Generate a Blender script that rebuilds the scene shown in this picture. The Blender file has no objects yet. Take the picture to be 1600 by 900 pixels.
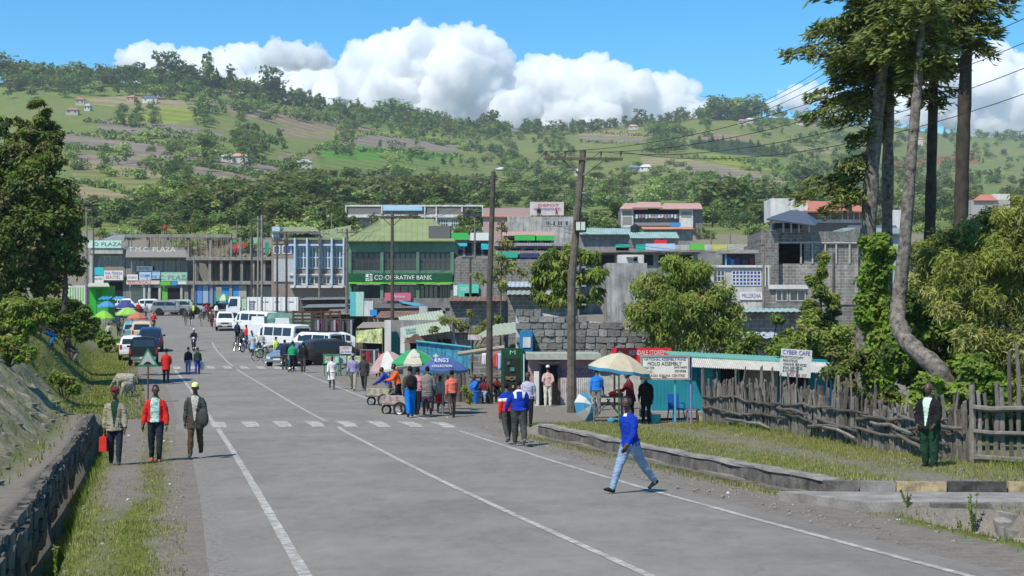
import bpy, math, random
import numpy as np
from math import sin, cos, pi, radians, atan2, sqrt, tan, exp
from mathutils import Vector, Matrix, noise, kdtree
# ------------------------------------------------------------------ camera, sky, sun, exposure
sc = bpy.context.scene
COL = sc.collection
F, CZ = 2400.0, 3.3                       # focal length in photograph pixels, eye height above the low point of the road
PITCH = math.atan(53 / F)
cam_d = bpy.data.cameras.new("camera"); cam = bpy.data.objects.new("camera", cam_d); COL.objects.link(cam)
cam.location = (0, 0, CZ); cam.rotation_euler = (pi / 2 + PITCH, 0, 0)
cam_d.sensor_width = 36; cam_d.lens = 36 * F / 1600; cam_d.clip_start = .1; cam_d.clip_end = 40000
sc.camera = cam
SUN_DIR = Vector((-.68, -.92, 1.55)).normalized()      # towards the sun: high, left and a little behind the camera
SUN_EL = math.asin(SUN_DIR.z); SUN_AZ = atan2(SUN_DIR.x, SUN_DIR.y)
w = bpy.data.worlds.new("World"); sc.world = w; w.use_nodes = True
wt = w.node_tree; bgn = wt.nodes["Background"]
sky = wt.nodes.new("ShaderNodeTexSky"); sky.sky_type = 'NISHITA'; sky.sun_disc = False
sky.sun_elevation = SUN_EL; sky.sun_rotation = SUN_AZ
sky.altitude = 2500; sky.air_density = 1.0; sky.dust_density = .2; sky.ozone_density = 3.0
hs = wt.nodes.new("ShaderNodeHueSaturation"); hs.inputs["Saturation"].default_value = 1.36; hs.inputs["Hue"].default_value = .488
wt.links.new(sky.outputs[0], hs.inputs["Color"]); wt.links.new(hs.outputs[0], bgn.inputs[0])
bgn.inputs[1].default_value = .15
sun_d = bpy.data.lights.new("sun", 'SUN'); sun_d.energy = 4.4; sun_d.angle = radians(.53); sun_d.color = (1, .94, .83)
sun = bpy.data.objects.new("sun", sun_d); COL.objects.link(sun)
sun.rotation_euler = SUN_DIR.to_track_quat('Z', 'Y').to_euler()
sc.view_settings.view_transform = 'Standard'; sc.view_settings.look = 'None'
sc.view_settings.exposure = .3; sc.view_settings.gamma = 1
sc.cycles.max_bounces = 24; sc.cycles.diffuse_bounces = 3; sc.cycles.glossy_bounces = 3; sc.cycles.transmission_bounces = 4; sc.cycles.transparent_max_bounces = 6; sc.cycles.volume_bounces = 24
sc.cycles.use_denoising = True
R = random.Random(7)
def ru(a, b): return R.uniform(a, b)
# ------------------------------------------------------------------ materials
MATS = {}
def mat(name, col, rough=.8, var=.14, scale=6., metal=0., bump=0., rnd=0., spec=.3, fine=40., emit=None, trans=0., brick=None, streak=0.):
 """A procedural material: base colour broken by two noises, optional bump, per-object variation and leaf translucency."""
 if name in MATS: return MATS[name]
 m = bpy.data.materials.new(name); m.use_nodes = True; nt = m.node_tree; N = nt.nodes; L = nt.links
 b = N["Principled BSDF"]; b.inputs["Roughness"].default_value = rough; b.inputs["Metallic"].default_value = metal
 b.inputs["Specular IOR Level"].default_value = spec
 tc = N.new("ShaderNodeTexCoord")
 n1 = N.new("ShaderNodeTexNoise"); n1.inputs["Scale"].default_value = scale; n1.inputs["Detail"].default_value = 5
 n2 = N.new("ShaderNodeTexNoise"); n2.inputs["Scale"].default_value = fine; n2.inputs["Detail"].default_value = 2
 L.new(tc.outputs["Object"], n1.inputs["Vector"]); L.new(tc.outputs["Object"], n2.inputs["Vector"])
 mr = N.new("ShaderNodeMath"); mr.operation = 'MULTIPLY_ADD'; mr.inputs[1].default_value = .5
 L.new(n2.outputs[0], mr.inputs[0]); L.new(n1.outputs[0], mr.inputs[2])
 rg = N.new("ShaderNodeMapRange"); rg.inputs[1].default_value = .45; rg.inputs[2].default_value = 1.05
 rg.inputs[3].default_value = 1 - var * 1.4; rg.inputs[4].default_value = 1 + var * 1.4
 L.new(mr.outputs[0], rg.inputs[0])
 val = rg.outputs[0]
 if rnd:
  oi = N.new("ShaderNodeObjectInfo"); r2 = N.new("ShaderNodeMapRange")
  r2.inputs[3].default_value = 1 - rnd; r2.inputs[4].default_value = 1 + rnd
  L.new(oi.outputs["Random"], r2.inputs[0])
  mm = N.new("ShaderNodeMath"); mm.operation = 'MULTIPLY'; L.new(val, mm.inputs[0]); L.new(r2.outputs[0], mm.inputs[1]); val = mm.outputs[0]
 vm = N.new("ShaderNodeVectorMath"); vm.operation = 'SCALE'; vm.inputs[0].default_value = col[:3]
 if streak:
  mp = N.new("ShaderNodeMapping"); mp.inputs["Scale"].default_value = (1.6, 1.6, .13); L.new(tc.outputs["Object"], mp.inputs[0]); n3 = N.new("ShaderNodeTexNoise"); n3.inputs["Scale"].default_value = 1.3; n3.inputs["Detail"].default_value = 7; n3.inputs["Roughness"].default_value = .7; L.new(mp.outputs[0], n3.inputs["Vector"])
  r3 = N.new("ShaderNodeMapRange"); r3.inputs[1].default_value = .38; r3.inputs[2].default_value = .6; r3.inputs[3].default_value = 1 - streak; r3.inputs[4].default_value = 1; L.new(n3.outputs[0], r3.inputs[0]); m3 = N.new("ShaderNodeMath"); m3.operation = 'MULTIPLY'; L.new(val, m3.inputs[0]); L.new(r3.outputs[0], m3.inputs[1]); val = m3.outputs[0]
 if brick:
  mp = N.new("ShaderNodeMapping"); mp.inputs["Rotation"].default_value = (pi / 2, 0, 0); L.new(tc.outputs["Object"], mp.inputs[0]); bk = N.new("ShaderNodeTexBrick"); bk.inputs["Scale"].default_value = 1; bk.inputs["Brick Width"].default_value = brick; bk.inputs["Row Height"].default_value = brick * .5; bk.inputs["Mortar Size"].default_value = brick * .05
  bk.inputs["Color1"].default_value = (.82, .82, .82, 1); bk.inputs["Color2"].default_value = (1.08, 1.08, 1.08, 1); bk.inputs["Mortar"].default_value = (1.5, 1.5, 1.5, 1); L.new(mp.outputs[0], bk.inputs[0]); m3 = N.new("ShaderNodeMath"); m3.operation = 'MULTIPLY'; L.new(val, m3.inputs[0]); L.new(bk.outputs[0], m3.inputs[1]); val = m3.outputs[0]
 L.new(val, vm.inputs["Scale"]); L.new(vm.outputs[0], b.inputs["Base Color"])
 if bump:
  bp = N.new("ShaderNodeBump"); bp.inputs["Strength"].default_value = bump; bp.inputs["Distance"].default_value = .03
  L.new(mr.outputs[0], bp.inputs["Height"]); L.new(bp.outputs[0], b.inputs["Normal"])
 if trans:
  tr = N.new("ShaderNodeBsdfTranslucent"); mx = N.new("ShaderNodeMixShader"); mx.inputs[0].default_value = trans
  sc2 = N.new("ShaderNodeVectorMath"); sc2.operation = 'MULTIPLY'; sc2.inputs[1].default_value = (1.25, 1.35, .55)
  L.new(vm.outputs[0], sc2.inputs[0]); L.new(sc2.outputs[0], tr.inputs[0])
  L.new(b.outputs[0], mx.inputs[1]); L.new(tr.outputs[0], mx.inputs[2]); L.new(mx.outputs[0], N["Material Output"].inputs[0])
 if emit:
  b.inputs["Emission Color"].default_value = (*col[:3], 1); b.inputs["Emission Strength"].default_value = emit
 MATS[name] = m; return m
def glass(name="window_glass", col=(.02, .03, .04), rough=.08):
 return mat(name, col, rough=rough, var=.1, spec=.6)
# ------------------------------------------------------------------ mesh builder
class MB:
 def __init__(s): s.v = []; s.f = []; s.m = []; s.mats = []
 def mi(s, m):
  if m not in s.mats: s.mats.append(m)
  return s.mats.index(m)
 def add(s, vs, fs, m):
  o = len(s.v); k = s.mi(m)
  s.v.extend([tuple(v) for v in vs]); s.f.extend([tuple(i + o for i in f) for f in fs]); s.m.extend([k] * len(fs)); return s
 def box(s, c, sz, m, rz=0., rx=0., taper=1.):
  x, y, z = sz[0] / 2, sz[1] / 2, sz[2] / 2; t = taper
  vs = [Vector(p) for p in ((-x, -y, -z), (x, -y, -z), (x, y, -z), (-x, y, -z), (-x * t, -y * t, z), (x * t, -y * t, z), (x * t, y * t, z), (-x * t, y * t, z))]
  if rx: vs = [Matrix.Rotation(rx, 3, 'X') @ v for v in vs]
  if rz: vs = [Matrix.Rotation(rz, 3, 'Z') @ v for v in vs]
  c = Vector(c)
  return s.add([v + c for v in vs], [(0, 3, 2, 1), (4, 5, 6, 7), (0, 1, 5, 4), (1, 2, 6, 5), (2, 3, 7, 6), (3, 0, 4, 7)], m)
 def slab(s, ps, th, m):
  """A flat polygon in any plane given thickness against its normal."""
  ps = [Vector(p) for p in ps]; n = (ps[1] - ps[0]).cross(ps[-1] - ps[0]).normalized() * th; k = len(ps)
  vs = ps + [p - n for p in ps]
  return s.add(vs, [tuple(range(k)), tuple(range(2 * k - 1, k - 1, -1))] + [(i, k + i, k + (i + 1) % k, (i + 1) % k) for i in range(k)], m)
 def tube(s, pts, rad, m, n=8, cap=True, flat=1.):
  pts = [Vector(p) for p in pts]; k = len(pts)
  if not isinstance(rad, (list, tuple)): rad = [rad] * k
  vs = []; fs = []; u = None
  for i, p in enumerate(pts):
   d = (pts[min(i + 1, k - 1)] - pts[max(i - 1, 0)])
   d = d.normalized() if d.length > 1e-9 else Vector((0, 0, 1))
   if u is None: u = d.orthogonal().normalized()
   u = (u - d * u.dot(d)); u = u.normalized() if u.length > 1e-6 else d.orthogonal().normalized()
   q = d.cross(u)
   for j in range(n):
    a = 2 * pi * j / n
    vs.append(p + u * (cos(a) * rad[i]) + q * (sin(a) * rad[i] * flat))
  for i in range(k - 1):
   for j in range(n):
    fs.append((i * n + j, i * n + (j + 1) % n, (i + 1) * n + (j + 1) % n, (i + 1) * n + j))
  if cap: fs += [tuple(range(n - 1, -1, -1)), tuple((k - 1) * n + j for j in range(n))]
  return s.add(vs, fs, m)
 def lathe(s, prof, m, c=(0, 0, 0), n=16, cap=True, axis='Z'):
  vs = []; fs = []; k = len(prof); c = Vector(c)
  for r, z in prof:
   for j in range(n):
    a = 2 * pi * j / n; p = (r * cos(a), r * sin(a), z)
    if axis == 'X': p = (z, r * cos(a), r * sin(a))
    if axis == 'Y': p = (r * sin(a), z, r * cos(a))
    vs.append(Vector(p) + c)
  for i in range(k - 1):
   for j in range(n): fs.append((i * n + j, i * n + (j + 1) % n, (i + 1) * n + (j + 1) % n, (i + 1) * n + j))
  if cap: fs += [tuple(range(n - 1, -1, -1)), tuple((k - 1) * n + j for j in range(n))]
  return s.add(vs, fs, m)
 def ell(s, c, r, m, nu=10, nv=6, jit=0.):
  vs = []; fs = []; c = Vector(c)
  for i in range(nv + 1):
   t = pi * i / nv
   for j in range(nu):
    a = 2 * pi * j / nu; k = 1 + ru(-jit, jit)
    vs.append(c + Vector((r[0] * sin(t) * cos(a) * k, r[1] * sin(t) * sin(a) * k, r[2] * cos(t) * k)))
  for i in range(nv):
   for j in range(nu): fs.append((i * nu + j, (i + 1) * nu + j, (i + 1) * nu + (j + 1) % nu, i * nu + (j + 1) % nu))
  return s.add(vs, fs, m)
 def corr(s, p0, u, v, n, amp, m, th=.012):
  """A corrugated sheet: origin p0, ridges run along v, waves across u."""
  p0, u, v = Vector(p0), Vector(u), Vector(v); nn = u.cross(v).normalized(); vs = []; fs = []; k = 2 * n + 1
  for side in (0, 1):
   for i in range(k):
    o = p0 + u * (i / (k - 1)) + nn * (amp * (1 if i % 2 else -1) - side * th)
    vs += [o, o + v]
  o = 2 * k
  for i in range(k - 1):
   a = 2 * i; fs.append((a, a + 2, a + 3, a + 1)); fs.append((o + a, o + a + 1, o + a + 3, o + a + 2))
   fs.append((a, o + a, o + a + 2, a + 2)); fs.append((a + 1, a + 3, o + a + 3, o + a + 1))
  return s.add(vs, fs, m)
 def mesh(s, name, smooth=False):
  me = bpy.data.meshes.new(name); me.from_pydata(s.v, [], s.f)
  for m in s.mats: me.materials.append(m)
  me.polygons.foreach_set("material_index", s.m)
  if smooth: me.polygons.foreach_set("use_smooth", [True] * len(s.f))
  me.update(); return me
 def build(s, name, parent=None, smooth=False, loc=None, rz=None):
  return link(name, s.mesh(name, smooth), parent, loc, rz)
def link(name, data, parent=None, loc=None, rz=None):
 o = bpy.data.objects.new(name, data); COL.objects.link(o)
 if parent is not None: o.parent = parent
 if loc is not None: o.location = loc
 if rz is not None: o.rotation_euler = (0, 0, rz)
 return o
def tag(o, label=None, cat=None, group=None, kind=None):
 if label: o["label"] = label
 if cat: o["category"] = cat
 if group: o["group"] = group
 if kind: o["kind"] = kind
 return o
def thing(name, label, cat, loc=(0, 0, 0), rz=0., group=None):
 return tag(link(name, None, None, loc, rz), label, cat, group)
def part_label(o, t): o["label"] = t; return o
KIDS = {}
def copy_tree(o, parent=None, kids=None):
 c = o.copy(); COL.objects.link(c)
 if parent is not None: c.parent = parent
 for ch in (o.children if kids is None else kids): copy_tree(ch, c)
 return c
def text(body, parent, loc, size, m, name="lettering", rz=0., align='CENTER', rx=pi / 2, width=None, off=0., shear=0., ry=0., space=1.):
 cu = bpy.data.curves.new(name, 'FONT'); cu.body = body; cu.size = size; cu.align_x = align; cu.align_y = 'CENTER'
 cu.extrude = .004; cu.offset = off; cu.materials.append(m); cu.shear = shear; cu.resolution_u = 2; cu.space_character = space
 tmp = bpy.data.objects.new(name, cu); COL.objects.link(tmp); me = bpy.data.meshes.new_from_object(tmp.evaluated_get(bpy.context.evaluated_depsgraph_get())) if False else tmp.to_mesh().copy()
 bpy.data.objects.remove(tmp); me.materials.clear(); me.materials.append(m)
 o = link(name, me, parent, loc); o.rotation_euler = (rx, ry, rz)
 if width:
  n = max(len(l) for l in body.split("\n")); est = n * size * .58 * space
  o.scale = (width / est, 1, 1)
 return o
def W(px, py, d):
 """The place at distance d along the road axis that the photograph shows at pixel (px, py)."""
 u = (px - 800) / F; v = -(py - 450) / F
 y = cos(PITCH) - v * sin(PITCH); z = sin(PITCH) + v * cos(PITCH)
 return Vector((u / y * d, d, CZ + z / y * d))
def ppm(d): return F / d                  # photograph pixels per metre at distance d
# ------------------------------------------------------------------ lie of the land
_ry = np.array([-40, 0, 16, 27, 36, 48, 62, 77, 92, 115, 132, 150, 165, 180, 218, 250, 296, 310.])
_rz = np.array([1.6, 1.0, .55, .2, .06, 0, 0, .15, .45, 1.15, 1.75, 2.55, 3.35, 4.2, 5.4, 9.5, 19.6, 21.2])
_xy = np.array([-40, 0, 16.4, 27, 36, 48, 77, 92, 115, 150, 180, 330.])
_xx = np.array([12.5, 4.9, 1.45, -.8, -2.75, -5.6, -12.6, -16.7, -22.2, -29.8, -36.2, -68])
def _smooth(xs, ys, Y, k):
 return sum(np.interp(Y + o * k, xs, ys) * wgt for o, wgt in ((-1, .15), (-.5, .22), (0, .26), (.5, .22), (1, .15)))
def zr(Y):
 Y = np.asarray(Y, float); t = np.clip((Y - 255) / 38, 0, 1); t = t * t * (3 - 2 * t)
 return _smooth(_ry, _rz, Y, 8.) * (1 - t) + (CZ + .0575 * Y - .1) * t
def xc(Y): return _smooth(_xy, _xx, np.asarray(Y, float), 10.)
def sst(a, b, x): t = np.clip((x - a) / (b - a), 0, 1); return t * t * (3 - 2 * t)
def _pn(x, y, k):
 xi = np.floor(x); yi = np.floor(y); fx = x - xi; fy = y - yi; xi = xi.astype(np.int64); yi = yi.astype(np.int64)
 def g(i, j):
  h = (i * 374761393 + j * 668265263 + int(k * 7919) * 1274126177) & 0xffffffff; h = ((h ^ (h >> 13)) * 1274126177) & 0xffffffff; a = (h ^ (h >> 16)) * (2 * pi / 4294967296.)
  return np.cos(a), np.sin(a)
 u = fx * fx * fx * (fx * (fx * 6 - 15) + 10); v = fy * fy * fy * (fy * (fy * 6 - 15) + 10); r = []
 for j in (0, 1):
  for i in (0, 1): gx, gy = g(xi + i, yi + j); r.append(gx * (fx - i) + gy * (fy - j))
 return (r[0] * (1 - u) + r[1] * u) * (1 - v) + (r[2] * (1 - u) + r[3] * u) * v
def vnoise(x, y, s=1., seed=0.):
 """Gradient noise of two octaves, about -1..1, on arrays."""
 x = np.asarray(x, float) * s * .45 + seed * 3.17; y = np.asarray(y, float) * s * .45 - seed * 1.73
 return np.clip(_pn(x, y, seed) * 1.25 + _pn(x * 2.13, y * 2.13, seed + 1) * .6, -1, 1)
def wall_s(Y): return np.interp(Y, [10, 27, 43, 60], [6.5, 6.3, 5.6, 4.9])      # road-side drain wall on the right
def bankH(Y): return np.interp(Y, [-20, 15, 26, 36, 90, 104, 122, 145], [1.2, 1.6, 2.6, 3.0, 3.1, 2.4, 1.0, .3])
def ditch_off(Y): return np.interp(Y, [10, 18, 31, 45], [-.7, -.5, -.05, 0])
def ground_h(s, Y):
 s = np.asarray(s, float); Y = np.asarray(Y, float); a = -s
 z = zr(Y) + 0 * s; ad = a - ditch_off(Y)
 dit = sst(6.8, 7.1, ad) * (1 - sst(7.55, 7.62, ad)) * (1 - sst(50, 55, Y)) * .75
 near = 1 - sst(50, 58, Y)
 up = sst(7.55, 7.65, ad) * .22 * near + sst(8.3, 12.4, a) ** .85 * (bankH(Y) - .22 * near) + np.clip(a - 12.2, 0, 60) * .035
 rough = sst(8.2, 9.5, a) * (1 - sst(13, 17, a)) * (1 - sst(100, 120, Y))
 sx = s * .97 + Y * .22; rk = (.34 - np.abs(vnoise(sx, Y * .7, 1.0, 2)) * 1.1) * .55 + (.3 - np.abs(vnoise(sx, Y, 2.6, 8)) * .9) * .3 + vnoise(sx, Y, 6., 5) * .12 + vnoise(sx, Y, 13., 6) * .05
 z = z + np.where(a > 0, -dit + up + rough * rk, 0)
 z = z + np.where((a > 5) & (a < 6.7), vnoise(s, Y, 1.1) * .03 * sst(5, 5.6, a), 0)
 ws = wall_s(Y); b = s
 step = sst(ws - .02, ws + .2, b) * .33 * sst(26.6, 27.0, Y) * (1 - sst(43, 51, Y)) - np.clip(b - ws, 0, 5) * .025 * sst(26, 27, Y) * (1 - sst(43, 51, Y))
 apron = sst(6.1, 6.6, b) * (1 - sst(26.6, 27., Y)) * .12
 d2 = sst(6.0, 6.4, b) * (1 - sst(7.3, 7.5, b)) * (1 - sst(23.2, 23.6, Y)) * .5
 dip = -sst(5, 9, b) * sst(56, 70, Y) * (1 - sst(85, 115, Y)) * .25
 z = z + np.where(b > 0, step + apron - d2 + dip + vnoise(s, Y, .8, 4) * .05 * sst(6.5, 8, b) + vnoise(s, Y, 2.2, 6) * .02 * sst(5, 6, b), 0)
 return z
def gz(X, Y): return float(ground_h(X - xc(Y), Y))
def rp(s, Y, dz=0.): X = float(xc(Y)) + s; return Vector((X, Y, gz(X, Y) + dz))
def gp(px, Y, dz=0.):
 """Ground point in the column of photograph pixel px at distance Y."""
 X = (px - 800) / F * Y; return Vector((X, Y, gz(X, Y) + dz))
def ground_material():
 m = bpy.data.materials.new("ground"); m.use_nodes = True; nt = m.node_tree; N = nt.nodes; L = nt.links
 b = N["Principled BSDF"]; b.inputs["Roughness"].default_value = .95; b.inputs["Specular IOR Level"].default_value = .1
 tc = N.new("ShaderNodeTexCoord"); at = N.new("ShaderNodeAttribute"); at.attribute_name = "cover"
 sp = N.new("ShaderNodeSeparateColor"); L.new(at.outputs["Color"], sp.inputs[0])
 def nz(scale, detail=6, rough=.6):
  n = N.new("ShaderNodeTexNoise"); n.inputs["Scale"].default_value = scale; n.inputs["Detail"].default_value = detail; n.inputs["Roughness"].default_value = rough
  L.new(tc.outputs["Object"], n.inputs["Vector"]); return n.outputs[0]
 def ramp(v, pts):
  r = N.new("ShaderNodeValToRGB"); L.new(v, r.inputs[0]); e = r.color_ramp.elements
  while len(e) < len(pts): e.new(.5)
  for k, (p, c) in enumerate(pts): e[k].position = p; e[k].color = (*c, 1)
  return r.outputs[0]
 def mixc(f, a, c):
  x = N.new("ShaderNodeMix"); x.data_type = 'RGBA'; L.new(f, x.inputs[0]); L.new(a, x.inputs[6]); L.new(c, x.inputs[7]); return x.outputs[2]
 def thr(mask, n, k=4.):
  a = N.new("ShaderNodeMath"); a.operation = 'ADD'; L.new(mask, a.inputs[0]); L.new(n, a.inputs[1])
  r = N.new("ShaderNodeMapRange"); r.inputs[1].default_value = 1 - .5 / k; r.inputs[2].default_value = 1 + .5 / k; L.new(a.outputs[0], r.inputs[0]); return r.outputs[0]
 n_b, n_m, n_f = nz(.7), nz(4.), nz(26., 4, .7)
 dirt = ramp(n_m, [(.25, (.15, .125, .10)), (.5, (.235, .205, .172)), (.75, (.31, .275, .23))])
 grit = ramp(n_f, [(.3, (.10, .09, .078)), (.55, (.21, .19, .165)), (.72, (.36, .335, .30))])
 dmix = N.new("ShaderNodeMix"); dmix.data_type = 'RGBA'; dmix.inputs[0].default_value = .45; L.new(dirt, dmix.inputs[6]); L.new(grit, dmix.inputs[7])
 rock = ramp(nz(3., 9, .72), [(.26, (.23, .185, .145)), (.46, (.43, .365, .305)), (.66, (.58, .51, .44))])
 grass = ramp(nz(9., 5, .7), [(.25, (.055, .075, .014)), (.5, (.135, .155, .03)), (.75, (.25, .235, .075))])
 c = mixc(thr(sp.outputs[1], n_m, 3.), dmix.outputs[2], rock)
 c = mixc(thr(sp.outputs[0], nz(2.2, 7, .7), 2.2), c, grass)
 L.new(c, b.inputs["Base Color"])
 bp = N.new("ShaderNodeBump"); bp.inputs["Strength"].default_value = .7; bp.inputs["Distance"].default_value = .05
 ad = N.new("ShaderNodeMath"); ad.operation = 'ADD'; L.new(n_m, ad.inputs[0]); L.new(n_f, ad.inputs[1])
 L.new(ad.outputs[0], bp.inputs["Height"]); L.new(bp.outputs[0], b.inputs["Normal"])
 return m
def grid_mesh(name, X, Y, Z, m, smooth=True, attr=None, attr_name="cover"):
 ny, nx = X.shape
 v = np.stack([X, Y, Z], -1).reshape(-1, 3)
 i = np.arange((ny - 1) * nx).reshape(ny - 1, nx)[:, :-1].ravel()
 f = np.stack([i, i + 1, i + nx + 1, i + nx], -1)
 me = bpy.data.meshes.new(name); me.vertices.add(len(v)); me.vertices.foreach_set("co", v.ravel())
 me.loops.add(f.size); me.loops.foreach_set("vertex_index", f.ravel().astype(np.int32))
 me.polygons.add(len(f)); me.polygons.foreach_set("loop_start", np.arange(0, f.size, 4, dtype=np.int32))
 me.polygons.foreach_set("use_smooth", np.full(len(f), smooth)); me.materials.append(m)
 if attr is not None:
  at = me.attributes.new(attr_name, 'FLOAT_COLOR', 'POINT'); c = np.ones((len(v), 4)); c[:, :3] = attr.reshape(-1, 3); at.data.foreach_set("color", c.ravel())
 me.update(calc_edges=True); return me
def build_ground():
 s = np.concatenate([np.arange(-195, -75, 10), np.arange(-75, -30, 4), np.arange(-30, -16, 1.), np.arange(-16, 13, .2), np.arange(13, 30, .8), np.arange(30, 140, 5), np.arange(140, 460, 20)])
 y = np.concatenate([np.arange(-40, 8, 4.), np.arange(8, 62, .3), np.arange(62, 130, .9), np.arange(130, 306, 4.)])
 S, Y = np.meshgrid(s, y); X = S + xc(Y); Z = ground_h(S, Y)
 Z = Z - (1 - sst(0, 1, (np.abs(S) - 3.9) / .5)) * .05        # the asphalt sheet lies over a sunk bed
 a = -S
 n = vnoise(X, Y, .6, 1) * .5 + vnoise(X, Y, 1.9, 3) * .3
 grass = np.zeros_like(S)
 strip = np.exp(-((a - 5.55 + .12 * np.sin(Y * .5)) / .33) ** 2) * .62 * (1 - sst(46, 60, Y)) + np.exp(-((a - 6.9 - ditch_off(Y)) / .4) ** 2) * .65 * (1 - sst(50, 56, Y)) + sst(5.1, 5.6, a) * (1 - sst(24, 27, Y)) * .26
 bank = sst(7.6, 8.4, a) * .5 + sst(11, 13.5, a) * .35
 farv = sst(48, 60, Y) * sst(6., 6.8, a) * .75 * (1 - sst(105, 125, Y))
 grass = np.where(a > 4.6, np.maximum(np.maximum(strip, bank + n * .25), farv + n * .15), grass)
 b = S; ws = wall_s(Y)
 terr = sst(ws + .1, ws + .5, b) * (.66 + n * .25 - .3 * np.exp(-((b - ws - 2.6 - (Y - 30) * .08) / .9) ** 2)) * sst(27, 27.6, Y) * (1 - sst(47, 52, Y))
 patch = sst(9, 12, b) * .45 * (1 - sst(20, 27, Y)) + sst(7.3, 8, b) * (1 - sst(22, 24, Y)) * .55
 vg = np.exp(-((b - ws + .5) / .35) ** 2) * (.42 + n * .2) * (1 - sst(44, 50, Y)) + np.exp(-((b - 6.1) / .5) ** 2) * .55 * (1 - sst(22.5, 23.5, Y))
 town = sst(58, 64, Y) * sst(6, 8, b) * (.25 + n * .3)
 grass = np.where(b > 4.2, np.maximum(np.maximum(terr, vg), np.maximum(patch, town)), grass)
 grass = np.where(Y > 225, .35 + n * .3, grass)
 rock = sst(8.3, 8.8, a) * (1 - sst(11.6, 13., a)) * (1 - sst(90, 110, Y)) * (.62 + n * .3)
 me = grid_mesh("ground", X, Y, Z, ground_material(), True, np.stack([np.clip(grass, 0, 1), np.clip(rock, 0, 1), 0 * S], -1))
 return tag(link("ground", me), "grey dusty ground with verges, banks and patchy dry grass", kind="structure")
build_ground()
# ------------------------------------------------------------------ road
HUMPS = (48.2, 92.2)
def zroad(Y): return float(zr(Y)) + sum(.07 * exp(-((Y - h) / 1.5) ** 4) for h in HUMPS)
def road_l(Y): return np.interp(Y, [0, 110, 135, 165, 190], [4.85, 4.9, 6.2, 9.5, 18])
def road_r(Y): return np.interp(Y, [0, 60, 84, 96, 130, 170, 190], [4.35, 4.4, 4.6, 7.2, 7.6, 12, 22])
def asphalt_material():
 m = bpy.data.materials.new("asphalt"); m.use_nodes = True; nt = m.node_tree; N = nt.nodes; L = nt.links
 b = N["Principled BSDF"]; b.inputs["Roughness"].default_value = .85; b.inputs["Specular IOR Level"].default_value = .25
 tc = N.new("ShaderNodeTexCoord"); at = N.new("ShaderNodeAttribute"); at.attribute_name = "cover"; sp = N.new("ShaderNodeSeparateColor"); L.new(at.outputs["Color"], sp.inputs[0])
 def nz(scale, detail=5, rough=.6, st=None):
  n = N.new("ShaderNodeTexNoise"); n.inputs["Scale"].default_value = scale; n.inputs["Detail"].default_value = detail; n.inputs["Roughness"].default_value = rough
  if st:
   mp = N.new("ShaderNodeMapping"); mp.inputs["Scale"].default_value = st; mp.inputs["Rotation"].default_value = (0, 0, radians(-13)); L.new(tc.outputs["Object"], mp.inputs[0]); L.new(mp.outputs[0], n.inputs["Vector"])
  else: L.new(tc.outputs["Object"], n.inputs["Vector"])
  return n.outputs[0]
 def madd(a, k, c):
  x = N.new("ShaderNodeMath"); x.operation = 'MULTIPLY_ADD'; L.new(a, x.inputs[0]); x.inputs[1].default_value = k
  if isinstance(c, (int, float)): x.inputs[2].default_value = c
  else: L.new(c, x.inputs[2])
  return x.outputs[0]
 v = madd(nz(.35, 5), .42, .03); v = madd(nz(2.5, 6, .7, (1.2, .5, 1)), .34, v); v = madd(nz(60., 3, .7), .36, v)
 r = N.new("ShaderNodeValToRGB"); L.new(v, r.inputs[0]); e = r.color_ramp.elements
 e[0].position = .36; e[0].color = (.125, .115, .10, 1); e[1].position = .82; e[1].color = (.30, .277, .245, 1)
 r2 = N.new("ShaderNodeValToRGB"); L.new(nz(14., 6, .7), r2.inputs[0]); e = r2.color_ramp.elements
 e[0].position = .3; e[0].color = (.13, .115, .10, 1); e[1].position = .7; e[1].color = (.29, .265, .235, 1)
 ad = N.new("ShaderNodeMath"); ad.operation = 'ADD'; L.new(sp.outputs[0], ad.inputs[0]); L.new(nz(1.6, 8, .75), ad.inputs[1])
 rg = N.new("ShaderNodeMapRange"); rg.inputs[1].default_value = .8; rg.inputs[2].default_value = 1.2; L.new(ad.outputs[0], rg.inputs[0])
 vo = N.new("ShaderNodeTexVoronoi"); vo.feature = 'DISTANCE_TO_EDGE'; vo.inputs["Scale"].default_value = .33
 nn = N.new("ShaderNodeTexNoise"); nn.inputs["Scale"].default_value = 1.4; nn.inputs["Detail"].default_value = 6; L.new(tc.outputs["Object"], nn.inputs["Vector"])
 av = N.new("ShaderNodeVectorMath"); av.operation = 'MULTIPLY_ADD'; av.inputs[1].default_value = (1.6, 1.6, 0); L.new(nn.outputs["Color"], av.inputs[0]); L.new(tc.outputs["Object"], av.inputs[2]); L.new(av.outputs[0], vo.inputs["Vector"])
 ck = N.new("ShaderNodeMapRange"); ck.inputs[1].default_value = 0; ck.inputs[2].default_value = .018; ck.inputs[3].default_value = .88; ck.inputs[4].default_value = 1; L.new(vo.outputs[0], ck.inputs[0])
 cm = N.new("ShaderNodeVectorMath"); cm.operation = 'SCALE'; L.new(r.outputs[0], cm.inputs[0]); L.new(ck.outputs[0], cm.inputs["Scale"])
 x = N.new("ShaderNodeMix"); x.data_type = 'RGBA'; L.new(rg.outputs[0], x.inputs[0]); L.new(cm.outputs[0], x.inputs[6]); L.new(r2.outputs[0], x.inputs[7]); L.new(x.outputs[2], b.inputs["Base Color"])
 bp = N.new("ShaderNodeBump"); bp.inputs["Strength"].default_value = .35; bp.inputs["Distance"].default_value = .01; L.new(v, bp.inputs["Height"]); L.new(bp.outputs[0], b.inputs["Normal"])
 return m
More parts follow.
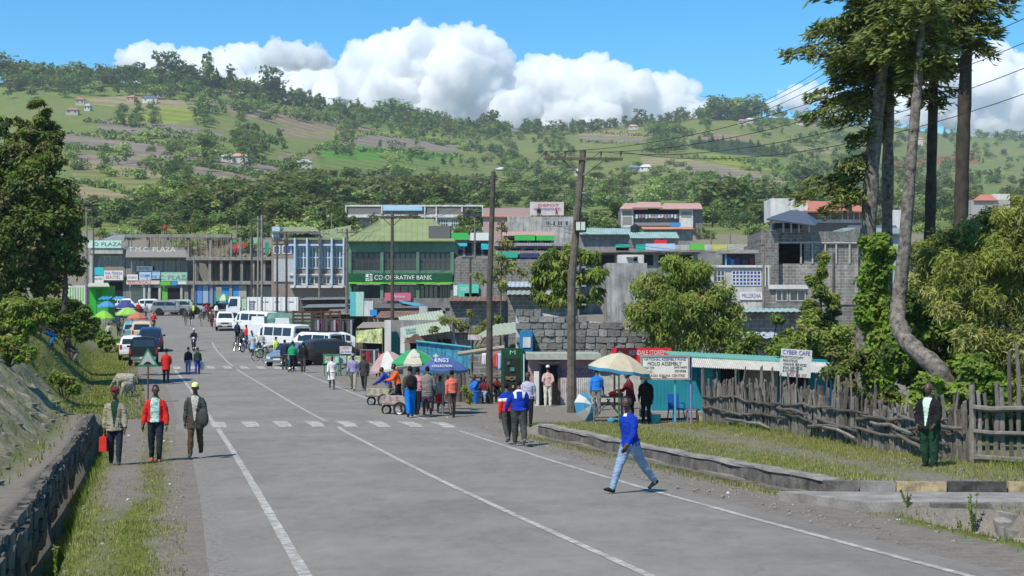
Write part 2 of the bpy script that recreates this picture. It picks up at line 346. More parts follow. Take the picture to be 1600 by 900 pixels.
def build_road():
 y = np.concatenate([np.arange(-40, 10, 3.), np.arange(10, 56, .3), np.arange(56, 100, .45), np.arange(100, 196, 2.)])
 t = np.concatenate([np.linspace(-1, -.8, 5), np.linspace(-.75, .75, 14), np.linspace(.8, 1, 5)])
 T, Y = np.meshgrid(t, y)
 edge = (np.abs(T) > .99)
 l = road_l(Y); r = road_r(Y)
 S = np.where(T < 0, T * l, T * r) + edge * np.sign(T) * vnoise(Y, Y * .3, 1.1, 4) * .14
 Z = np.vectorize(zroad)(Y) + .006 - edge * .035 + (np.abs(T) < .9) * (.05 * (1 - (S / 5) ** 2)) * (Y < 110)
 X = S + xc(Y)
 dust = sst(3.7, 4.75, np.abs(S)) * .8 + sst(100, 140, Y) * sst(4, 6.5, np.abs(S)) * .1
 return tag(link("road", grid_mesh("road", X, Y, Z, asphalt_material(), True, np.stack([dust, 0 * S, 0 * S], -1))), "grey asphalt road curving away uphill into town", kind="structure")
ROAD = build_road()
def crown(s, Y): return zroad(Y) + .006 + (.05 * (1 - (s / 5) ** 2) if Y < 110 else 0)
def paint_material():
 m = bpy.data.materials.new("road_paint"); m.use_nodes = True; nt = m.node_tree; N = nt.nodes; L = nt.links
 b = N["Principled BSDF"]; b.inputs["Roughness"].default_value = .8; tc = N.new("ShaderNodeTexCoord")
 n = N.new("ShaderNodeTexNoise"); n.inputs["Scale"].default_value = 5; n.inputs["Detail"].default_value = 8; n.inputs["Roughness"].default_value = .75
 L.new(tc.outputs["Object"], n.inputs["Vector"]); r = N.new("ShaderNodeValToRGB"); L.new(n.outputs[0], r.inputs[0]); e = r.color_ramp.elements
 e[0].position = .40; e[0].color = (.23, .215, .19, 1); e[1].position = .62; e[1].color = (.52, .495, .45, 1); L.new(r.outputs[0], b.inputs["Base Color"]); return m
PAINT = paint_material()
def strip(name, s0, Y0, Y1, wd, taper=None, n=None):
 n = n or max(2, int((Y1 - Y0) / .6)); mb = MB(); vs = []
 for i in range(n + 1):
  Y = Y0 + (Y1 - Y0) * i / n; s = s0(Y) if callable(s0) else s0; X = float(xc(Y)); h = wd / 2 * (1 + .12 * sin(Y * 3.1) * sin(Y * 1.3))
  vs += [(X + s - h, Y, crown(s - h, Y) + .006), (X + s + h, Y, crown(s + h, Y) + .006)]
 mb.add(vs, [(2 * i, 2 * i + 1, 2 * i + 3, 2 * i + 2) for i in range(n)], PAINT)
 return mb.build(name, ROAD)
strip("edge_line", -3.62, 8, 46.6, .14); strip("edge_line", -3.62, 49.9, 90.4, .14)
strip("edge_line", 3.55, 8, 46.0, .13); strip("edge_line", 3.55, 51.5, 88, .13)
strip("centre_line", 0.05, 8, 46.8, .12); strip("centre_line", 0.05, 49.8, 90.5, .12); strip("centre_line", 0.05, 94, 128, .12)
for h, dx in ((48.2, 0.), (92.2, .1)):
 for k in range(8):
  s = -3.55 + k * 1.0 + dx
  strip("crossing_stripe", s, h - 1.35, h + 1.35, .46, n=8)
# ------------------------------------------------------------------ hills
RX = np.array([-900, -300, 0, 60, 120, 200, 300, 400, 500, 600, 700, 800, 900, 1000, 1100, 1160, 1230, 1300, 1400, 1500, 1600, 1900, 2500])
RYP = np.array([150, 125, 128, 122, 124, 128, 134, 148, 166, 180, 194, 204, 203, 192, 182, 181, 184, 192, 198, 212, 216, 220, 240])
RD = np.array([1350, 1350, 1300, 1300, 1300, 1300, 1300, 1350, 1420, 1500, 1560, 1600, 1650, 1650, 1650, 1650, 1700, 1800, 1950, 2100, 2100, 2100, 2000])
def hill_e(px, Y):
 D = np.interp(px, RX, RD); e1 = (503 - np.interp(px, RX, RYP)) / F; e0 = .0575
 t = np.clip((Y - 300) / (D - 300), 0, 1)
 a = (px - 800) / F; X = a * Y
 bump = (vnoise(X, Y, .006, 3) * .0022 + vnoise(X, Y, .014, 7) * .001) * np.sin(np.clip(t, 0, 1) * pi) ** .7
 return e0 + (e1 - e0) * (t * 1.02 - .02 * t * t) + bump
def hill_h(X, Y):
 px = 800 + F * X / np.maximum(Y, 1); D = np.interp(px, RX, RD)
 zr_ = CZ + hill_e(px, np.minimum(Y, D)) * np.minimum(Y, D)
 return zr_ - np.maximum(Y - D, 0) * .06
def hill_at(px, py):
 """Where the line of sight of a photograph pixel meets the hillside."""
 D = float(np.interp(px, RX, RD)); Y = np.linspace(302, D, 500); e = hill_e(np.full(500, float(px)), Y)
 k = int(np.argmax(e >= (503 - py) / F)) if (e >= (503 - py) / F).any() else 499
 y = float(Y[k]); X = (px - 800) / F * y
 return Vector((X, y, float(hill_h(X, y))))
BROWN, MAUVE, LIME, OLIVE, GREEN, TAN, RED = (.21, .165, .11), (.195, .162, .135), (.185, .225, .045), (.17, .178, .065), (.12, .168, .045), (.235, .20, .11), (.22, .09, .05)
FIELDS = [
 (OLIVE, [(110, 262), (260, 270), (420, 300), (420, 330), (120, 300)]),
 (TAN, [(232, 148), (300, 158), (345, 160), (330, 166), (225, 170), (140, 162), (130, 152)]),
 (BROWN, [(318, 156), (400, 166), (480, 184), (545, 194), (540, 201), (470, 200), (390, 186), (330, 170)]),
 (LIME, [(180, 178), (260, 165), (330, 172), (300, 186), (240, 200), (185, 195)]),
 (MAUVE, [(150, 186), (260, 192), (350, 206), (345, 216), (240, 212), (150, 205)]),
 (LIME, [(100, 208), (190, 213), (215, 217), (110, 220)]),
 (MAUVE, [(80, 205), (200, 218), (330, 238), (450, 262), (440, 270), (300, 256), (200, 240), (95, 230)]),
 (MAUVE, [(210, 196), (330, 204), (350, 215), (300, 213), (215, 205)]),
 (BROWN, [(430, 200), (530, 196), (586, 200), (560, 212), (500, 216), (430, 212)]),
 (TAN, [(120, 245), (300, 262), (420, 280), (400, 292), (260, 280), (115, 262)]),
 (MAUVE, [(120, 238), (240, 248), (350, 268), (430, 276), (430, 285), (300, 272), (120, 250)]),
 (LIME, [(430, 205), (600, 207), (720, 220), (770, 232), (700, 228), (580, 212)]),
 (LIME, [(590, 205), (640, 206), (770, 230), (720, 236), (600, 213)]),
 (MAUVE, [(545, 212), (600, 210), (720, 228), (715, 236), (620, 232), (520, 230)]),
 ((.085, .19, .03), [(500, 232), (560, 226), (620, 234), (715, 240), (715, 250), (600, 256), (500, 245)]),
 (GREEN, [(500, 250), (700, 250), (700, 285), (500, 270)]),
 (TAN, [(115, 290), (160, 294), (235, 315), (230, 325), (110, 322)]),
 (BROWN, [(440, 238), (490, 242), (480, 252), (430, 250)]),
 (TAN, [(905, 200), (1000, 205), (1090, 206), (1080, 216), (1000, 214), (900, 210)]),
 (MAUVE, [(905, 212), (1010, 216), (1020, 222), (910, 220)]),
 (BROWN, [(1090, 206), (1150, 208), (1180, 216), (1160, 220), (1095, 218)]),
 (TAN, [(1000, 244), (1060, 246), (1160, 262), (1230, 278), (1225, 292), (1130, 278), (1010, 262)]),
 (MAUVE, [(1060, 256), (1130, 262), (1220, 285), (1200, 292), (1100, 276)]),
 (OLIVE, [(910, 292), (1030, 286), (1110, 302), (1000, 316), (912, 312)]),
 (LIME, [(1100, 240), (1180, 246), (1240, 262), (1225, 270), (1120, 254)]),
 ((.035, .055, .03), [(1080, 218), (1150, 218), (1240, 236), (1230, 246), (1130, 240), (1075, 228)]),
 (OLIVE, [(1230, 215), (1300, 205), (1300, 220), (1235, 228)]),
 (TAN, [(1230, 228), (1300, 230), (1300, 240), (1220, 238)]),
 (RED, [(1390, 250), (1440, 246), (1530, 240), (1530, 254), (1440, 258), (1395, 262)]),
 (OLIVE, [(1330, 205), (1440, 205), (1450, 222), (1340, 226)]),
 (TAN, [(1210, 300), (1230, 310), (1210, 330), (1190, 310)]),
 (OLIVE, [(1050, 178), (1150, 180), (1200, 186), (1100, 192), (1040, 188)]),
]
def in_poly(x, y, P):
 c = np.zeros(x.shape, bool); n = len(P)
 for i in range(n):
  x0, y0 = P[i]; x1, y1 = P[i - 1]
  c ^= ((y0 > y) != (y1 > y)) & (x < (x1 - x0) * (y - y0) / ((y1 - y0) or 1e-9) + x0)
 return c
def hill_material():
 m = bpy.data.materials.new("hill_fields"); m.use_nodes = True; nt = m.node_tree; N = nt.nodes; L = nt.links
 b = N["Principled BSDF"]; b.inputs["Roughness"].default_value = 1; b.inputs["Specular IOR Level"].default_value = .05
 tc = N.new("ShaderNodeTexCoord"); at = N.new("ShaderNodeAttribute"); at.attribute_name = "cover"
 v = None
 for scale, k, st in ((.05, .5, None), (.5, .6, None), (.16, .5, (1, 5, 1))):
  n = N.new("ShaderNodeTexNoise"); n.inputs["Scale"].default_value = scale; n.inputs["Detail"].default_value = 6; n.inputs["Roughness"].default_value = .65
  if st:
   mp = N.new("ShaderNodeMapping"); mp.inputs["Scale"].default_value = st; L.new(tc.outputs["Object"], mp.inputs[0]); L.new(mp.outputs[0], n.inputs[0])
  else: L.new(tc.outputs["Object"], n.inputs[0])
  x = N.new("ShaderNodeMath"); x.operation = 'MULTIPLY_ADD'; x.inputs[1].default_value = k; L.new(n.outputs[0], x.inputs[0])
  if v is None: x.inputs[2].default_value = 0
  else: L.new(v, x.inputs[2])
  v = x.outputs[0]
 rg = N.new("ShaderNodeMapRange"); rg.inputs[1].default_value = .5; rg.inputs[2].default_value = 1.1; rg.inputs[3].default_value = .62; rg.inputs[4].default_value = 1.4; L.new(v, rg.inputs[0])
 sc_ = N.new("ShaderNodeVectorMath"); sc_.operation = 'SCALE'; L.new(at.outputs["Color"], sc_.inputs[0]); L.new(rg.outputs[0], sc_.inputs["Scale"]); L.new(sc_.outputs[0], b.inputs["Base Color"])
 return m
def build_hills():
 px = np.concatenate([np.arange(-900, -40, 20), np.arange(-40, 1640, 3.2), np.arange(1640, 2500, 20)])
 t = np.concatenate([np.linspace(0, 1, 300), [1.03, 1.1, 1.25, 1.6]])
 PX, Tt = np.meshgrid(px, t); D = np.interp(PX, RX, RD); Y = 296 + (D - 296) * Tt; X = (PX - 800) / F * Y; Z = hill_h(X, np.maximum(Y, 300)) - np.where(Y < 300, .4, 0)
 py = 503 - (Z - CZ) / Y * F
 c = np.zeros((*PX.shape, 3)); n1 = vnoise(X, Y, .011, 2); n2 = vnoise(X, Y, .03, 6)
 f = np.clip(.5 + n1 * .5, 0, 1)[..., None]; c[:] = np.array(OLIVE) * f + np.array(GREEN) * (1 - f)
 jx = PX + n2 * 2 + vnoise(X, Y, .08, 9) * 1.2; jy = py + n2 * 1.0
 for k, (col, P) in enumerate(FIELDS):
  ins = in_poly(jx, jy, P); rows = 1 + .10 * np.sign(np.sin((Y * .9 + X * .35) * .22 + k))[ins]
  c[ins] = np.array(col)[None] * rows[:, None]
 lim = py < 360
 return tag(link("hills", grid_mesh("hills", X, Y, Z, hill_material(), True, c)), "farmed green hillside of small brown and green fields", kind="structure")
build_hills()
# ------------------------------------------------------------------ clouds: cumulus billows far behind the ridge
def cloud(blobs, D, vox, seed, label, floor=None):
 rr = random.Random(seed); u = D / F; balls = []
 def grow(c, r, lvl):
  balls.append((c, r))
  if lvl == 0: return
  for k in range((0, 6, 9, 12)[lvl]):
   v = Vector((rr.gauss(0, 1), rr.gauss(-.45, .8), rr.gauss(.3, .8))).normalized()
   q = r * rr.uniform(.30, .50); grow(c + v * (r * rr.uniform(.70, .92)), q, lvl - 1)
 for (x, y, r) in blobs:
  p = W(x, y, D); p.y += rr.uniform(-.8, .8) * r * u; grow(p, r * u * 1.12, 3 if r > 12 else 2)
 mb = MB(); m = cloud_mat()
 for c, r in balls: mb.ell(c, (r, r, r * .94), m, 14 if r > 12 * u else 7, 9 if r > 12 * u else 5)
 o = link("cloud", mb.mesh("cloud")); md = o.modifiers.new("r", 'REMESH'); md.mode = 'VOXEL'; md.voxel_size = vox * u
 m3 = o.modifiers.new("s", 'SMOOTH'); m3.iterations = 1; m3.factor = .4
 dg = bpy.context.evaluated_depsgraph_get(); m2 = bpy.data.meshes.new_from_object(o.evaluated_get(dg)); o.modifiers.clear(); o.data = m2
 m2.materials.clear(); m2.materials.append(m)
 n = len(m2.vertices); co = np.empty(n * 3); no = np.empty(n * 3); m2.vertices.foreach_get("co", co); m2.vertices.foreach_get("normal", no)
 co = co.reshape(-1, 3); no = no.reshape(-1, 3)
 d = np.array([noise.noise(Vector(c) / (u * 9)) * 2.6 + noise.noise(Vector(c) / (u * 3.2)) * 1.3 for c in co]) * u
 co += no * d[:, None]; m2.vertices.foreach_set("co", co.ravel()); m2.polygons.foreach_set("use_smooth", np.full(len(m2.polygons), True)); m2.update()
 return tag(o, label, kind="stuff")
def cloud_mat():
 if "cloud_vapour" in MATS: return MATS["cloud_vapour"]
 m = bpy.data.materials.new("cloud_vapour"); m.use_nodes = True; nt = m.node_tree; nt.nodes.remove(nt.nodes["Principled BSDF"]); v = nt.nodes.new("ShaderNodeVolumeScatter")
 v.inputs["Color"].default_value = (1, 1, 1, 1); v.inputs["Density"].default_value = .024; v.inputs["Anisotropy"].default_value = 0; nt.links.new(v.outputs[0], nt.nodes["Material Output"].inputs["Volume"])
 MATS["cloud_vapour"] = m; return m
cloud([(200, 98, 16), (212, 85, 16), (236, 82, 15), (262, 90, 16), (290, 92, 16), (318, 90, 15), (345, 88, 15), (372, 82, 15), (395, 92, 20), (240, 108, 22), (300, 112, 24), (360, 108, 24), (230, 130, 20), (420, 110, 26), (340, 130, 26), (450, 120, 24), (480, 130, 26), (520, 128, 22), (420, 140, 25), (300, 140, 30), (380, 150, 30), (460, 165, 34), (530, 165, 34)], 8600, 1.3, 3, "long low white cloud above the wooded ridge on the left")
cloud([(432, 84, 20), (462, 88, 22), (492, 92, 18), (420, 92, 14), (515, 98, 10)], 6800, 1.5, 11, "small soft grey cloud floating before the low white cloud")
cloud([(545, 105, 18), (565, 92, 22), (592, 80, 24), (622, 72, 24), (650, 62, 20), (672, 66, 20), (700, 72, 24), (730, 66, 22), (755, 66, 20), (772, 78, 20), (786, 98, 18), (600, 120, 42), (660, 118, 44), (720, 118, 44), (765, 122, 30), (600, 160, 40), (680, 165, 46), (760, 165, 40), (560, 140, 30), (640, 180, 30), (720, 200, 34), (560, 185, 30), (800, 180, 34)], 7800, 1.5, 5, "towering white cumulus cloud over the middle of the ridge")
cloud([(820, 122, 20), (845, 104, 20), (868, 106, 20), (890, 118, 20), (915, 104, 17), (938, 100, 16), (960, 112, 18), (978, 118, 14), (850, 140, 34), (900, 142, 34), (950, 145, 34), (1000, 140, 26), (1030, 134, 20), (1055, 138, 20), (1078, 144, 15), (830, 175, 30), (880, 180, 30), (940, 178, 30), (1000, 172, 30), (1050, 168, 24), (1085, 164, 16), (1020, 195, 26), (860, 200, 30), (940, 200, 30), (1080, 185, 24), (1110, 180, 20), (800, 160, 24)], 8200, 1.5, 8, "bank of white cumulus cloud right of the tall cloud")
cloud([(1205, 168, 12), (1228, 156, 14), (1248, 148, 16), (1268, 146, 15), (1292, 150, 15), (1320, 156, 15), (1250, 162, 16), (1300, 172, 18), (1345, 160, 18)], 8400, 1.5, 4, "low white cloud puffs behind the lone hilltop wood")
cloud([(1390, 150, 22), (1430, 140, 24), (1470, 122, 24), (1500, 104, 20), (1525, 92, 20), (1552, 92, 22), (1580, 102, 22), (1612, 112, 24), (1650, 118, 26), (1500, 130, 28), (1550, 130, 30), (1600, 142, 28), (1450, 150, 22), (1520, 152, 20), (1580, 160, 18), (1440, 175, 26), (1500, 178, 28), (1560, 180, 28), (1620, 180, 28), (1390, 178, 24), (1560, 200, 26), (1590, 196, 28), (1622, 200, 30), (1655, 190, 30), (1530, 200, 24), (1600, 170, 30)], 7600, 1.5, 6, "white cumulus cloud behind the tall conifer trunks")
# ------------------------------------------------------------------ people: one remeshed body each, hands with fingers, face
SKIN = mat("dark_skin", (.085, .048, .032), rough=.5, var=.12, scale=20, spec=.4)
HAIR = mat("black_hair", (.008, .007, .006), rough=.9, bump=.5, fine=200)
EYEW = mat("eye_white", (.55, .5, .45), rough=.3);
def cloth(name, c, var=.12, **k): return mat("cloth_" + name, c, rough=.9, var=var, scale=9, fine=90, bump=.15, spec=.15, **k)
def plaid(name, c1, c2, sc_=22.):
 if name in MATS: return MATS[name]
 m = bpy.data.materials.new(name); m.use_nodes = True; nt = m.node_tree; N = nt.nodes; L = nt.links; b = N["Principled BSDF"]; b.inputs["Roughness"].default_value = .9
 tc = N.new("ShaderNodeTexCoord"); prev = None
 for ax in 'XZ':
  wv = N.new("ShaderNodeTexWave"); wv.bands_direction = ax; wv.inputs["Scale"].default_value = sc_ / 2; wv.inputs["Distortion"].default_value = .6; L.new(tc.outputs["Object"], wv.inputs[0])
  if prev is None: prev = wv.outputs[1]
  else:
   mx = N.new("ShaderNodeMath"); mx.operation = 'MAXIMUM'; L.new(prev, mx.inputs[0]); L.new(wv.outputs[1], mx.inputs[1]); prev = mx.outputs[0]
 r = N.new("ShaderNodeValToRGB"); L.new(prev, r.inputs[0]); e = r.color_ramp.elements; e[0].position = .72; e[0].color = (*c1, 1); e[1].position = .9; e[1].color = (*c2, 1)
 L.new(r.outputs[0], b.inputs[0]); MATS[name] = m; return m
def lerp(a, b, t): return a + (b - a) * t
def loft(mb, secs, tag_, n=14, up=None):
 """secs: (centre, rx, ry, tag) ellipses in planes square to the path; x axis stays sideways."""
 out = []
 for i in range(len(secs) - 1):
  a, b = secs[i], secs[i + 1]; L = (Vector(b[0]) - Vector(a[0])).length; k = max(1, int(L / .03))
  for j in range(k):
   t = j / k; out.append((Vector(a[0]).lerp(Vector(b[0]), t), lerp(a[1], b[1], t), lerp(a[2], b[2], t), a[3] if len(a) > 3 else tag_))
 l = secs[-1]; out.append((Vector(l[0]), l[1], l[2], l[3] if len(l) > 3 else tag_))
 vs = []; k = len(out)
 for i, (c, rx, ry, _) in enumerate(out):
  d = (out[min(i + 1, k - 1)][0] - out[max(i - 1, 0)][0]).normalized(); X = Vector((1, 0, 0)); X = (X - d * X.dot(d)).normalized(); Y = d.cross(X)
  for j in range(n):
   a = 2 * pi * j / n; vs.append(c + X * (cos(a) * rx) + Y * (sin(a) * ry))
 for i in range(k - 1):
  fs = [(i * n + j, i * n + (j + 1) % n, (i + 1) * n + (j + 1) % n, (i + 1) * n + j) for j in range(n)]
  if i == 0: mb.add(vs, fs, out[i][3]); base = len(mb.v) - len(vs)
  else:
   ki = mb.mi(out[i][3]); mb.f.extend([tuple(q + base for q in f) for f in fs]); mb.m.extend([ki] * n)
 ki = mb.mi(out[0][3]); mb.f.append(tuple(base + j for j in range(n - 1, -1, -1))); mb.m.append(ki)
 ki = mb.mi(out[-1][3]); mb.f.append(tuple(base + (k - 1) * n + j for j in range(n))); mb.m.append(ki)
def hand(mb, w, d, palm_n, side, H, curl, m):
 """Palm, four unequal bent fingers and a side thumb, rooted in the wrist."""
 d = d.normalized(); pn = (palm_n - d * palm_n.dot(d)).normalized(); ac = d.cross(pn) * side
 L = .052 * H
 mb.tube([w - d * .012 * H, w + d * .015 * H, w + d * L], [.016 * H, .024 * H, .022 * H], m, 8, True, .5) if False else None
 vs = [];
 for t, hw in ((-.25, .016), (.25, .023), (.7, .025), (1.0, .022)):
  for (sx, sy) in ((-1, -1), (1, -1), (1, 1), (-1, 1)): vs.append(w + d * (L * t) + ac * (sx * hw * H) + pn * (sy * .009 * H))
 mb.add(vs, [(i * 4 + j, i * 4 + (j + 1) % 4, (i + 1) * 4 + (j + 1) % 4, (i + 1) * 4 + j) for i in range(3) for j in range(4)] + [(3, 2, 1, 0), (12, 13, 14, 15)], m)
 for k, ln in enumerate((.040, .046, .043, .034)):
  o = w + d * (L * .93) + ac * ((k - 1.5) * .0125 * H); dd = d; pts = [o]
  for q in range(3):
   dd = (dd + pn * curl * (.35 + .2 * q)).normalized(); pts.append(pts[-1] + dd * (ln * H * (.42, .33, .25)[q]))
  mb.tube(pts, [.0058 * H, .0055 * H, .005 * H, .0038 * H], m, 5)
 o = w + d * (L * .25) + ac * (-.021 * H); t1 = (d * .8 - ac * .7 + pn * .25).normalized(); t2 = (d + pn * .4).normalized()
 mb.tube([o, o + t1 * .024 * H, o + t1 * .024 * H + t2 * .022 * H], [.0075 * H, .0065 * H, .005 * H], m, 5)
PEOPLE = []
def person(label, px, d, H=1.72, face=0., group=None, dz=0., vox=.016, z=None, lt=(12, 4), rt=(-14, 12), la=(-14, 8, 15), ra=(16, 8, 18), lean=3, yaw=0., nod=0.,
           top="shirt", tc="grey", bc="black", sc_="shoe_dark", inner=None, hat=None, hatc=None, hair=.02, build=1., legs="trousers", sleeve=1, X=None, foot=True, detail=None, pitch=(0, 0), xo=None):
 """face: turn of the body about the vertical in degrees, 0 walks away from the camera, 180 faces it."""
 mb = MB(); B = build
 r = radians; up = Vector((0, sin(r(lean)), cos(r(lean)))); hipz = .0
 P = Vector((0, 0, 0))
 def at(h, y=0): return P + up * h + Vector((0, y, 0))
 T, BT = "top", "bottom"
 hands = []; low = 0; low_a = []
 tr = 1.0 if legs == "trousers" else (1.22 if legs == "wide" else .84)
 for sx, (a, b), ft in ((-1, lt, pitch[0]), (1, rt, pitch[1])):
  hip = P + Vector((sx * .05 * B, 0, .0)); dr = Vector((sx * .03, sin(r(a)), -cos(r(a)))).normalized(); kn = hip + dr * .245
  d2 = Vector((0, sin(r(a - b)), -cos(r(a - b)))); an = kn + d2 * .243
  lg = BT if legs in ("trousers", "wide") else "skin"
  loft(mb, [(hip + Vector((0, 0, .03)), .062 * tr * B, .068 * tr * B, BT), (hip.lerp(kn, .35), .056 * tr * B, .06 * tr * B, lg), (kn, .042 * tr * B, .044 * tr * B, lg), (kn.lerp(an, .35), .041 * tr * B, .044 * tr * B, lg), (an + (kn - an) * .06, .031 * tr * max(1, B * .95), .033 * tr, lg), (an, .026, .03, "shoe")], BT)
  q = r(ft); fy = Vector((0, cos(q), sin(q))); fz = Vector((0, -sin(q), cos(q)))
  if foot:
   loft(mb, [(an - fy * .03 - fz * .016, .022, .018, "shoe"), (an + fy * .015 - fz * .010, .025, .027, "shoe"), (an + fy * .07 - fz * .020, .027, .016, "shoe"), (an + fy * .108 - fz * .024, .020, .010, "shoe")], "shoe", 10)
  low_a.append(min((an - fy * .03 - fz * .04).z, (an + fy * .108 - fz * .036).z, an.z - .03))
 low = min(low_a)
 CT = "jacket" if top in ("jacket", "coat", "blazer") else T
 B0 = BT if top == "none" else CT
 loft(mb, [(at(-.045), .075 * B, .07 * B, BT), (at(.0), .093 * B, .075 * B, B0), (at(.045), .090 * B, .070 * B, B0), (at(.07), .086 * B, .064 * B, T), (at(.15), .092 * B, .068 * B, T), (at(.225, .004), .102 * B, .070 * B, T), (at(.265), .096 * B, .060 * B, T), (at(.292), .066 * B, .05 * B, T), (at(.318), .040, .040, "skin"), (at(.35, .006), .032, .035, "skin"), (at(.37, .012), .030, .034, "skin")], T, 16)
 if top in ("jacket", "coat", "blazer"):
  hem = {"jacket": .0, "blazer": -.07, "coat": -.13}[top]
  loft(mb, [(at(hem), .124 * B, .104 * B, "jacket"), (at(.04), .106 * B, .084 * B, "jacket"), (at(.12), .104 * B, .080 * B, "jacket"), (at(.22), .112 * B, .080 * B, "jacket"), (at(.262), .104 * B, .070 * B, "jacket"), (at(.292), .074 * B, .058 * B, "jacket"), (at(.322), .046, .048, "jacket")], "jacket", 18)
 elif top in ("shirt", "sweater"):
  loft(mb, [(at(-.012), .110 * B, .092 * B, T), (at(.06), .100 * B, .078 * B, T), (at(.15), .100 * B, .075 * B, T), (at(.22), .106 * B, .074 * B, T)], T, 18)
 elif top == "dress":
  loft(mb, [(at(.07), .090 * B, .070 * B, T), (at(-.03), .104 * B, .088 * B, T), (P + Vector((0, 0, -.22)), .118 * B, .10 * B, T)], T, 18)
 if legs in ("skirt", "longskirt"):
  hz = -.24 if legs == "skirt" else -.40
  loft(mb, [(at(.06), .092 * B, .072 * B, BT), (at(-.03), .108 * B, .09 * B, BT), (P + Vector((0, .0, hz)), .135 * B, .12 * B, BT)], BT, 18)
 AT = "jacket" if top in ("jacket", "coat", "blazer") else T
 for sx, A, nm in ((-1, la, 'l'), (1, ra, 'r')):
  a, o, b = A[:3]; inw = A[3] if len(A) > 3 else 0
  sh = at(.258) + Vector((sx * .100 * B, 0, 0)); du = Vector((sx * sin(r(o)), sin(r(a + lean * .0)) * cos(r(o)), -cos(r(a)) * cos(r(o)))); el = sh + du * .165
  o2 = o * .35 - inw
  df = Vector((sx * sin(r(o2)), sin(r(a + b)) * cos(r(o2)), -cos(r(a + b)) * cos(r(o2)))); wr = el + df * .145
  k = 1.15 if AT == "jacket" else 1.
  fa = AT if sleeve == 1 else "skin"
  loft(mb, [(sh - du * .012 + Vector((-sx * .022, 0, .006)), .030 * B * k, .036 * k, AT), (sh + du * .035, .035 * B * k, .040 * k, AT), (el, .031 * B * k, .033 * k, fa), (el.lerp(wr, .4), .030 * k, .031 * k, fa), (wr - df * .012, .0225 * (k if sleeve == 1 else 1), .0225 * (k if sleeve == 1 else 1), "skin"), (wr + df * .01, .018, .016, "skin")], AT, 12)
  palm = Vector((-sx, .15, 0)); hands.append((wr, df, palm, sx))
 hc = at(.424, .018); ry = r(yaw); Rh = Matrix.Rotation(-ry, 3, 'Z') @ Matrix.Rotation(-r(nod), 3, 'X')
 def hp(x, y, z): return hc + Rh @ Vector((x, y, z))
 def hell(c, rad, tg, nu=12, nv=9):
  t = MB(); t.ell((0, 0, 0), rad, tg, nu, nv); mb.add([hp(*(Vector(v) + Vector(c))) for v in t.v], t.f, tg)
 hell((0, -.004, .012), (.047, .057, .058), "head", 16, 12); hell((0, .012, -.026), (.036, .040, .040), "head"); hell((0, .036, -.048), (.020, .018, .016), "head")
 hell((0, .054, -.012), (.0095, .012, .017), "head", 8, 6); hell((0, .050, -.031), (.018, .010, .008), "head", 8, 6); hell((0, .047, .012), (.034, .010, .008), "head", 10, 6)
 for sx in (-1, 1): hell((sx * .047, -.004, -.006), (.007, .014, .019), "head", 8, 6)
 zoff = -low * H
 me = bpy.data.meshes.new("person"); me.from_pydata([(v[0] * H, v[1] * H, v[2] * H) for v in mb.v], [], mb.f)
 tags = [mb.mats[i] for i in mb.m]
 kd = kdtree.KDTree(len(mb.f)); V = mb.v
 for i, f in enumerate(mb.f):
  c = Vector((0, 0, 0))
  for q in f: c += Vector(V[q])
  kd.insert(c * (H / len(f)), i)
 kd.balance()
 o = bpy.data.objects.new("person", me); COL.objects.link(o)
 md = o.modifiers.new("r", 'REMESH'); md.mode = 'VOXEL'; md.voxel_size = vox * H / 1.72
 s2 = o.modifiers.new("s", 'SMOOTH'); s2.iterations = 2; s2.factor = .4
 dg = bpy.context.evaluated_depsgraph_get(); m2 = bpy.data.meshes.new_from_object(o.evaluated_get(dg)); o.modifiers.clear()
 n = len(m2.vertices); co = np.empty(n * 3); no = np.empty(n * 3); m2.vertices.foreach_get("co", co); m2.vertices.foreach_get("normal", no); co = co.reshape(-1, 3); no = no.reshape(-1, 3)
 polys = [tuple(p.vertices) for p in m2.polygons]
 cm = {"skin": SKIN, "head": SKIN, "hair": HAIR, "top": tc, "jacket": tc, "bottom": bc, "shoe": sc_, "inner": inner or tc, "inner2": CL("white"), "inner3": CL("royal")}
 slots = []; idx = []
 def slot(m):
  if m not in slots: slots.append(m)
  return slots.index(m)
 vtag = np.zeros(n); Rinv = Rh.transposed(); hcH = hc * H
 upn = up; fw = Vector((0, cos(r(lean)), -sin(r(lean))))
 for p in m2.polygons:
  c = p.center; _, i, _ = kd.find(c); t = tags[i]
  if t == "head":
   q = Rinv @ (c - hcH) / H
   if q.z > .040 - .5 * max(q.y, -.01) * 0 and (q.z > .034 + q.y * .25) or (q.y < -.012 and q.z > -.035 and abs(q.x) < .06 and q.y < -.02): t = "hair" if hair > 0 else "head"
  if t in ("jacket", "top") and inner is not None:
   q = Vector(c) / H; h = q.dot(up); f_ = q.dot(fw)
   wdt = .012 + .045 * max(0, (h - .02)) / .3 if top in ("blazer", "coat", "sweater") else .056
   if top == "sweater": wdt = .022 if h > .285 else 0
   if f_ > .03 and abs(q.x) < wdt and -.02 < h < .335: t = "inner"
  if detail and t in ("jacket", "top"):
   q = Vector(c) / H; h = q.dot(up)
   if detail == "jersey" and (h > .19 and .045 < abs(q.x) < .075 + (h - .19) * .2 or h > .293): t = "inner2"
   if detail == "boy" and h > .17: t = "inner2" if h < .22 else "inner3"
  if t not in ("skin", "head", "hair"): vtag[list(p.vertices)] = 1
  idx.append(slot(cm[t]) if not isinstance(cm[t], str) else slot(MATS["cloth_" + cm[t]]))
 for i in np.nonzero(vtag)[0]:
  v = Vector(co[i]); co[i] += no[i] * (noise.noise(v * 8) * .012 + noise.noise(Vector((v.x * 14, v.y * 14, v.z * 34))) * .009)
 ex = MB();
 for (wr, df, palm, sx) in hands: hand(ex, wr * H, df, palm, sx, H, .55, SKIN)
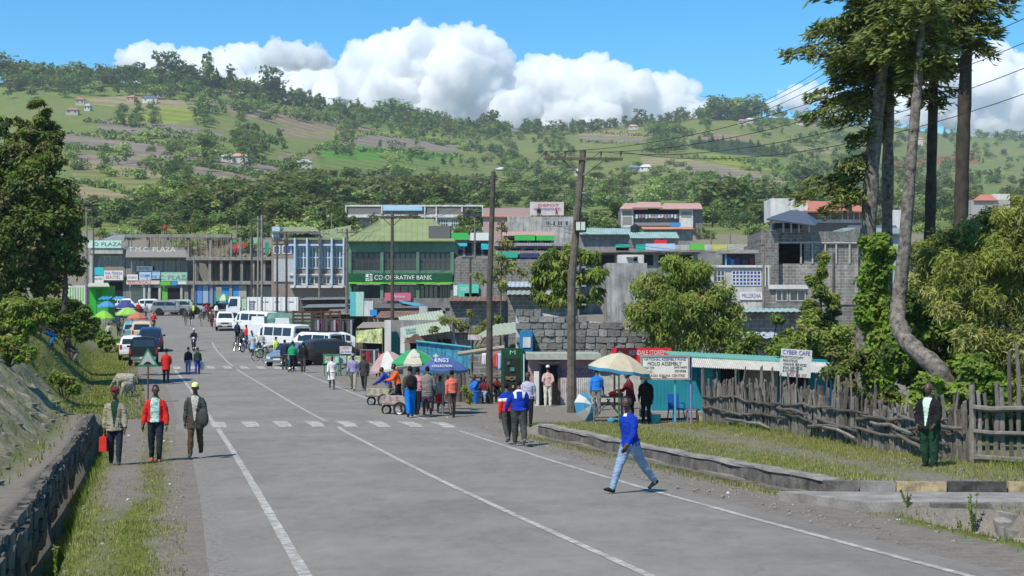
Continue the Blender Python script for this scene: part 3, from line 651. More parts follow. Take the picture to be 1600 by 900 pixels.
 for sx in (-1, 1):
  t = MB(); t.ell((0, 0, 0), (.0085, .005, .005), EYEW, 6, 4); ex.add([hp(*(Vector(v) + Vector((sx * .018, .0495, .003)))) * H for v in t.v], t.f, EYEW)
  t = MB(); t.ell((0, 0, 0), (.0042, .003, .0045), HAIR, 6, 4); ex.add([hp(*(Vector(v) + Vector((sx * .018, .0530, .003)))) * H for v in t.v], t.f, HAIR)
 t = MB(); t.ell((0, 0, 0), (.015, .004, .0045), EYEW, 6, 4); lip = mat("lips", (.09, .035, .03), rough=.5); ex.add([hp(*(Vector(v) + Vector((0, .058, -.032)))) * H for v in t.v], t.f, lip)
 vs = [tuple(c) for c in co] + ex.v; fs = polys + [tuple(i + n for i in f) for f in ex.f]
 idx += [slot(ex.mats[i]) for i in ex.m]
 m3 = bpy.data.meshes.new("person"); m3.from_pydata(vs, [], fs)
 for m in slots: m3.materials.append(m)
 m3.polygons.foreach_set("material_index", idx); m3.polygons.foreach_set("use_smooth", [True] * len(fs)); m3.update()
 o.data = m3
 Xp = (px - 800) / F * d if X is None else X
 s_ = Xp - float(xc(d)); g = max(gz(Xp, d), zroad(d) + .05 if -road_l(d) < s_ < road_r(d) else -99)
 o.location = (Xp, d, (g if z is None else z) + zoff + dz - .008); o.rotation_euler = (0, 0, r(face))
 tag(o, label, "person", group)
 if hat:
  hm = MB(); k = H
  def hadd(vs, fs, m): hm.add([hp(*v) * H for v in vs], fs, m)
  m = hatc
  if hat in ("cap", "beanie", "beret"):
   t = MB(); prof = [(.0525, .020), (.0545, .034), (.050, .055), (.036, .070), (.012, .078), (.001, .079)] if hat != "beret" else [(.050, .022), (.062, .034), (.063, .046), (.050, .062), (.028, .072), (.001, .075)]
   t.lathe(prof, m, n=14, cap=False); hadd([(v[0] * .93, v[1] * 1.12 - .004, v[2]) for v in t.v], t.f, m)
   if hat == "cap":
    vs = []
    for z_ in (.026, .020):
     vs += [(x, .048 + yy, z_ - yy * .12) for x, yy in ((-.040, 0), (-.036, .030), (-.015, .045), (.015, .045), (.036, .030), (.040, 0))]
    hadd(vs, [(0, 1, 2, 3, 4, 5), (11, 10, 9, 8, 7, 6)] + [(i, 6 + i, 6 + (i + 1) % 6, (i + 1) % 6) for i in range(6)], m)
  if hat == "helmet":
   t = MB(); t.ell((0, 0, .014), (.068, .076, .072), m, 14, 10); hadd([v for v in t.v], t.f, m)
  hm.build({"cap": "cap", "beanie": "knitted_hat", "beret": "beret", "helmet": "helmet"}[hat], o, True)
 o["_hip"] = 0
 PEOPLE.append(o)
 class Info: pass
 I = Info(); I.o = o; I.hands = []
 M_ = Matrix.Translation(o.location) @ Matrix.Rotation(r(face), 4, 'Z')
 for (wr, df, palm, sx) in hands: I.hands.append((M_ @ ((wr + df * .06) * H), M_.to_3x3() @ df))
 I.M = M_; I.H = H; I.at = at; I.hc = hc; I.knees = None
 return I
for n_, c_ in dict(grey=(.20, .19, .17), black=(.014, .014, .016), navy=(.02, .028, .06), beige=(.30, .27, .19), red=(.55, .025, .02), white=(.68, .66, .62), royal=(.008, .035, .33), jeans=(.22, .31, .43), shoe_dark=(.03, .027, .024), teal_print=(.30, .50, .45),
                   charcoal=(.055, .055, .052), dkgreen=(.018, .05, .03), salmon=(.60, .15, .10), blue=(.02, .17, .55), bright=(.0, .17, .60), purple=(.27, .24, .42), khaki=(.36, .33, .24), brown=(.10, .06, .035), orange=(.75, .12, .03), hivis=(.55, .75, .03), ltgrey=(.42, .41, .37), sneaker=(.42, .09, .08), maroon=(.14, .02, .025), green=(.02, .30, .12), cream=(.62, .60, .48), yellow=(.6, .42, .05), pink=(.6, .25, .3), lime=(.72, .78, .30), olive=(.10, .10, .05), blueblack=(.025, .03, .05), skyblue=(.30, .45, .65), mint=(.50, .66, .55)).items():
 cloth(n_, c_)
CL = lambda n: MATS["cloth_" + n]
# ------------------------------------------------------------------ the people of the photograph
p = person("walking man in dark red beret and beige jacket carrying a red jerrycan", 181, 34.6, 1.72, 186, vox=.011, top="blazer", tc=CL("beige"), inner=CL("dkgreen"), bc=CL("blueblack"), sc_=CL("charcoal"), hat="beret", hatc=CL("maroon"), lt=(10, 6), rt=(-6, 8), la=(8, 10, 12), ra=(-4, 9, 10), lean=1, nod=10)
JERRY = p.hands[1]
p = person("walking man in open red jacket over pale green patterned shirt", 244, 35.6, 1.76, 184, vox=.011, top="jacket", tc=CL("red"), inner=mat("cloth_pattern", (.33, .52, .47), rough=.9, var=.55, scale=14, fine=30), bc=CL("blueblack"), sc_=CL("sneaker"), lt=(7, 3), rt=(-7, 5), la=(4, 14, 14), ra=(6, 14, 14), lean=-1, yaw=-15)
p = person("walking man in pale yellow cap and dark grey coat with jacket over arm", 306, 36.2, 1.72, 184, vox=.011, top="coat", tc=CL("charcoal"), inner=CL("ltgrey"), bc=CL("brown"), sc_=CL("charcoal"), hat="cap", hatc=CL("lime"), lt=(-12, 22), rt=(9, 4), la=(12, 12, 88, 25), ra=(0, 9, 12), lean=1)
COATARM = p
p = person("man in royal blue sweater and pale jeans striding across the road", 984, 27.3, 1.75, 128, vox=.010, top="sweater", tc=CL("royal"), inner=CL("white"), bc=CL("jeans"), sc_=CL("shoe_dark"), la=(20, 10, 22), ra=(-24, 14, 12), lt=(-30, 14), rt=(24, 2), lean=4, yaw=-30, pitch=(-28, 16), build=.98)
p = person("stout man in black blazer standing by the picket fence", 1451, 31.3, 1.68, 138, vox=.011, top="blazer", tc=CL("black"), inner=CL("mint"), bc=CL("dkgreen"), sc_=CL("black"), lt=(2, 1), rt=(-2, 2), la=(8, 8, 30, 12), ra=(5, 10, 22, 14), lean=0, build=1.13, legs="wide", hair=0)
person("man in long red coat walking away along the road edge", 260, 77, 1.74, 8, top="coat", tc=CL("red"), bc=CL("black"), lt=(8, 3), rt=(-8, 8), la=(12, 10, 40, 20), ra=(12, 10, 40, 20))
person("child in black top and blue trousers walking on the hump, left of the pair", 294.5, 86, 1.52, 8, top="jacket", tc=CL("black"), bc=mat("cloth_stripe_blue", (.10, .18, .42), rough=.9, var=.4, scale=20), build=.95)
KID2 = person("child in dark hooded top walking beside another with a white bag", 309, 86, 1.50, 8, top="jacket", tc=CL("dkgreen"), bc=CL("royal"), build=.95, rt=(14, 4), lt=(-10, 10))
person("woman in white skirt suit with dark shoulder bag walking up the road", 519, 72, 1.56, -172, top="jacket", tc=CL("white"), bc=CL("white"), legs="skirt", sc_=CL("brown"), build=.98)
person("man in lilac shirt, pale trousers and purple cap walking downhill", 552, 71, 1.68, 176, top="shirt", tc=CL("purple"), bc=CL("khaki"), hat="cap", hatc=CL("purple"), build=1.1)
person("man in grey coat and dull green cap beside the lilac shirt", 569, 72.5, 1.66, 172, top="coat", tc=CL("charcoal"), bc=CL("charcoal"), hat="cap", hatc=CL("olive"))
person("vendor in orange bag and dark clothes behind the handcart", 622, 59.5, 1.62, 100, top="jacket", tc=CL("orange"), bc=CL("black"), la=(35, 6, 40), ra=(35, 6, 40), lean=12)
person("person in blue and white top bending over the handcart", 608, 60.2, 1.52, 80, top="shirt", tc=CL("royal"), bc=CL("grey"), lean=25, la=(40, 5, 20), ra=(40, 5, 20))
BACKP = person("man in dark jacket and bright blue trousers carrying a black backpack", 641, 52.6, 1.72, 12, top="jacket", tc=CL("charcoal"), bc=CL("bright"), legs="wide", sc_=CL("shoe_dark"), lt=(-16, 12), rt=(10, 2), pitch=(-25, 0))
person("person in black trousers beside the man with bright blue trousers", 652, 53.6, 1.66, -12, top="shirt", tc=CL("pink"), bc=CL("black"))
GREYLADY = person("woman in long grey top over dark purple skirt seen from behind", 668, 53.6, 1.70, 6, top="coat", tc=CL("grey"), bc=mat("cloth_aubergine", (.045, .025, .05)), legs="skirt", build=1.1, sc_=CL("brown"), la=(8, 12, 20), ra=(-4, 14, 30))
person("girl in black and white checked top and red skirt", 688, 56, 1.34, 10, top="shirt", tc=plaid("check_white_black", (.65, .65, .6), (.03, .03, .03), 34), bc=CL("red"), legs="skirt", build=.92, sc_=CL("shoe_dark"))
person("youth in salmon shirt and dark green trousers walking away", 706, 53.3, 1.62, 14, top="shirt", tc=CL("salmon"), bc=CL("dkgreen"), legs="slim", sc_=CL("shoe_dark"), lt=(-14, 26), rt=(8, 2), build=1.0)
person("boy in red, white and blue top walking left of the blue jersey", 792, 41.0, 1.60, 18, top="jacket", tc=CL("red"), bc=CL("charcoal"), lt=(-18, 22), rt=(12, 3), pitch=(-30, 0), sc_=CL("grey"), detail="boy")
JERSEY = person("man in blue and white sports jacket walking away from the camera", 811, 40.2, 1.70, 6, top="jacket", tc=CL("royal"), bc=CL("charcoal"), legs="wide", lt=(6, 3), rt=(-12, 26), pitch=(0, -35), sc_=CL("grey"), la=(6, 24, 20), build=1.05, vox=.012, detail="jersey")
person("person in purple striped shirt walking towards the camera past the blue jersey", 825, 46, 1.62, 172, top="shirt", tc=plaid("stripe_purple", (.28, .22, .42), (.6, .58, .62), 40), bc=CL("black"))
person("man in red checked shirt, white cap and pale trousers at the shop door", 856, 60.8, 1.62, 4, top="shirt", tc=plaid("check_red", (.50, .20, .17), (.55, .5, .45), 30), bc=CL("cream"), hat="cap", hatc=CL("white"), lt=(1, 1), rt=(-1, 1), la=(-25, 10, 50, 40), ra=(-25, 10, 50, 40), lean=0, sc_=CL("brown"))
person("seller in bright blue shirt behind the rough wooden table", 932, 53.0, 1.58, -10, top="shirt", tc=CL("blue"), bc=CL("grey"), lt=(1, 1), rt=(-1, 1), dz=.12)
person("dark clothed person standing under the cream parasol", 985, 51.5, 1.60, 60, top="coat", tc=CL("maroon"), bc=CL("black"), lt=(1, 1), rt=(-1, 1), la=(30, 5, 60), lean=8)
person("person in black with a pale bare arm beside the turquoise kiosk", 1009, 50.4, 1.60, 170, top="coat", tc=CL("black"), bc=CL("black"), lt=(1, 1), rt=(-1, 1))
# ------------------------------------------------------------------ stone drains, kerbs and the picket fence
CONC = mat("weathered_concrete", (.25, .235, .21), rough=.95, var=.32, scale=2.2, fine=28, bump=.5)
DCONC = mat("stained_concrete", (.13, .12, .105), rough=.95, var=.5, scale=3.5, fine=24, bump=.6)
DSTONE = mat("dark_rubble_stone", (.115, .103, .09), rough=.95, var=.35, scale=5, fine=40, bump=.8, rnd=.4)
def stone_mesh(sx, sy, sz, m, seed, j=.16):
 rr = random.Random(seed); mb = MB(); vs = []
 for iz in (-.5, .5):
  for iy in (-.5, .5):
   for ix in (-.5, 0, .5): vs.append((sx * (ix + rr.uniform(-j, j) * .5), sy * (iy * (1.12 if ix == 0 else .9) + rr.uniform(-j, j) * .5), sz * (iz * (1.05 if ix == 0 else .92) + rr.uniform(-j, j) * .5)))
 i = lambda z, y, x: z * 6 + y * 3 + x
 fs = []
 for x in (0, 1): fs += [(i(0, 0, x), i(0, 1, x), i(0, 1, x + 1), i(0, 0, x + 1)), (i(1, 0, x), i(1, 0, x + 1), i(1, 1, x + 1), i(1, 1, x)), (i(0, 0, x), i(0, 0, x + 1), i(1, 0, x + 1), i(1, 0, x)), (i(0, 1, x), i(1, 1, x), i(1, 1, x + 1), i(0, 1, x + 1))]
 fs += [(i(0, 0, 0), i(1, 0, 0), i(1, 1, 0), i(0, 1, 0)), (i(0, 0, 2), i(0, 1, 2), i(1, 1, 2), i(1, 0, 2))]
 mb.add(vs, fs, m); return mb.mesh("stone")
def ribbon(fn, Ys, prof, m, name, parent=None):
 """A long wall swept along the road: prof is a list of (sideways, height) around its section, fn(Y) gives its foot."""
 mb = MB(); k = len(prof); vs = []
 for Y in Ys:
  o = fn(Y)
  for i, (a, h) in enumerate(prof): vs.append((o.x + a + vnoise(Y, i * 2., 2.1) * .025, Y + vnoise(Y, i, 1.3) * .02, o.z + h + (vnoise(Y, i * .2, 1.7) * .03 if h > .1 else 0)))
 n = len(Ys)
 fs = [(i * k + j, (i + 1) * k + j, (i + 1) * k + (j + 1) % k, i * k + (j + 1) % k) for i in range(n - 1) for j in range(k)] + [tuple(range(k)), tuple(range(n * k - 1, (n - 1) * k - 1, -1))]
 mb.add(vs, fs, m); return mb.build(name, parent)
def lw(Y): X = float(xc(Y)) - 7.5 - float(ditch_off(Y)); return Vector((X, Y, float(zr(Y))))
t = thing("ditch_wall", "dark rubble stone wall lining the roadside ditch on the left", "wall", (0, 0, 0))
ribbon(lw, np.arange(12, 53, .6), [(-.05, -.8), (-.05, .16), (-.42, .16), (-.42, -.8)], mat("ditch_mortar", (.06, .055, .05), rough=1, var=.4), "backing", t)
sm = [stone_mesh(.40, .14, .24, DSTONE, k) for k in range(5)]
for row in range(-1, 3):
 Y = 15.2 + row * .17
 while Y < 51:
  o = lw(Y); L_ = ru(.38, .5) if Y < 32 else ru(.56, .7)
  s_ = link("stone", R.choice(sm), t, (o.x - (.06 if row >= 0 else .12) + ru(-.03, .04), Y, o.z + (.03 - row * .25 if row >= 0 else .17) + ru(-.02, .02))); s_.rotation_euler = (ru(-.1, .1), ru(-.1, .1), pi / 2 + .22 + ru(-.1, .1)); s_.scale = (L_ / .42, ru(.8, 1.2), ru(.85, 1.08)); Y += L_
def rw(Y): X = float(xc(Y)) + float(wall_s(Y)); return Vector((X, Y, float(zr(Y))))
t = thing("drain_wall", "low stained concrete wall holding the grass terrace beside the road", "wall")
ribbon(rw, np.arange(26.9, 44.6, .35), [(-.04, -.2), (-.02, .28), (.3, .28), (.3, -.2)], DCONC, "wall", t)
Y = 26.9
while Y < 44.2:
 L_ = ru(1.1, 2.2); e = min(Y + L_ - .03, 44.5); ribbon(rw, np.linspace(Y, e, 6), [(-.05, .283), (-.04, .335), (.28, .34), (.28, .283)], CONC, "coping", t); Y += L_
ribbon(lambda Y: rw(Y) + Vector((-.34, 0, 0)), np.arange(27.4, 43, .4), [(-.05, -.2), (-.05, .055), (.16, .06), (.16, -.2)], DCONC, "channel_edge", t)
YEL = mat("kerb_yellow", (.36, .28, .16), rough=.9, var=.5, scale=6, fine=40); BLK = mat("kerb_black", (.06, .057, .052), rough=.9, var=.6, scale=6)
t = thing("painted_kerb", "kerb of yellow, black and bare grey blocks along the side road", "kerb")
x0 = 5.35
for k, (L_, m) in enumerate(((.62, DCONC), (.6, CONC), (.85, YEL), (1.0, BLK), (.9, YEL), (1., BLK), (1., YEL), (1., BLK), (1, YEL), (1, BLK))):
 mb = MB(); mb.box((0, 0, 0), (L_ - .012, .16, .3), m, taper=.97); y_ = 26.55 - k * .10; mb.build("kerb_stone", t, loc=(x0 + L_ / 2, y_, float(zr(y_)) + .17 + ru(-.01, .01)), rz=-.10 + ru(-.02, .02)); x0 += L_
mb = MB(); v0 = [(4.55, 26.3, .16), (5.35, 25.9, .2), (12, 25.1, .25), (12, 23.85, .24), (6.95, 24.05, .24), (5.6, 24.3, .2)]
g0 = float(zr(25.2))
mb.slab([(x, y, z + g0 - .03) for x, y, z in v0][::-1], .2, CONC); tag(mb.build("pavement"), "pale concrete slab of the side road entrance", kind="structure")
t = thing("culvert_headwall", "grey concrete culvert headwall under the side road slab", "culvert")
mb = MB(); mb.box((6.93, 23.78, g0 + .02), (.95, .18, .40), DCONC, rz=-.08, taper=.96); mb.build("headwall", t)
mb = MB(); mb.box((7.52, 23.45, g0 - .08), (.20, .75, .42), CONC, rz=.22); mb.build("wing_wall", t)
t = thing("stone_drain_edge", "short pale stone edging of the drain in the right foreground", "drain edge")
sm2 = [stone_mesh(.34, .2, .22, mat("pale_rubble_stone", (.24, .23, .20), rough=.95, var=.3, rnd=.3, bump=.6), k + 20) for k in range(4)]
for k in range(14):
 Y = 23.2 - k * .30; s_ = link("stone", R.choice(sm2), t, (7.42 + k * .022 + ru(-.02, .02), Y, gz(7.4 + k * .03, Y) + .02)); s_.rotation_euler = (ru(-.1, .1), ru(-.1, .1), pi / 2 + ru(-.15, .15))
WOOD = mat("weathered_wood", (.155, .138, .12), rough=.95, var=.34, scale=7, fine=55, bump=.6, rnd=.42)
WOODD = mat("dark_weathered_wood", (.105, .093, .08), rough=.95, var=.3, scale=7, fine=55, bump=.6, rnd=.35)
def picket(seed, fl=.45):
 rr = random.Random(seed); pts = []; ra = []
 for k in range(4): pts.append((rr.uniform(-.02, .02) * k * .6, rr.uniform(-.015, .015) * k, k / 3)); ra.append(.5 * rr.uniform(.85, 1.1) * (1 - .06 * k))
 mb = MB(); vs = []; n = 6
 for (x, y, z), r_ in zip(pts, ra):
  for j in range(n): a = 2 * pi * j / n; vs.append((x + cos(a) * r_ * .1, y + sin(a) * r_ * .1 * fl, z + (rr.uniform(-.03, .03) if z == 1 else 0)))
 fs = [(i * n + j, i * n + (j + 1) % n, (i + 1) * n + (j + 1) % n, (i + 1) * n + j) for i in range(3) for j in range(n)] + [tuple(18 + j for j in range(6))]
 mb.add(vs, fs, WOOD if seed % 3 else WOODD); return mb.mesh("picket")
PK = [picket(k) for k in range(9)]
def rail(pts, r_, t, m=WOODD, name="rail"):
 P_ = [];
 for i in range(len(pts) - 1):
  a, b = Vector(pts[i]), Vector(pts[i + 1]); k = max(1, int((b - a).length / .35))
  for j in range(k): q = a.lerp(b, j / k); P_.append(q + Vector((ru(-.01, .01), ru(-.01, .01), ru(-.025, .025))))
 P_.append(Vector(pts[-1])); n = len(P_); mb = MB(); mb.tube(P_, [r_ * (1 - .3 * i / n) * ru(.88, 1.12) for i in range(n)], m, 7); return mb.build(name, t)
FA, FB = Vector((6.25, 49.6, 0)), Vector((9.55, 32.0, 0))
t = thing("picket_fence", "long leaning fence of weathered grey offcut pickets and crooked rails", "fence")
FL = (FB - FA).length; fd = (FB - FA) / FL; fn = Vector((fd.y, -fd.x, 0)); N_ = 250
if fn.x > 0: fn = -fn
def fpt(s, h, off=0.): p_ = FA + fd * s + fn * off; return Vector((p_.x, p_.y, gz(p_.x, p_.y) + h))
for i in range(N_):
 s = FL * i / (N_ - 1); h = 1.34 - .24 * s / FL + .14 * vnoise(i * .37, 3., 1) + ru(-.14, .14) + (.45 if R.random() < .10 else 0) - (.12 if s > 12.5 else 0)
 p_ = fpt(s + ru(-.02, .02), -.05, ru(-.03, .03)); o = link("picket", R.choice(PK), t, p_); wdt = ru(1.05, 1.75); o.scale = (wdt, wdt, h + .05); o.rotation_euler = (ru(-.07, .07), ru(-.06, .06), atan2(fd.y, fd.x) + ru(-.4, .4))
hh = lambda s: .82 + .05 * sin(s * .9)
for a in np.arange(0, FL - 1.2, 2.1): rail([fpt(a - .1, hh(a) + ru(-.03, .03), .09), fpt(a + 1.1, hh(a) + ru(-.06, .04), .09), fpt(min(a + 2.4, FL), hh(a + 2) + ru(-.05, .05), .10)], .042, t)
for a in np.arange(0, FL - 1.4, 2.4): rail([fpt(a, .50 + ru(-.08, .05), .10), fpt(a + 1.3, .45 + ru(-.08, .06), .10), fpt(min(a + 2.7, FL), .42 + ru(-.1, .06), .11)], .045, t)
for a, b, h1, h2 in ((2.5, 4.8, .20, .12), (4.5, 6.4, .16, .08), (6.9, 9.1, .66, .60), (10.0, 12.2, .34, .2), (12.3, 14.6, .70, .74), (13.2, 15.4, .62, .52), (14.6, 16.8, .40, .08), (15.2, 17.3, .60, .62), (16.0, 17.8, .72, .70), (9.2, 11.2, .30, .38)): rail([fpt(a, h1, .13), fpt((a + b) / 2, (h1 + h2) / 2 + .04, .15), fpt(min(b, FL), h2, .13)], .05, t, WOOD)
t = thing("wooden_gate", "wooden gate of upright slats and three thick rails", "gate")
GA = FB + Vector((.02, -.05, 0)); GB = Vector((11.6, 31.2, 0)); gd = (GB - GA).normalized(); gl = (GB - GA).length; gn = Vector((gd.y, -gd.x, 0))
def gpt(s, h, off=0.): p_ = GA + gd * s + gn * off; return Vector((p_.x, p_.y, gz(p_.x, p_.y) + h))
mb = MB(); mb.tube([gpt(0, -.1), gpt(.0, .7), gpt(-.02, 1.62)], [.075, .07, .06], WOOD, 8); mb.build("gate_post", t)
for s in np.arange(.14, gl, .155):
 h = ru(1.35, 1.75) if R.random() < .75 else ru(2.0, 2.4); o = link("slat", R.choice(PK), t, gpt(s, .06)); o.scale = (ru(.75, 1.1), .6, h); o.rotation_euler = (ru(-.03, .03), ru(-.03, .03), atan2(gd.y, gd.x))
for h, r_ in ((1.13, .062), (.62, .05), (.10, .075)): rail([gpt(.02, h + .02, .09), gpt(gl / 2, h, .09), gpt(gl, h - .02, .09)], r_, t, WOOD)
# ------------------------------------------------------------------ vehicles (built facing +Y, standing on z = 0)
TYRE = mat("tyre_rubber", (.015, .015, .015), rough=.9); RIM = mat("wheel_metal", (.38, .38, .38), rough=.35, metal=.7, var=.08)
GL = glass(); CHROME = mat("chrome", (.5, .5, .5), rough=.25, metal=.9); PLAS = mat("black_plastic", (.02, .02, .021), rough=.7)
HL = mat("headlight_lens", (.62, .64, .66), rough=.15, spec=.7); TL = mat("tail_light_lens", (.40, .015, .012), rough=.2, spec=.6); PLT = mat("number_plate", (.65, .62, .50), rough=.5)
def paint(n, c, metal=0., rough=.3): return mat("paint_" + n, c, rough=rough, metal=metal, var=.05, scale=1.5, fine=6, spec=.55)
STY = {
 "suv": dict(L=[(-2.2, .5, .62, .95, .97, .72, .72, .70), (-2.15, .42, .62, 1.02, 1.05, .84, .82, .78), (-2.02, .38, .62, 1.06, 1.62, .87, .85, .70), (-1.9, .38, .62, 1.06, 1.70, .87, .86, .70), (.35, .36, .62, 1.05, 1.74, .88, .86, .71), (.6, .36, .62, 1.04, 1.66, .88, .86, .70), (1.2, .38, .62, 1.03, 1.08, .87, .85, .80), (2.0, .40, .62, .92, .98, .85, .82, .74), (2.2, .48, .62, .82, .86, .76, .74, .68)], wh=(1.38, -1.32, .36), win=(2, 5), fw=(5, 6)),
 "hatch": dict(L=[(-2.05, .45, .6, .9, .92, .70, .70, .66), (-2.0, .36, .58, .98, 1.02, .80, .79, .74), (-1.75, .30, .56, 1.0, 1.46, .83, .82, .64), (-1.4, .30, .56, .99, 1.58, .84, .82, .64), (.15, .28, .56, .95, 1.60, .84, .82, .64), (.5, .28, .56, .94, 1.50, .84, .82, .63), (1.35, .30, .56, .92, .97, .83, .80, .72), (1.9, .32, .56, .80, .86, .80, .76, .64), (2.1, .4, .56, .68, .72, .66, .62, .55)], wh=(1.3, -1.28, .32), win=(2, 5), fw=(5, 6)),
 "sedan": dict(L=[(-2.2, .42, .58, .86, .90, .72, .70, .66), (-2.1, .34, .58, .94, 1.0, .82, .80, .72), (-1.55, .30, .56, .94, 1.02, .84, .82, .70), (-1.0, .30, .56, .93, 1.36, .84, .82, .60), (-.6, .28, .56, .92, 1.43, .84, .82, .60), (.25, .28, .56, .92, 1.42, .84, .82, .60), (1.05, .30, .56, .90, .95, .84, .80, .72), (1.95, .32, .56, .76, .84, .80, .76, .64), (2.2, .38, .56, .66, .70, .68, .62, .56)], wh=(1.35, -1.3, .31), win=(3, 5), fw=(5, 6)),
 "van": dict(L=[(-2.35, .48, .7, 1.1, 1.12, .76, .78, .74), (-2.32, .40, .7, 1.12, 1.95, .83, .84, .72), (-2.1, .36, .7, 1.12, 2.03, .85, .85, .73), (1.3, .36, .7, 1.12, 2.05, .85, .85, .73), (1.65, .36, .7, 1.10, 1.88, .85, .84, .72), (2.15, .38, .7, 1.06, 1.12, .84, .82, .76), (2.35, .42, .7, .90, .96, .78, .76, .70)], wh=(1.55, -1.35, .34), win=(2, 4), fw=(4, 5)),
 "pickup": dict(L=[(-2.5, .62, .72, 1.02, 1.03, .84, .84, .83), (-2.48, .5, .72, 1.03, 1.04, .86, .86, .84), (-.75, .48, .72, 1.04, 1.05, .87, .86, .84), (-.7, .46, .72, 1.05, 1.60, .87, .86, .72), (-.5, .46, .72, 1.05, 1.72, .87, .86, .70), (.55, .46, .72, 1.05, 1.72, .87, .86, .70), (1.1, .46, .72, 1.04, 1.10, .87, .85, .80), (2.2, .48, .72, .96, 1.03, .86, .83, .76), (2.5, .5, .72, .84, .9, .80, .76, .70)], wh=(1.5, -1.5, .39), win=(3, 5), fw=(5, 6)),
}
def car(name, label, cat, kind, pm, px, d, rz, group=None, X=None, z=None, rack=False, sc_=1.):
 S = STY[kind]; L_ = S["L"]
 Xp = (px - 800) / F * d if X is None else X
 s_ = Xp - float(xc(d)); g = zroad(d) + .01 if -road_l(d) < s_ < road_r(d) else gz(Xp, d)
 if z is not None: g = z
 t = thing(name, label, cat, (Xp, d, g), radians(rz), group); t.scale = (sc_, sc_, sc_)
 e = .3; pitch = (gz(Xp, d + e) - gz(Xp, d - e)) / (2 * e); t.rotation_euler = (atan2(pitch, 1) * cos(radians(rz)), 0, radians(rz))
 mb = MB(); n = len(L_); vs = []
 for (y, zb, zm, ze, zt, wb, we, wt_) in L_:
  r_ = [(-wb * .93, zb), (-wb, zm), (-we, ze), (-(we * .25 + wt_ * .75), ze + (zt - ze) * .82), (-wt_ * .9, zt - .01), (0, zt + .035), (wt_ * .9, zt - .01), ((we * .25 + wt_ * .75), ze + (zt - ze) * .82), (we, ze), (wb, zm), (wb * .93, zb)]
  vs += [(x, y, z_) for x, z_ in r_]
 k = 11
 mb.add(vs, [(i * k + j, (i + 1) * k + j, (i + 1) * k + (j + 1) % k, i * k + (j + 1) % k) for i in range(n - 1) for j in range(k)] + [tuple(range(k)), tuple(range(n * k - 1, (n - 1) * k - 1, -1))], pm)
 body = mb.build("body", t)
 a, b = S["win"]
 def P_(i, side, f, out=.012):
  y, zb, zm, ze, zt, wb, we, wt_ = L_[i] if isinstance(i, int) else [lerp(p, q, i % 1) for p, q in zip(L_[int(i)], L_[int(i) + 1])]
  z_ = ze + (zt - ze) * f; x = we + ((we * .25 + wt_ * .75) - we) * (f / .82); return Vector((side * (x + out), y, z_))
 spans = {"suv": [(2.4, 3.1), (3.12, 3.55), (3.58, 4.9)], "hatch": [(2.5, 3.25), (3.3, 3.95), (4.0, 5.0)], "sedan": [(3.4, 4.2), (4.3, 5.2)], "van": [(2.02, 2.3), (2.33, 2.62), (2.65, 2.95), (3.1, 3.95)], "pickup": [(3.5, 4.45), (4.5, 5.1)]}[kind]
 for sd in (-1, 1):
  for (u, v) in spans:
   w_ = MB(); q = [P_(u, sd, .10), P_(v, sd, .10), P_(v, sd, .74), P_(u, sd, .74)]
   w_.slab(q if sd > 0 else q[::-1], .02, GL); w_.build("side_window", t)
 def cross(i0, i1, f0, f1, nm):
  p = [L_[i0], L_[i1]]; c = []
  for f_ in (f0, f1):
   y, zb, zm, ze, zt, wb, we, wt_ = [lerp(u, v, f_) for u, v in zip(*p)]; c.append((y, zt, wt_ * .84))
  (y0, z0, w0), (y1, z1, w1) = c; dn = .03; s = 1 if y1 > y0 else -1
  w_ = MB(); q = [Vector((-w0, y0, z0 + dn)), Vector((w0, y0, z0 + dn)), Vector((w1, y1, z1 + dn)), Vector((-w1, y1, z1 + dn))]
  nrm = Vector((0, z0 - z1, y1 - y0)).normalized() * .02
  w_.slab([v + nrm for v in (q if s > 0 else q[::-1])], .02, GL); w_.build(nm, t)
 cross(S["fw"][0], S["fw"][1], .12, .86, "windscreen")
 ri = a if kind != "sedan" else 3
 if kind in ("suv", "hatch", "van"):
  y, zb, zm, ze, zt, wb, we, wt_ = L_[ri - 1]; y2 = L_[ri][0]; zt2 = L_[ri][4]; w_ = MB(); yb = L_[1][0] - .02
  if kind == "van": q = [(-.66, yb, 1.22), (.66, yb, 1.22), (.62, yb - .0, 1.78), (-.62, yb, 1.78)]
  else: y1, z1 = L_[1][0], L_[1][4]; q = [(-.64, lerp(y1, y2, .1) - .03, lerp(z1, zt2, .1)), (.64, lerp(y1, y2, .1) - .03, lerp(z1, zt2, .1)), (.58, lerp(y1, y2, .86) - .03, lerp(z1, zt2, .86)), (-.58, lerp(y1, y2, .86) - .03, lerp(z1, zt2, .86))]
  w_.slab([Vector(v) for v in q], .02, GL); w_.build("rear_window", t)
 elif kind == "sedan": cross(2, 3, .1, .86, "rear_window")
 else: cross(2, 3, .1, .9, "rear_window")
 for sd in (-1, 1):
  for u in ([spans[0][0] - .06] if kind == "pickup" else []) + [sp_[1] + .02 for sp_ in spans[-2:]]:
   w_ = MB(); p0 = P_(u, sd, .02, .004); w_.box((sd * (L_[3][5] + .002), p0.y, (.42 + p0.z) / 2), (.012, .025, p0.z - .44), PLAS); w_.build("door_seam", t)
   w_ = MB(); w_.box((sd * (L_[3][5] + .012), p0.y - .14, p0.z - .1), (.03, .16, .035), PLAS); w_.build("door_handle", t)
 yf, yr, r_ = S["wh"]
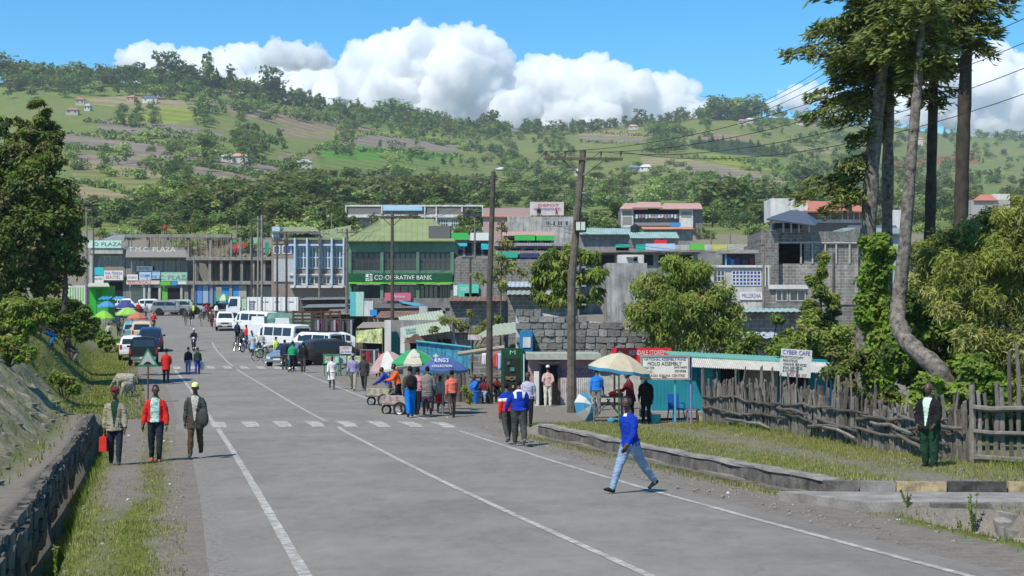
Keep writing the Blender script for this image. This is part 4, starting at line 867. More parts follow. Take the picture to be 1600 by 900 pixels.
 for y in (yf, yr):
  for sd in (-1, 1):
   wb = .80 if kind != "hatch" else .77
   ar = MB(); ar.lathe([(r_ + .09, -.02), (r_ + .09, .02)], PLAS, n=18, axis='X'); ar.build("wheel_arch", t, loc=(sd * (wb + .055), y, r_ + .04))
   w_ = MB(); w_.lathe([(r_ * .62, -.1), (r_ * .95, -.1), (r_, -.06), (r_, .06), (r_ * .95, .1), (r_ * .62, .1)], TYRE, n=20, axis='X'); wo = w_.build("wheel", t, loc=(sd * wb, y, r_))
   w_ = MB(); w_.lathe([(r_ * .63, -.06), (r_ * .60, .085 * sd), (r_ * .18, .07 * sd), (.01, .09 * sd)], RIM, n=10, axis='X', cap=False); w_.build("rim", wo)
 yF, yR = L_[-1][0], L_[0][0]; zl = L_[-1][3]
 for sd in (-1, 1):
  w_ = MB(); w_.box((sd * .56, yF - .03, zl - .05), (.28, .10, .14), HL, rz=-sd * .25); w_.build("headlight", t)
  w_ = MB(); w_.box((sd * (.70 if kind != "pickup" else .78), yR + .035, L_[1][3] - .12), (.13, .10, .30), TL, rz=sd * .2); w_.build("tail_light", t)
  w_ = MB(); w_.box((sd * 0.96, L_[S["fw"][1]][0] - .25, L_[S["fw"][1]][3] + .08), (.18, .07, .13), pm); w_.build("mirror", t)
 w_ = MB(); w_.box((0, yF - .02, .46), (1.35, .16, .16), PLAS if kind in ("suv", "pickup") else pm); w_.build("front_bumper", t)
 w_ = MB(); w_.box((0, yR + .01, .50), (1.5, .16, .18), PLAS if kind in ("suv", "van") else (CHROME if kind == "pickup" else pm)); w_.build("rear_bumper", t)
 w_ = MB(); w_.box((0, yF + .0, zl - .07), (.72, .06, .10), PLAS); w_.build("grille", t)
 for y, nm in ((yF + .07, "number_plate"), (yR - .085, "number_plate")):
  w_ = MB(); w_.box((0, y, .52), (.46, .02, .11), PLT); w_.build(nm, t)
 if rack:
  w_ = MB();
  for y in np.linspace(L_[a][0] + .3, L_[b][0] - .2, 4): w_.box((0, y, L_[a + 1][4] + .09), (1.3, .03, .03), PLAS)
  for sd in (-1, 1): w_.box((sd * .62, (L_[a][0] + L_[b][0]) / 2, L_[a + 1][4] + .075), (.03, L_[b][0] - L_[a][0] - .3, .09), PLAS)
  w_.build("roof_rack", t)
 return t
W_, SIL, BLKP, NAVP, GRYP = paint("white", (.72, .72, .70)), paint("silver", (.30, .30, .29), .35), paint("black", (.012, .012, .013)), paint("navy", (.018, .045, .13), .3), paint("graphite", (.06, .055, .055), .35)
car("pickup_truck", "black pickup with chrome rear bumper parked at the left kerb, nearest the camera", "pickup", "pickup", BLKP, 225, 97, 13)
car("parked_car", "white car half hidden on the left side of the black pickup", "car", "hatch", W_, 207, 103.5, 13)
car("parked_car", "dark blue car parked just beyond the black pickup", "car", "suv", NAVP, 236, 114.5, 12)
car("parked_car", "cream car parked between the blue car and the orange parasol", "car", "suv", paint("cream", (.62, .48, .33)), 222.5, 128, 12)
car("parked_car", "pale turquoise car farthest up the left kerb row", "car", "hatch", paint("turquoise", (.16, .34, .36)), 207, 131, 14)
car("parked_car", "white off-roader driving down the middle of the road towards the camera", "car", "suv", W_, 352, 149, 190)
car("minibus", "white minibus with dark side windows parked crosswise below the lorry", "minibus", "van", W_, 399, 143, 52, rack=False)
car("minibus", "white minibus parked side-on just behind the pale blue saloon", "minibus", "van", W_, 441, 113, 46)
car("parked_car", "white estate car behind the dark grey people carrier", "car", "suv", W_, 487, 106, 60, rack=True)
car("parked_car", "white car behind the grey people carrier, roof just showing at its right end", "car", "hatch", W_, 532, 109, -64)
car("parked_car", "dark grey people carrier parked side-on at the roadside", "car", "hatch", GRYP, 519, 97.5, -60, sc_=1.0)
car("parked_car", "pale blue saloon with people standing in front of its bonnet", "car", "sedan", paint("pale_blue", (.22, .30, .38), .3), 453, 95.5, 168)
car("parked_car", "silver estate car standing side-on across the far junction", "car", "suv", SIL, 268, 178, -84)
car("parked_car", "pale green off-roader behind the silver estate car at the junction", "car", "suv", paint("sage", (.34, .40, .33)), 290, 181, -86)
car("parked_car", "white pickup parked left of the silver estate in front of the shops", "pickup", "pickup", W_, 197, 186, -80)
car("parked_car", "white car parked under the plaza shop signs behind the silver estate", "car", "hatch", W_, 240, 190, -84)
car("parked_car", "white hatchback near the green shed, left of the white pickup", "car", "hatch", W_, 176, 192, 80)
def dump_truck():
 d = 163.; X = (410 - 800) / F * d; t = thing("dump_truck", "large white tipper lorry standing across the junction", "lorry", (X, d, zroad(d) + .0), radians(88))
 wh = paint("truck_white", (.70, .70, .68)); gr = mat("truck_frame", (.03, .03, .032), rough=.7); gp = paint("pale_green", (.36, .50, .34))
 m = MB(); m.box((0, -.3, .95), (.9, 7.2, .22), gr); m.build("chassis", t)
 m = MB(); m.box((0, 2.9, 1.15), (2.2, 1.5, .9), wh, taper=.99); vs = [(-1.1, 2.1, 1.6), (1.1, 2.1, 1.6), (1.1, 3.65, 1.6), (-1.1, 3.65, 1.6), (-1.0, 2.15, 2.72), (1.0, 2.15, 2.72), (1.0, 3.3, 2.72), (-1.0, 3.3, 2.72)]
 m.add(vs, [(0, 3, 2, 1), (4, 5, 6, 7), (0, 1, 5, 4), (1, 2, 6, 5), (2, 3, 7, 6), (3, 0, 4, 7)], wh); cab = m.build("cab", t)
 m = MB(); m.slab([(1.0, 3.62, 1.72), (-1.0, 3.62, 1.72), (-.92, 3.36, 2.55), (.92, 3.36, 2.55)], .03, GL); m.build("windscreen", t)
 for sd in (-1, 1):
  q = [(sd * 1.105, 2.45, 1.72), (sd * 1.105, 3.4, 1.68), (sd * 1.03, 3.2, 2.5), (sd * 1.03, 2.45, 2.5)]
  m = MB(); m.slab(q if sd > 0 else q[::-1], .03, GL); m.build("side_window", t)
  m = MB(); m.box((sd * 1.25, 3.5, 2.1), (.2, .08, .45), PLAS); m.build("mirror", t)
  m = MB(); m.box((sd * .8, 3.66, 1.0), (.35, .06, .22), HL); m.build("headlight", t)
  m = MB(); m.box((sd * 1.0, 2.75, .72), (.25, 1.1, .35), gr); m.build("mudguard", t)
 m = MB(); m.box((0, 3.7, .72), (2.2, .16, .34), gr); m.build("front_bumper", t)
 m = MB(); m.box((0, 1.75, 1.75), (2.1, .5, 1.5), gp); m.build("headboard", t)
 m = MB(); m.box((0, -1.3, 1.95), (2.3, 5.4, 1.45), wh);
 b = m.build("tipper_body", t)
 for y in np.linspace(-3.8, 1.2, 7):
  for sd in (-1, 1): m = MB(); m.box((sd * 1.18, y, 1.95), (.07, .1, 1.42), wh); m.build("rib", t)
 for y in np.linspace(-3.2, .8, 4):
  for sd in (-1, 1): m = MB(); m.box((sd * 1.162, y, 2.15), (.02, .7, .08), gr); m.build("slot", t)
 m = MB()
 for z_ in (1.45, 1.7, 1.95, 2.2): m.box((-1.2, .9, z_), (.05, .5, .04), gr)
 for y in (.66, 1.14): m.box((-1.2, y, 1.85), (.05, .04, .95), gr)
 m.build("ladder", t)
 for y in (2.75, -2.2, -3.3):
  for sd in (-1, 1):
   m = MB(); m.lathe([(.32, -.16), (.5, -.16), (.52, -.1), (.52, .1), (.5, .16), (.32, .16)], TYRE, n=20, axis='X'); wo = m.build("wheel", t, loc=(sd * .98, y, .52))
   m = MB(); m.lathe([(.33, -.05), (.3, .1 * sd), (.12, .12 * sd), (.01, .14 * sd)], RIM, n=12, axis='X', cap=False); m.build("rim", wo)
dump_truck()
def lorry(label, px, d, rz, body_m, cover):
 X = (px - 800) / F * d; g = gz(X, d); t = thing("lorry", label, "lorry", (X, d, g), radians(rz)); wh = MATS["paint_white"]
 m = MB(); m.box((0, 2.0, 1.2), (1.8, 1.3, 1.1), wh); m.box((0, 1.9, 2.05), (1.7, 1.1, .65), wh, taper=.9); m.build("cab", t)
 m = MB(); m.slab([(.8, 2.47, 1.78), (-.8, 2.47, 1.78), (-.72, 2.42, 2.3), (.72, 2.42, 2.3)], .03, GL); m.build("windscreen", t)
 m = MB(); m.box((0, 0, .75), (.8, 4.8, .2), PLAS); m.build("chassis", t)
 m = MB(); m.box((0, -.7, 1.0), (1.9, 3.6, .12), body_m); m.build("bed", t)
 if cover:
  m = MB(); prof = [(-.98, 1.08), (-.98, 2.2), (-.6, 2.55), (0, 2.66), (.6, 2.55), (.98, 2.2), (.98, 1.08)]; vs = [(x, y, z_ + .03 * sin(y * 4)) for y in np.linspace(-2.5, 1.1, 9) for x, z_ in prof]
  m.add(vs, [(i * 7 + j, (i + 1) * 7 + j, (i + 1) * 7 + j + 1, i * 7 + j + 1) for i in range(8) for j in range(6)] + [tuple(range(7)), tuple(range(62, 55, -1))], cover); m.build("tarpaulin", t)
 else:
  for y in np.linspace(-2.45, 1.05, 6):
   for sd in (-1, 1): m = MB(); m.box((sd * .95, y, 2.0), (.07, .08, 1.9), body_m); m.build("stake", t)
  for k in range(7):
   for sd in (-1, 1): m = MB(); m.box((sd * .915, -.7, 1.2 + k * .27), (.04, 3.5, .15), body_m); m.build("slat", t)
   m = MB(); m.box((0, -2.5, 1.2 + k * .27), (1.8, .04, .15), body_m); m.build("slat", t)
 for y in (1.8, -1.6):
  for sd in (-1, 1):
   m = MB(); m.lathe([(.2, -.13), (.39, -.13), (.4, -.08), (.4, .08), (.39, .13), (.2, .13)], TYRE, n=16, axis='X'); wo = m.build("wheel", t, loc=(sd * .82, y, .4))
   m = MB(); m.lathe([(.22, -.04), (.2, .09 * sd), (.01, .11 * sd)], RIM, n=10, axis='X', cap=False); m.build("rim", wo)
lorry("lorry under a faded green tarpaulin among the parked minibuses", 444, 121, 82, PLAS, mat("green_tarpaulin", (.10, .20, .16), rough=.7, var=.3, scale=2))
lorry("lorry with a rusty brown slatted cage body among the parked minibuses", 480, 117, 100, mat("rusty_slats", (.11, .055, .035), rough=.9, var=.3), None)
def wheel2(m, c, r_, w=.03, spokes=10, tyre=TYRE, rim=RIM):
 pts = 20; ring = [Vector((0, cos(2 * pi * i / pts) * r_, sin(2 * pi * i / pts) * r_)) + Vector(c) for i in range(pts + 1)]
 m.tube(ring, w, tyre, 6, False); ring = [Vector((0, cos(2 * pi * i / pts) * (r_ - w), sin(2 * pi * i / pts) * (r_ - w))) + Vector(c) for i in range(pts + 1)]; m.tube(ring, w * .5, rim, 5, False)
 for k in range(spokes): a = pi * k / spokes; v = Vector((0, cos(a), sin(a))) * (r_ - w); m.tube([Vector(c) - v, Vector(c) + v], .004, rim, 4, False)
def motorcycle(label, px, d, rz, col, X=None, rider=None, group=None):
 X = (px - 800) / F * d if X is None else X; s_ = X - float(xc(d)); g = max(gz(X, d), zroad(d) + .02 if -road_l(d) < s_ < road_r(d) else -9)
 t = thing("motorcycle", label, "motorcycle", (X, d, g), radians(rz), group); p_ = paint(*col)
 for y in (.62, -.6): m = MB(); wheel2(m, (0, 0, 0), .29, .045); m.build("wheel", t, loc=(0, y, .33))
 m = MB(); m.tube([(0, .62, .33), (0, .38, .95)], .035, CHROME, 6); m.tube([(-.36, .28, 1.05), (-.1, .36, 1.0), (.1, .36, 1.0), (.36, .28, 1.05)], .016, PLAS, 6); m.build("fork", t)
 m = MB(); m.tube([(0, .36, .85), (0, .05, .55), (0, -.6, .4)], .04, PLAS, 6); m.box((0, 0, .42), (.24, .4, .3), CHROME); m.build("engine", t)
 m = MB(); m.ell((0, .18, .82), (.15, .28, .13), p_, 10, 7); m.build("fuel_tank", t)
 m = MB(); m.tube([(0, .0, .80), (0, -.35, .80), (0, -.75, .84)], [.11, .13, .09], PLAS, 8, flat=.5); m.build("seat", t)
 m = MB(); m.ell((0, .46, .95), (.10, .07, .10), HL, 8, 6); m.build("headlight", t); m = MB(); m.box((0, -.85, .72), (.16, .04, .08), TL); m.build("tail_light", t)
 m = MB(); m.tube([(0, .9, .56), (0, .7, .68), (0, .45, .60)], [.05, .06, .05], p_, 6, flat=.4); m.tube([(0, -.45, .62), (0, -.7, .68), (0, -.92, .5)], [.06, .07, .05], p_, 6, flat=.4); m.build("mudguard", t)
 for sd in (-1, 1): m = MB(); m.tube([(sd * .28, .3, 1.05), (sd * .34, .3, 1.22)], .008, PLAS, 5); m.ell((sd * .36, .3, 1.26), (.06, .015, .04), CHROME, 8, 5); m.build("mirror", t)
 return t
def bicycle(label, px, d, rz, col):
 X = (px - 800) / F * d; s_ = X - float(xc(d)); g = max(gz(X, d), zroad(d) + .02 if -road_l(d) < s_ < road_r(d) else -9); t = thing("bicycle", label, "bicycle", (X, d, g), radians(rz)); p_ = paint(*col)
 for y in (.52, -.52): m = MB(); wheel2(m, (0, 0, 0), .33, .018, 12, TYRE, CHROME); m.build("wheel", t, loc=(0, y, .34))
 m = MB()
 for a, b in (((0, -.52, .34), (0, -.08, .30)), ((0, -.52, .34), (0, -.18, .78)), ((0, -.08, .30), (0, -.2, .88)), ((0, -.08, .30), (0, .36, .80)), ((0, -.18, .78), (0, .36, .82)), ((0, .52, .34), (0, .34, .98))): m.tube([a, b], .018, p_, 6)
 m.build("frame", t); m = MB(); m.tube([(-.28, .26, 1.02), (0, .36, 1.0), (.28, .26, 1.02)], .013, CHROME, 6); m.build("handlebar", t)
 m = MB(); m.ell((0, -.22, .91), (.08, .13, .035), PLAS, 8, 5); m.build("saddle", t)
 return t
# ------------------------------------------------------------------ poles, wires, signs, parasols, stalls
POLEW = mat("tarred_pole_wood", (.085, .072, .06), rough=.95, var=.35, scale=4, fine=60, bump=.5, rnd=.15)
POLEG = mat("grey_pole_wood", (.21, .185, .155), rough=.95, var=.3, scale=4, fine=60, bump=.5, rnd=.2)
WIRE = mat("power_cable", (.02, .02, .02), rough=.6); PORC = mat("insulator_porcelain", (.10, .06, .04), rough=.3); STEEL = mat("galvanised_steel", (.34, .35, .36), rough=.5, metal=.6, var=.15)
TOPS = {}
def pole(label, px, pyt, d, m=POLEW, arm=1.1, r_=.13, lean=0., box=False, key=None, ins=True, group=None, base=None):
 b = gp(px, d, -.15) if base is None else base; tp = W(px + lean, pyt, d); h = tp.z - b.z
 t = thing("utility_pole", label, "pole", b, 0, group)
 mb = MB(); mb.tube([(0, 0, 0), (0, 0, h * .5), (tp.x - b.x, 0, h)], [r_, r_ * .85, r_ * .68], m, 10); mb.build("post", t)
 o = Vector((tp.x - b.x, 0, h)); ends = []
 if arm:
  mb = MB(); mb.box(o + Vector((0, -.1, -.32)), (arm * 2, .09, .10), m, rz=.06)
  for s in (-1, 1): mb.tube([o + Vector((s * arm * .55, -.1, -.33)), o + Vector((0, -.06, -.95))], .025, m, 5)
  mb.build("crossarm", t)
  for x in (-.95, -.45, .45, .95):
   mb = MB(); p_ = o + Vector((x * arm, -.1 + x * .06, -.25)); mb.lathe([(.018, 0), (.018, .08), (.05, .10), (.035, .15), (.05, .18), (.02, .22)], PORC, c=p_, n=8); mb.build("insulator", t); ends.append(b + p_ + Vector((0, 0, .2)))
 else: ends = [b + o - Vector((0, 0, .15 + .2 * k)) for k in range(3)]
 if box:
  z0 = W(px, box, d).z - b.z; mb = MB(); x0 = o.x * .75; mb.box((x0 + .0, -.2, z0), (.42, .22, .42), PLAS); mb.build("meter_box", t)
  for k in (-1, 1): mb = MB(); mb.box((x0 + k * .09, -.322, z0), (.15, .02, .30), mat("meter_window", (.55, .60, .50), rough=.4)); mb.build("meter_window", t)
  for k in range(9): mb = MB(); zz = h * (.35 + .07 * k); mb.box((x0 + .13, -.06, zz), (.16, .05, .06), STEEL); mb.build("step_iron", t)
 TOPS[key or label] = ends; return t
pole("weathered grey pole with crossarm and small meter box beside the cream parasol", 893, 235, 56, mat("brown_pole_wood", (.125, .104, .085), rough=.95, var=.4, scale=4, fine=50, bump=.6), 1.45, .175, 18, box=354, key="A")
pole("tall dark pole standing left of the green telephone stall", 765, 268, 65, POLEW, 0, .145, 6, key="B")
pole("slim dark pole with T crossarm rising behind the blue parasol in front of the bank", 613, 331, 98, POLEW, 1.2, .135, 0, key="C")
pole("pale pole at the left corner of the bank with a short crossarm", 542, 357, 122, POLEG, .8, .15, 0, key="D")
for k, (px_, y_, d_, m_, a_, lb, key) in enumerate(((499, 360, 138, POLEG, .9, "pale pole with crossarm in front of the blue and white building", "E"), (447.5, 362, 152, POLEW, .7, "dark pole crossing the right end of the concrete frame", "F"), (433, 372, 158, POLEW, .5, "short dark pole just left of the frame's last column", "G"), (409, 336, 160, POLEG, 0, "tall slim pole behind the tipper lorry, tallest of its cluster", "H"), (403, 338, 166, POLEG, .6, "grey pole with a crossarm over the tipper lorry cab end", "I"), (393, 342, 172, POLEW, 0, "thin dark pole at the left of the pole cluster over the tipper", "J"), (303, 402, 180, POLEG, 0, "stub pole standing against the concrete frame's left corner", "K"), (135, 323, 160, POLEG, .5, "pale pole beside the big tree on the left", "L"), (146, 340, 190, POLEW, .4, "thin dark pole between the big tree and the plaza", "M"), (205, 338, 236, POLEG, 0, "pale pole behind the first plaza sign", "N"), (370, 345, 236, POLEG, 0, "thin pole behind the unfinished frame", "O"), (478, 328, 260, POLEG, 0, "thin pole behind the flat roof left of the bank roof", "P"), (518, 332, 262, POLEG, 0, "thin pole just left of the long white building", "Q"), (742, 340, 170, POLEG, 0, "slim pale pole right of the bank beside the dark pole", "S"), (735, 402, 130, POLEW, 0, "short dark pole between the bank and the tall dark pole", "T"), (1193, 375, 122, POLEG, .6, "twin grey pole beside the blue windowed building", "U"), (1303, 395, 100, POLEW, 0, "thin dark pole behind the small conifer", "V"), (1111, 362, 190, POLEG, 0, "thin pale pole on the flat roof left of the stone building", "X"), (1141, 362, 192, POLEG, 0, "thin pale pole on the beige parapet", "Y"))):
 pole(lb, px_, y_, d_, m_, a_, .13 if d_ < 200 else .11, 0, key=key)
SHORT = dict(A="the grey meter box pole", B="the tall dark pole", C="the slim T pole", D="the bank corner pole", E="the pale pole before the blue building", F="the frame end pole", I="the tipper cab pole", L="the pole by the left tree", M="the thin left pole", O="the pole behind the frame", S="the slim pole right of the bank", U="the twin grey pole")
def wires(a, b, sag, ks=(0, 1, 2), drop=0., drop2=None, n_=("left", "middle", "right")):
 for k in ks: wire(TOPS[a][k] - Vector((0, 0, drop + (k * .35 if drop else 0))), TOPS[b][k] - Vector((0, 0, drop if drop2 is None else drop2)), sag, ("lower " if drop else "") + "%s cable from %s to %s" % (n_[k], SHORT[a], SHORT[b]))
def wire(p0, p1, sag, label=None, r_=.009, group="overhead wires", n=16):
 p0, p1 = Vector(p0), Vector(p1); mb = MB(); mb.tube([p0.lerp(p1, i / n) - Vector((0, 0, 4 * sag * (i / n) * (1 - i / n))) for i in range(n + 1)], r_, WIRE, 5)
 o = mb.build("power_line"); return tag(o, label or "thin black overhead cable strung between the street poles", "cable", group)
AE, BE, CE = TOPS["A"], TOPS["B"], TOPS["C"]
ORD = ("highest", "second", "third", "lowest")
for k, (x_, y_) in enumerate(((1660, 5), (1660, 46), (1660, 88), (1660, 132))):
 wire(W(x_ + 30, y_ - 18, 34), AE[k], .9, "%s of the cables sloping from the right edge down to the grey pole" % ORD[k], .010, "cables crossing in front of the conifers")
for k, (x_, y_) in enumerate(((1600, -150), (1600, -110), (1600, -70))):
 wire(W(x_, y_, 30), W(1190 - 20 * k, 160 + 14 * k, 62), .4, "%s of the steep cables crossing the conifer crowns" % ("highest", "middle", "lowest")[k], .010, "high cables over the conifers")
wires("A", "B", .5); wires("B", "C", .8); wires("C", "D", .7); wires("D", "E", .6); wires("E", "F", .6); wires("F", "I", .4); wires("I", "L", 1.); wires("C", "E", 1.2, drop=1.2, drop2=.8)
wires("A", "U", .9, (0, 1), 2.6, 0.); wires("L", "O", .8, (1,)); wires("M", "I", .9, (0,)); wires("B", "S", .8, (1,), 2.)
for k in range(4): wire(W(548, 415 + k * 7, 160), W(706, 420 + k * 5, 160), .9, "%s of the cables looping across the upper windows of the bank" % ORD[k], .02, "cables in front of the bank windows")
WHT, RUST, GRNF = mat("sign_white", (.66, .66, .63), rough=.6, var=.08), mat("rusty_steel", (.12, .065, .045), rough=.9, var=.35, scale=12), mat("sign_green", (.03, .22, .10), rough=.5, var=.1)
LB, LR, LU, LP = mat("ink_black", (.015, .015, .015), rough=.7), mat("ink_red", (.50, .03, .03), rough=.6), mat("ink_blue", (.03, .06, .35), rough=.6), mat("ink_purple", (.09, .06, .26), rough=.6)
b = gp(232, 62.5, -.05); s_ = 2400 / 62.5
t = thing("road_sign", "triangular green edged road hump sign on a rusty post", "road sign", b)
mb = MB(); mb.tube([(0, 0, 0), (0, 0, 1.9)], .035, RUST, 8); mb.build("post", t)
def tri(sc_, y, m, nm, mb=None):
 mb = MB(); c = Vector((0, y, 1.78)); h = .86 * sc_; q = [c + Vector((-.5 * sc_, 0, -h / 3)), c + Vector((.5 * sc_, 0, -h / 3)), c + Vector((0, 0, 2 * h / 3))]; mb.slab(q, .012, m); return mb.build(nm, t)
tri(.86, -.05, GRNF, "border"); tri(.64, -.066, mat("sign_face_pale", (.38, .42, .40), rough=.6), "face")
mb = MB(); mb.slab([Vector((-.17, -.08, 1.62)), Vector((.17, -.08, 1.62)), Vector((.13, -.08, 1.66)), Vector((.05, -.08, 1.72)), Vector((-.05, -.08, 1.72)), Vector((-.13, -.08, 1.66))], .006, LB); mb.build("hump_symbol", t)
def board(label, x0, y0, x1, y1, d, m, lines, posts=(), frame=None, rz=0., name="signboard", cat="sign", th=.05, free=True):
 """A flat sign facing the road; lines are (text, x, y, height px, colour, width px) in photograph pixels."""
 c = W((x0 + x1) / 2, (y0 + y1) / 2, d); k = d / F
 base = gp((x0 + x1) / 2, d) if posts else c
 t = thing(name, label, cat, base, 0); o = c - base
 w_, h_ = (x1 - x0) * k, (y1 - y0) * k; rot = Matrix.Rotation(rz, 3, 'Y')
 mb = MB(); mb.box((0, 0, 0), (w_, th, h_), m); pn = mb.build("panel", t, loc=o); pn.rotation_euler = (0, rz, 0)
 if frame:
  for (cx, cz, sx, sz) in ((0, h_ / 2, w_ + .1, .06), (0, -h_ / 2, w_ + .1, .06), (-w_ / 2, 0, .06, h_ - .06), (w_ / 2, 0, .06, h_ - .06)):
   f_ = MB(); f_.box((cx, -.01, cz), (sx, th + .03, sz), frame); f_.build("frame", pn)
 for (tx, x, y, hp, m_, wd) in lines:
  text(tx, pn, ((x - (x0 + x1) / 2) * k, -th / 2 - .006, -(y - (y0 + y1) / 2) * k), hp * k * 1.38, m_, width=wd * k if wd else None, off=.0)
 for (px_, m_, r_) in posts:
  g = gp(px_, d); mb = MB(); mb.tube([Vector((g.x - base.x, .06, g.z - base.z - .1)), Vector((g.x - base.x, .06, o.z + h_ * .45))], r_, m_, 8); mb.build("post", t)
 return t
TEALP, PURP = mat("teal_post_paint", (.10, .38, .40), rough=.6), mat("lilac_post_paint", (.22, .18, .42), rough=.6)
board("white framed constituency notice board on a teal and a lilac post", 1002, 556, 1076, 592, 50, mat("notice_cream", (.68, .66, .58), rough=.8, var=.08, scale=4), [("NATIONAL ASSEMBLY FUND", 1039, 561.5, 4.2, LU, 66), ("MOLO ASSEMBLY", 1038, 568.5, 6, LB, 52), ("BOX 739", 1013, 575, 4.2, LB, 19), ("MOLO", 1011, 581, 4.2, LB, 13), ("SAINT MARKS", 1063, 574, 3.2, LB, 21), ("0727 078 806", 1063, 580, 3.6, LB, 22), ("MAASAI KIRWA CENTRE", 1039, 587, 4.4, mat("ink_maroon", (.25, .05, .06)), 62)], [(1055, TEALP, .035), (1079.5, PURP, .035)], mat("frame_grey", (.30, .29, .25), rough=.8))
mb = MB(); mb.slab([(-.06, 0, .03), (.0, 0, -.05), (.1, 0, .0), (.03, 0, .09)], .004, LR); mb.slab([(-.1, -.002, .05), (-.02, -.002, -.0), (.05, -.002, .07), (-.03, -.002, .08)], .004, mat("emblem_green", (.05, .2, .08))); eo = mb.build("emblem", [o for o in COL.objects if o.name.startswith("signboard")][-1], loc=(-.02, -.035, 1.46))
board("white cyber cafe board listing services above the picket fence", 1219.5, 546, 1267.5, 589, 48.6, WHT, [("CYBER CAFE", 1243, 551.5, 7, LU, 45), ("PHOTOCOPY", 1237, 559, 4.2, LB, 30), ("PRINTING", 1234, 564.5, 4.2, LB, 24), ("ONLINE SERVICES", 1242, 570, 4.2, LB, 40), ("KRA SERVICES", 1239, 575.5, 4.2, LB, 34), ("E-CITIZEN", 1234, 580.5, 4.2, LB, 24), ("0707 186 507", 1246, 586, 4.6, LR, 38)], [(1228, WOODD, .04), (1258, WOODD, .04)], None, rz=.07)
SBD = [o for o in COL.objects if o.name.startswith("signboard")][-2]; eo.parent = SBD
board("red shop sign with white lettering on the wall behind the cream parasol", 956, 543.5, 1048, 566, 58.5, mat("sign_red", (.72, .025, .035), rough=.5, var=.08), [("e", 968, 551, 13, WHT, 8), ("IRENDALE STORES", 1010, 551.5, 7.5, WHT, 58)], [(960, WOODD, .04), (1044, WOODD, .04)])
board("small red and white chemist sign above the others by the people carrier", 531, 541, 549.5, 553, 86, WHT, [("CHEMIST", 540, 544, 4.6, LR, 17), ("DAWA+", 540, 550, 4.6, LU, 16)], [(533, STEEL, .03), (547, STEEL, .03)])
board("green framed chemist sign low on the verge beside the people carrier", 506, 554, 530, 567.5, 85, mat("sign_mint", (.40, .56, .46), rough=.6), [("CHEMICALS", 517, 556.5, 3.4, mat("ink_green", (.02, .22, .1)), 21), ("CHEMIST", 515, 561.5, 5, LR, 18)], [(507, GRNF, .03), (529, GRNF, .03)], GRNF)
board("narrow green and white clinic sign between the chemist sign and the yellow sign", 531, 555.5, 541.5, 568, 85.2, mat("sign_grey_green", (.28, .42, .34), rough=.6), [("LAB", 536, 559, 4, WHT, 8), ("OPEN", 536, 564, 4, WHT, 9)], [(532, GRNF, .025), (541, GRNF, .025)])
board("pale yellow and green sign right of the clinic sign", 543, 556, 564, 568, 85, mat("sign_yellow", (.55, .55, .30), rough=.6), [("AGRO", 555, 560, 4.4, mat("ink_green", (.02, .22, .1)), 15)], [(544, STEEL, .03), (563, STEEL, .03)])
board("small tilted mint sign on the pale green shop roof", 632, 512, 653, 523, 88, mat("sign_mint", (.40, .56, .46)), [("SALON", 642.5, 515.5, 3.6, LB, 14), ("& BARBER", 642.5, 520, 3, LB, 16)], (), None, rz=-.1)
def parasol(label, px, py_top, py_rim, wpx, d, cols, valance=None, base_px=None, tilt=0., words=(), seg=8, name="parasol", post=None, band=None):
 b = gp(base_px if base_px else px, d); c = W(px, py_rim, d); r_ = wpx / 2 * d / F; h = (py_rim - py_top) * d / F
 t = thing(name, label, "parasol", b); o = c - b
 mb = MB(); mb.tube([(0, 0, -.05), (o.x, 0, o.z + h)], .025, post or STEEL, 8); mb.build("pole", t)
 rot = Matrix.Rotation(tilt, 3, 'Y'); a0 = pi / seg
 prof = [(0.02, h), (.3, h * .86), (.6, h * .58), (.85, h * .24), (1., 0)]
 for i in range(seg):
  mb = MB(); vs = []
  for (f, z) in prof:
   for q in (0, .5, 1):
    a = a0 + (i + q) * 2 * pi / seg; dip = (1 - .06 * f * (q == .5)); vs.append(rot @ Vector((cos(a) * r_ * f * dip, sin(a) * r_ * f * dip, z - (.03 * f if q == .5 else 0))) + o)
  m = cols[i % len(cols)]; mb.add(vs, [(k * 3 + q, (k + 1) * 3 + q, (k + 1) * 3 + q + 1, k * 3 + q + 1) for k in range(4) for q in (0, 1)], m)
  k0 = len(vs) - 3; lo = [Vector(v) - Vector((0, 0, .10 + .0 * i)) for v in vs[k0:]]
  mb.add(list(vs[k0:]) + lo, [(0, 3, 4, 1), (1, 4, 5, 2)], valance or m); mb.build("canopy_panel", t, True)
 for i in range(seg):
  a = a0 + i * 2 * pi / seg; mb = MB(); mb.tube([Vector((0, 0, h * .55)) + o, rot @ Vector((cos(a) * r_ * .6, sin(a) * r_ * .6, h * .55)) + o], .008, STEEL, 4); mb.build("rib", t)
 th = atan2(h * .62, r_ * .55)
 for (tx, x, f, hp, wd) in words:
  zf = float(np.interp(f, [0, .3, .6, .85, 1], [h, h * .86, h * .58, h * .24, 0])); text(tx, t, (o.x + (x - px) * d / F, -r_ * f * .965 - .03 * sin(th), o.z + zf + .05), hp * d / F * 2.3, WHT, width=wd * d / F, rx=th + .06)
 return t
FAB = lambda n, c: mat("canvas_" + n, c, rough=.85, var=.12, scale=3, trans=.25)
parasol("blue parasol with white lettering over the grey fenced stall", 692, 556.5, 577, 82, 55, [FAB("blue", (.09, .14, .36))], FAB("blue_edge", (.06, .16, .28)), words=[("KING'S", 691, .58, 6.6, 25), ("COLLECTION", 692, .88, 3.4, 30)])
parasol("green and white panelled parasol left of the blue parasol", 647, 545, 567, 74, 62, [FAB("green", (.05, .36, .14)), FAB("cream", (.62, .58, .48))], words=[("COLA", 650, .66, 5, 13)])
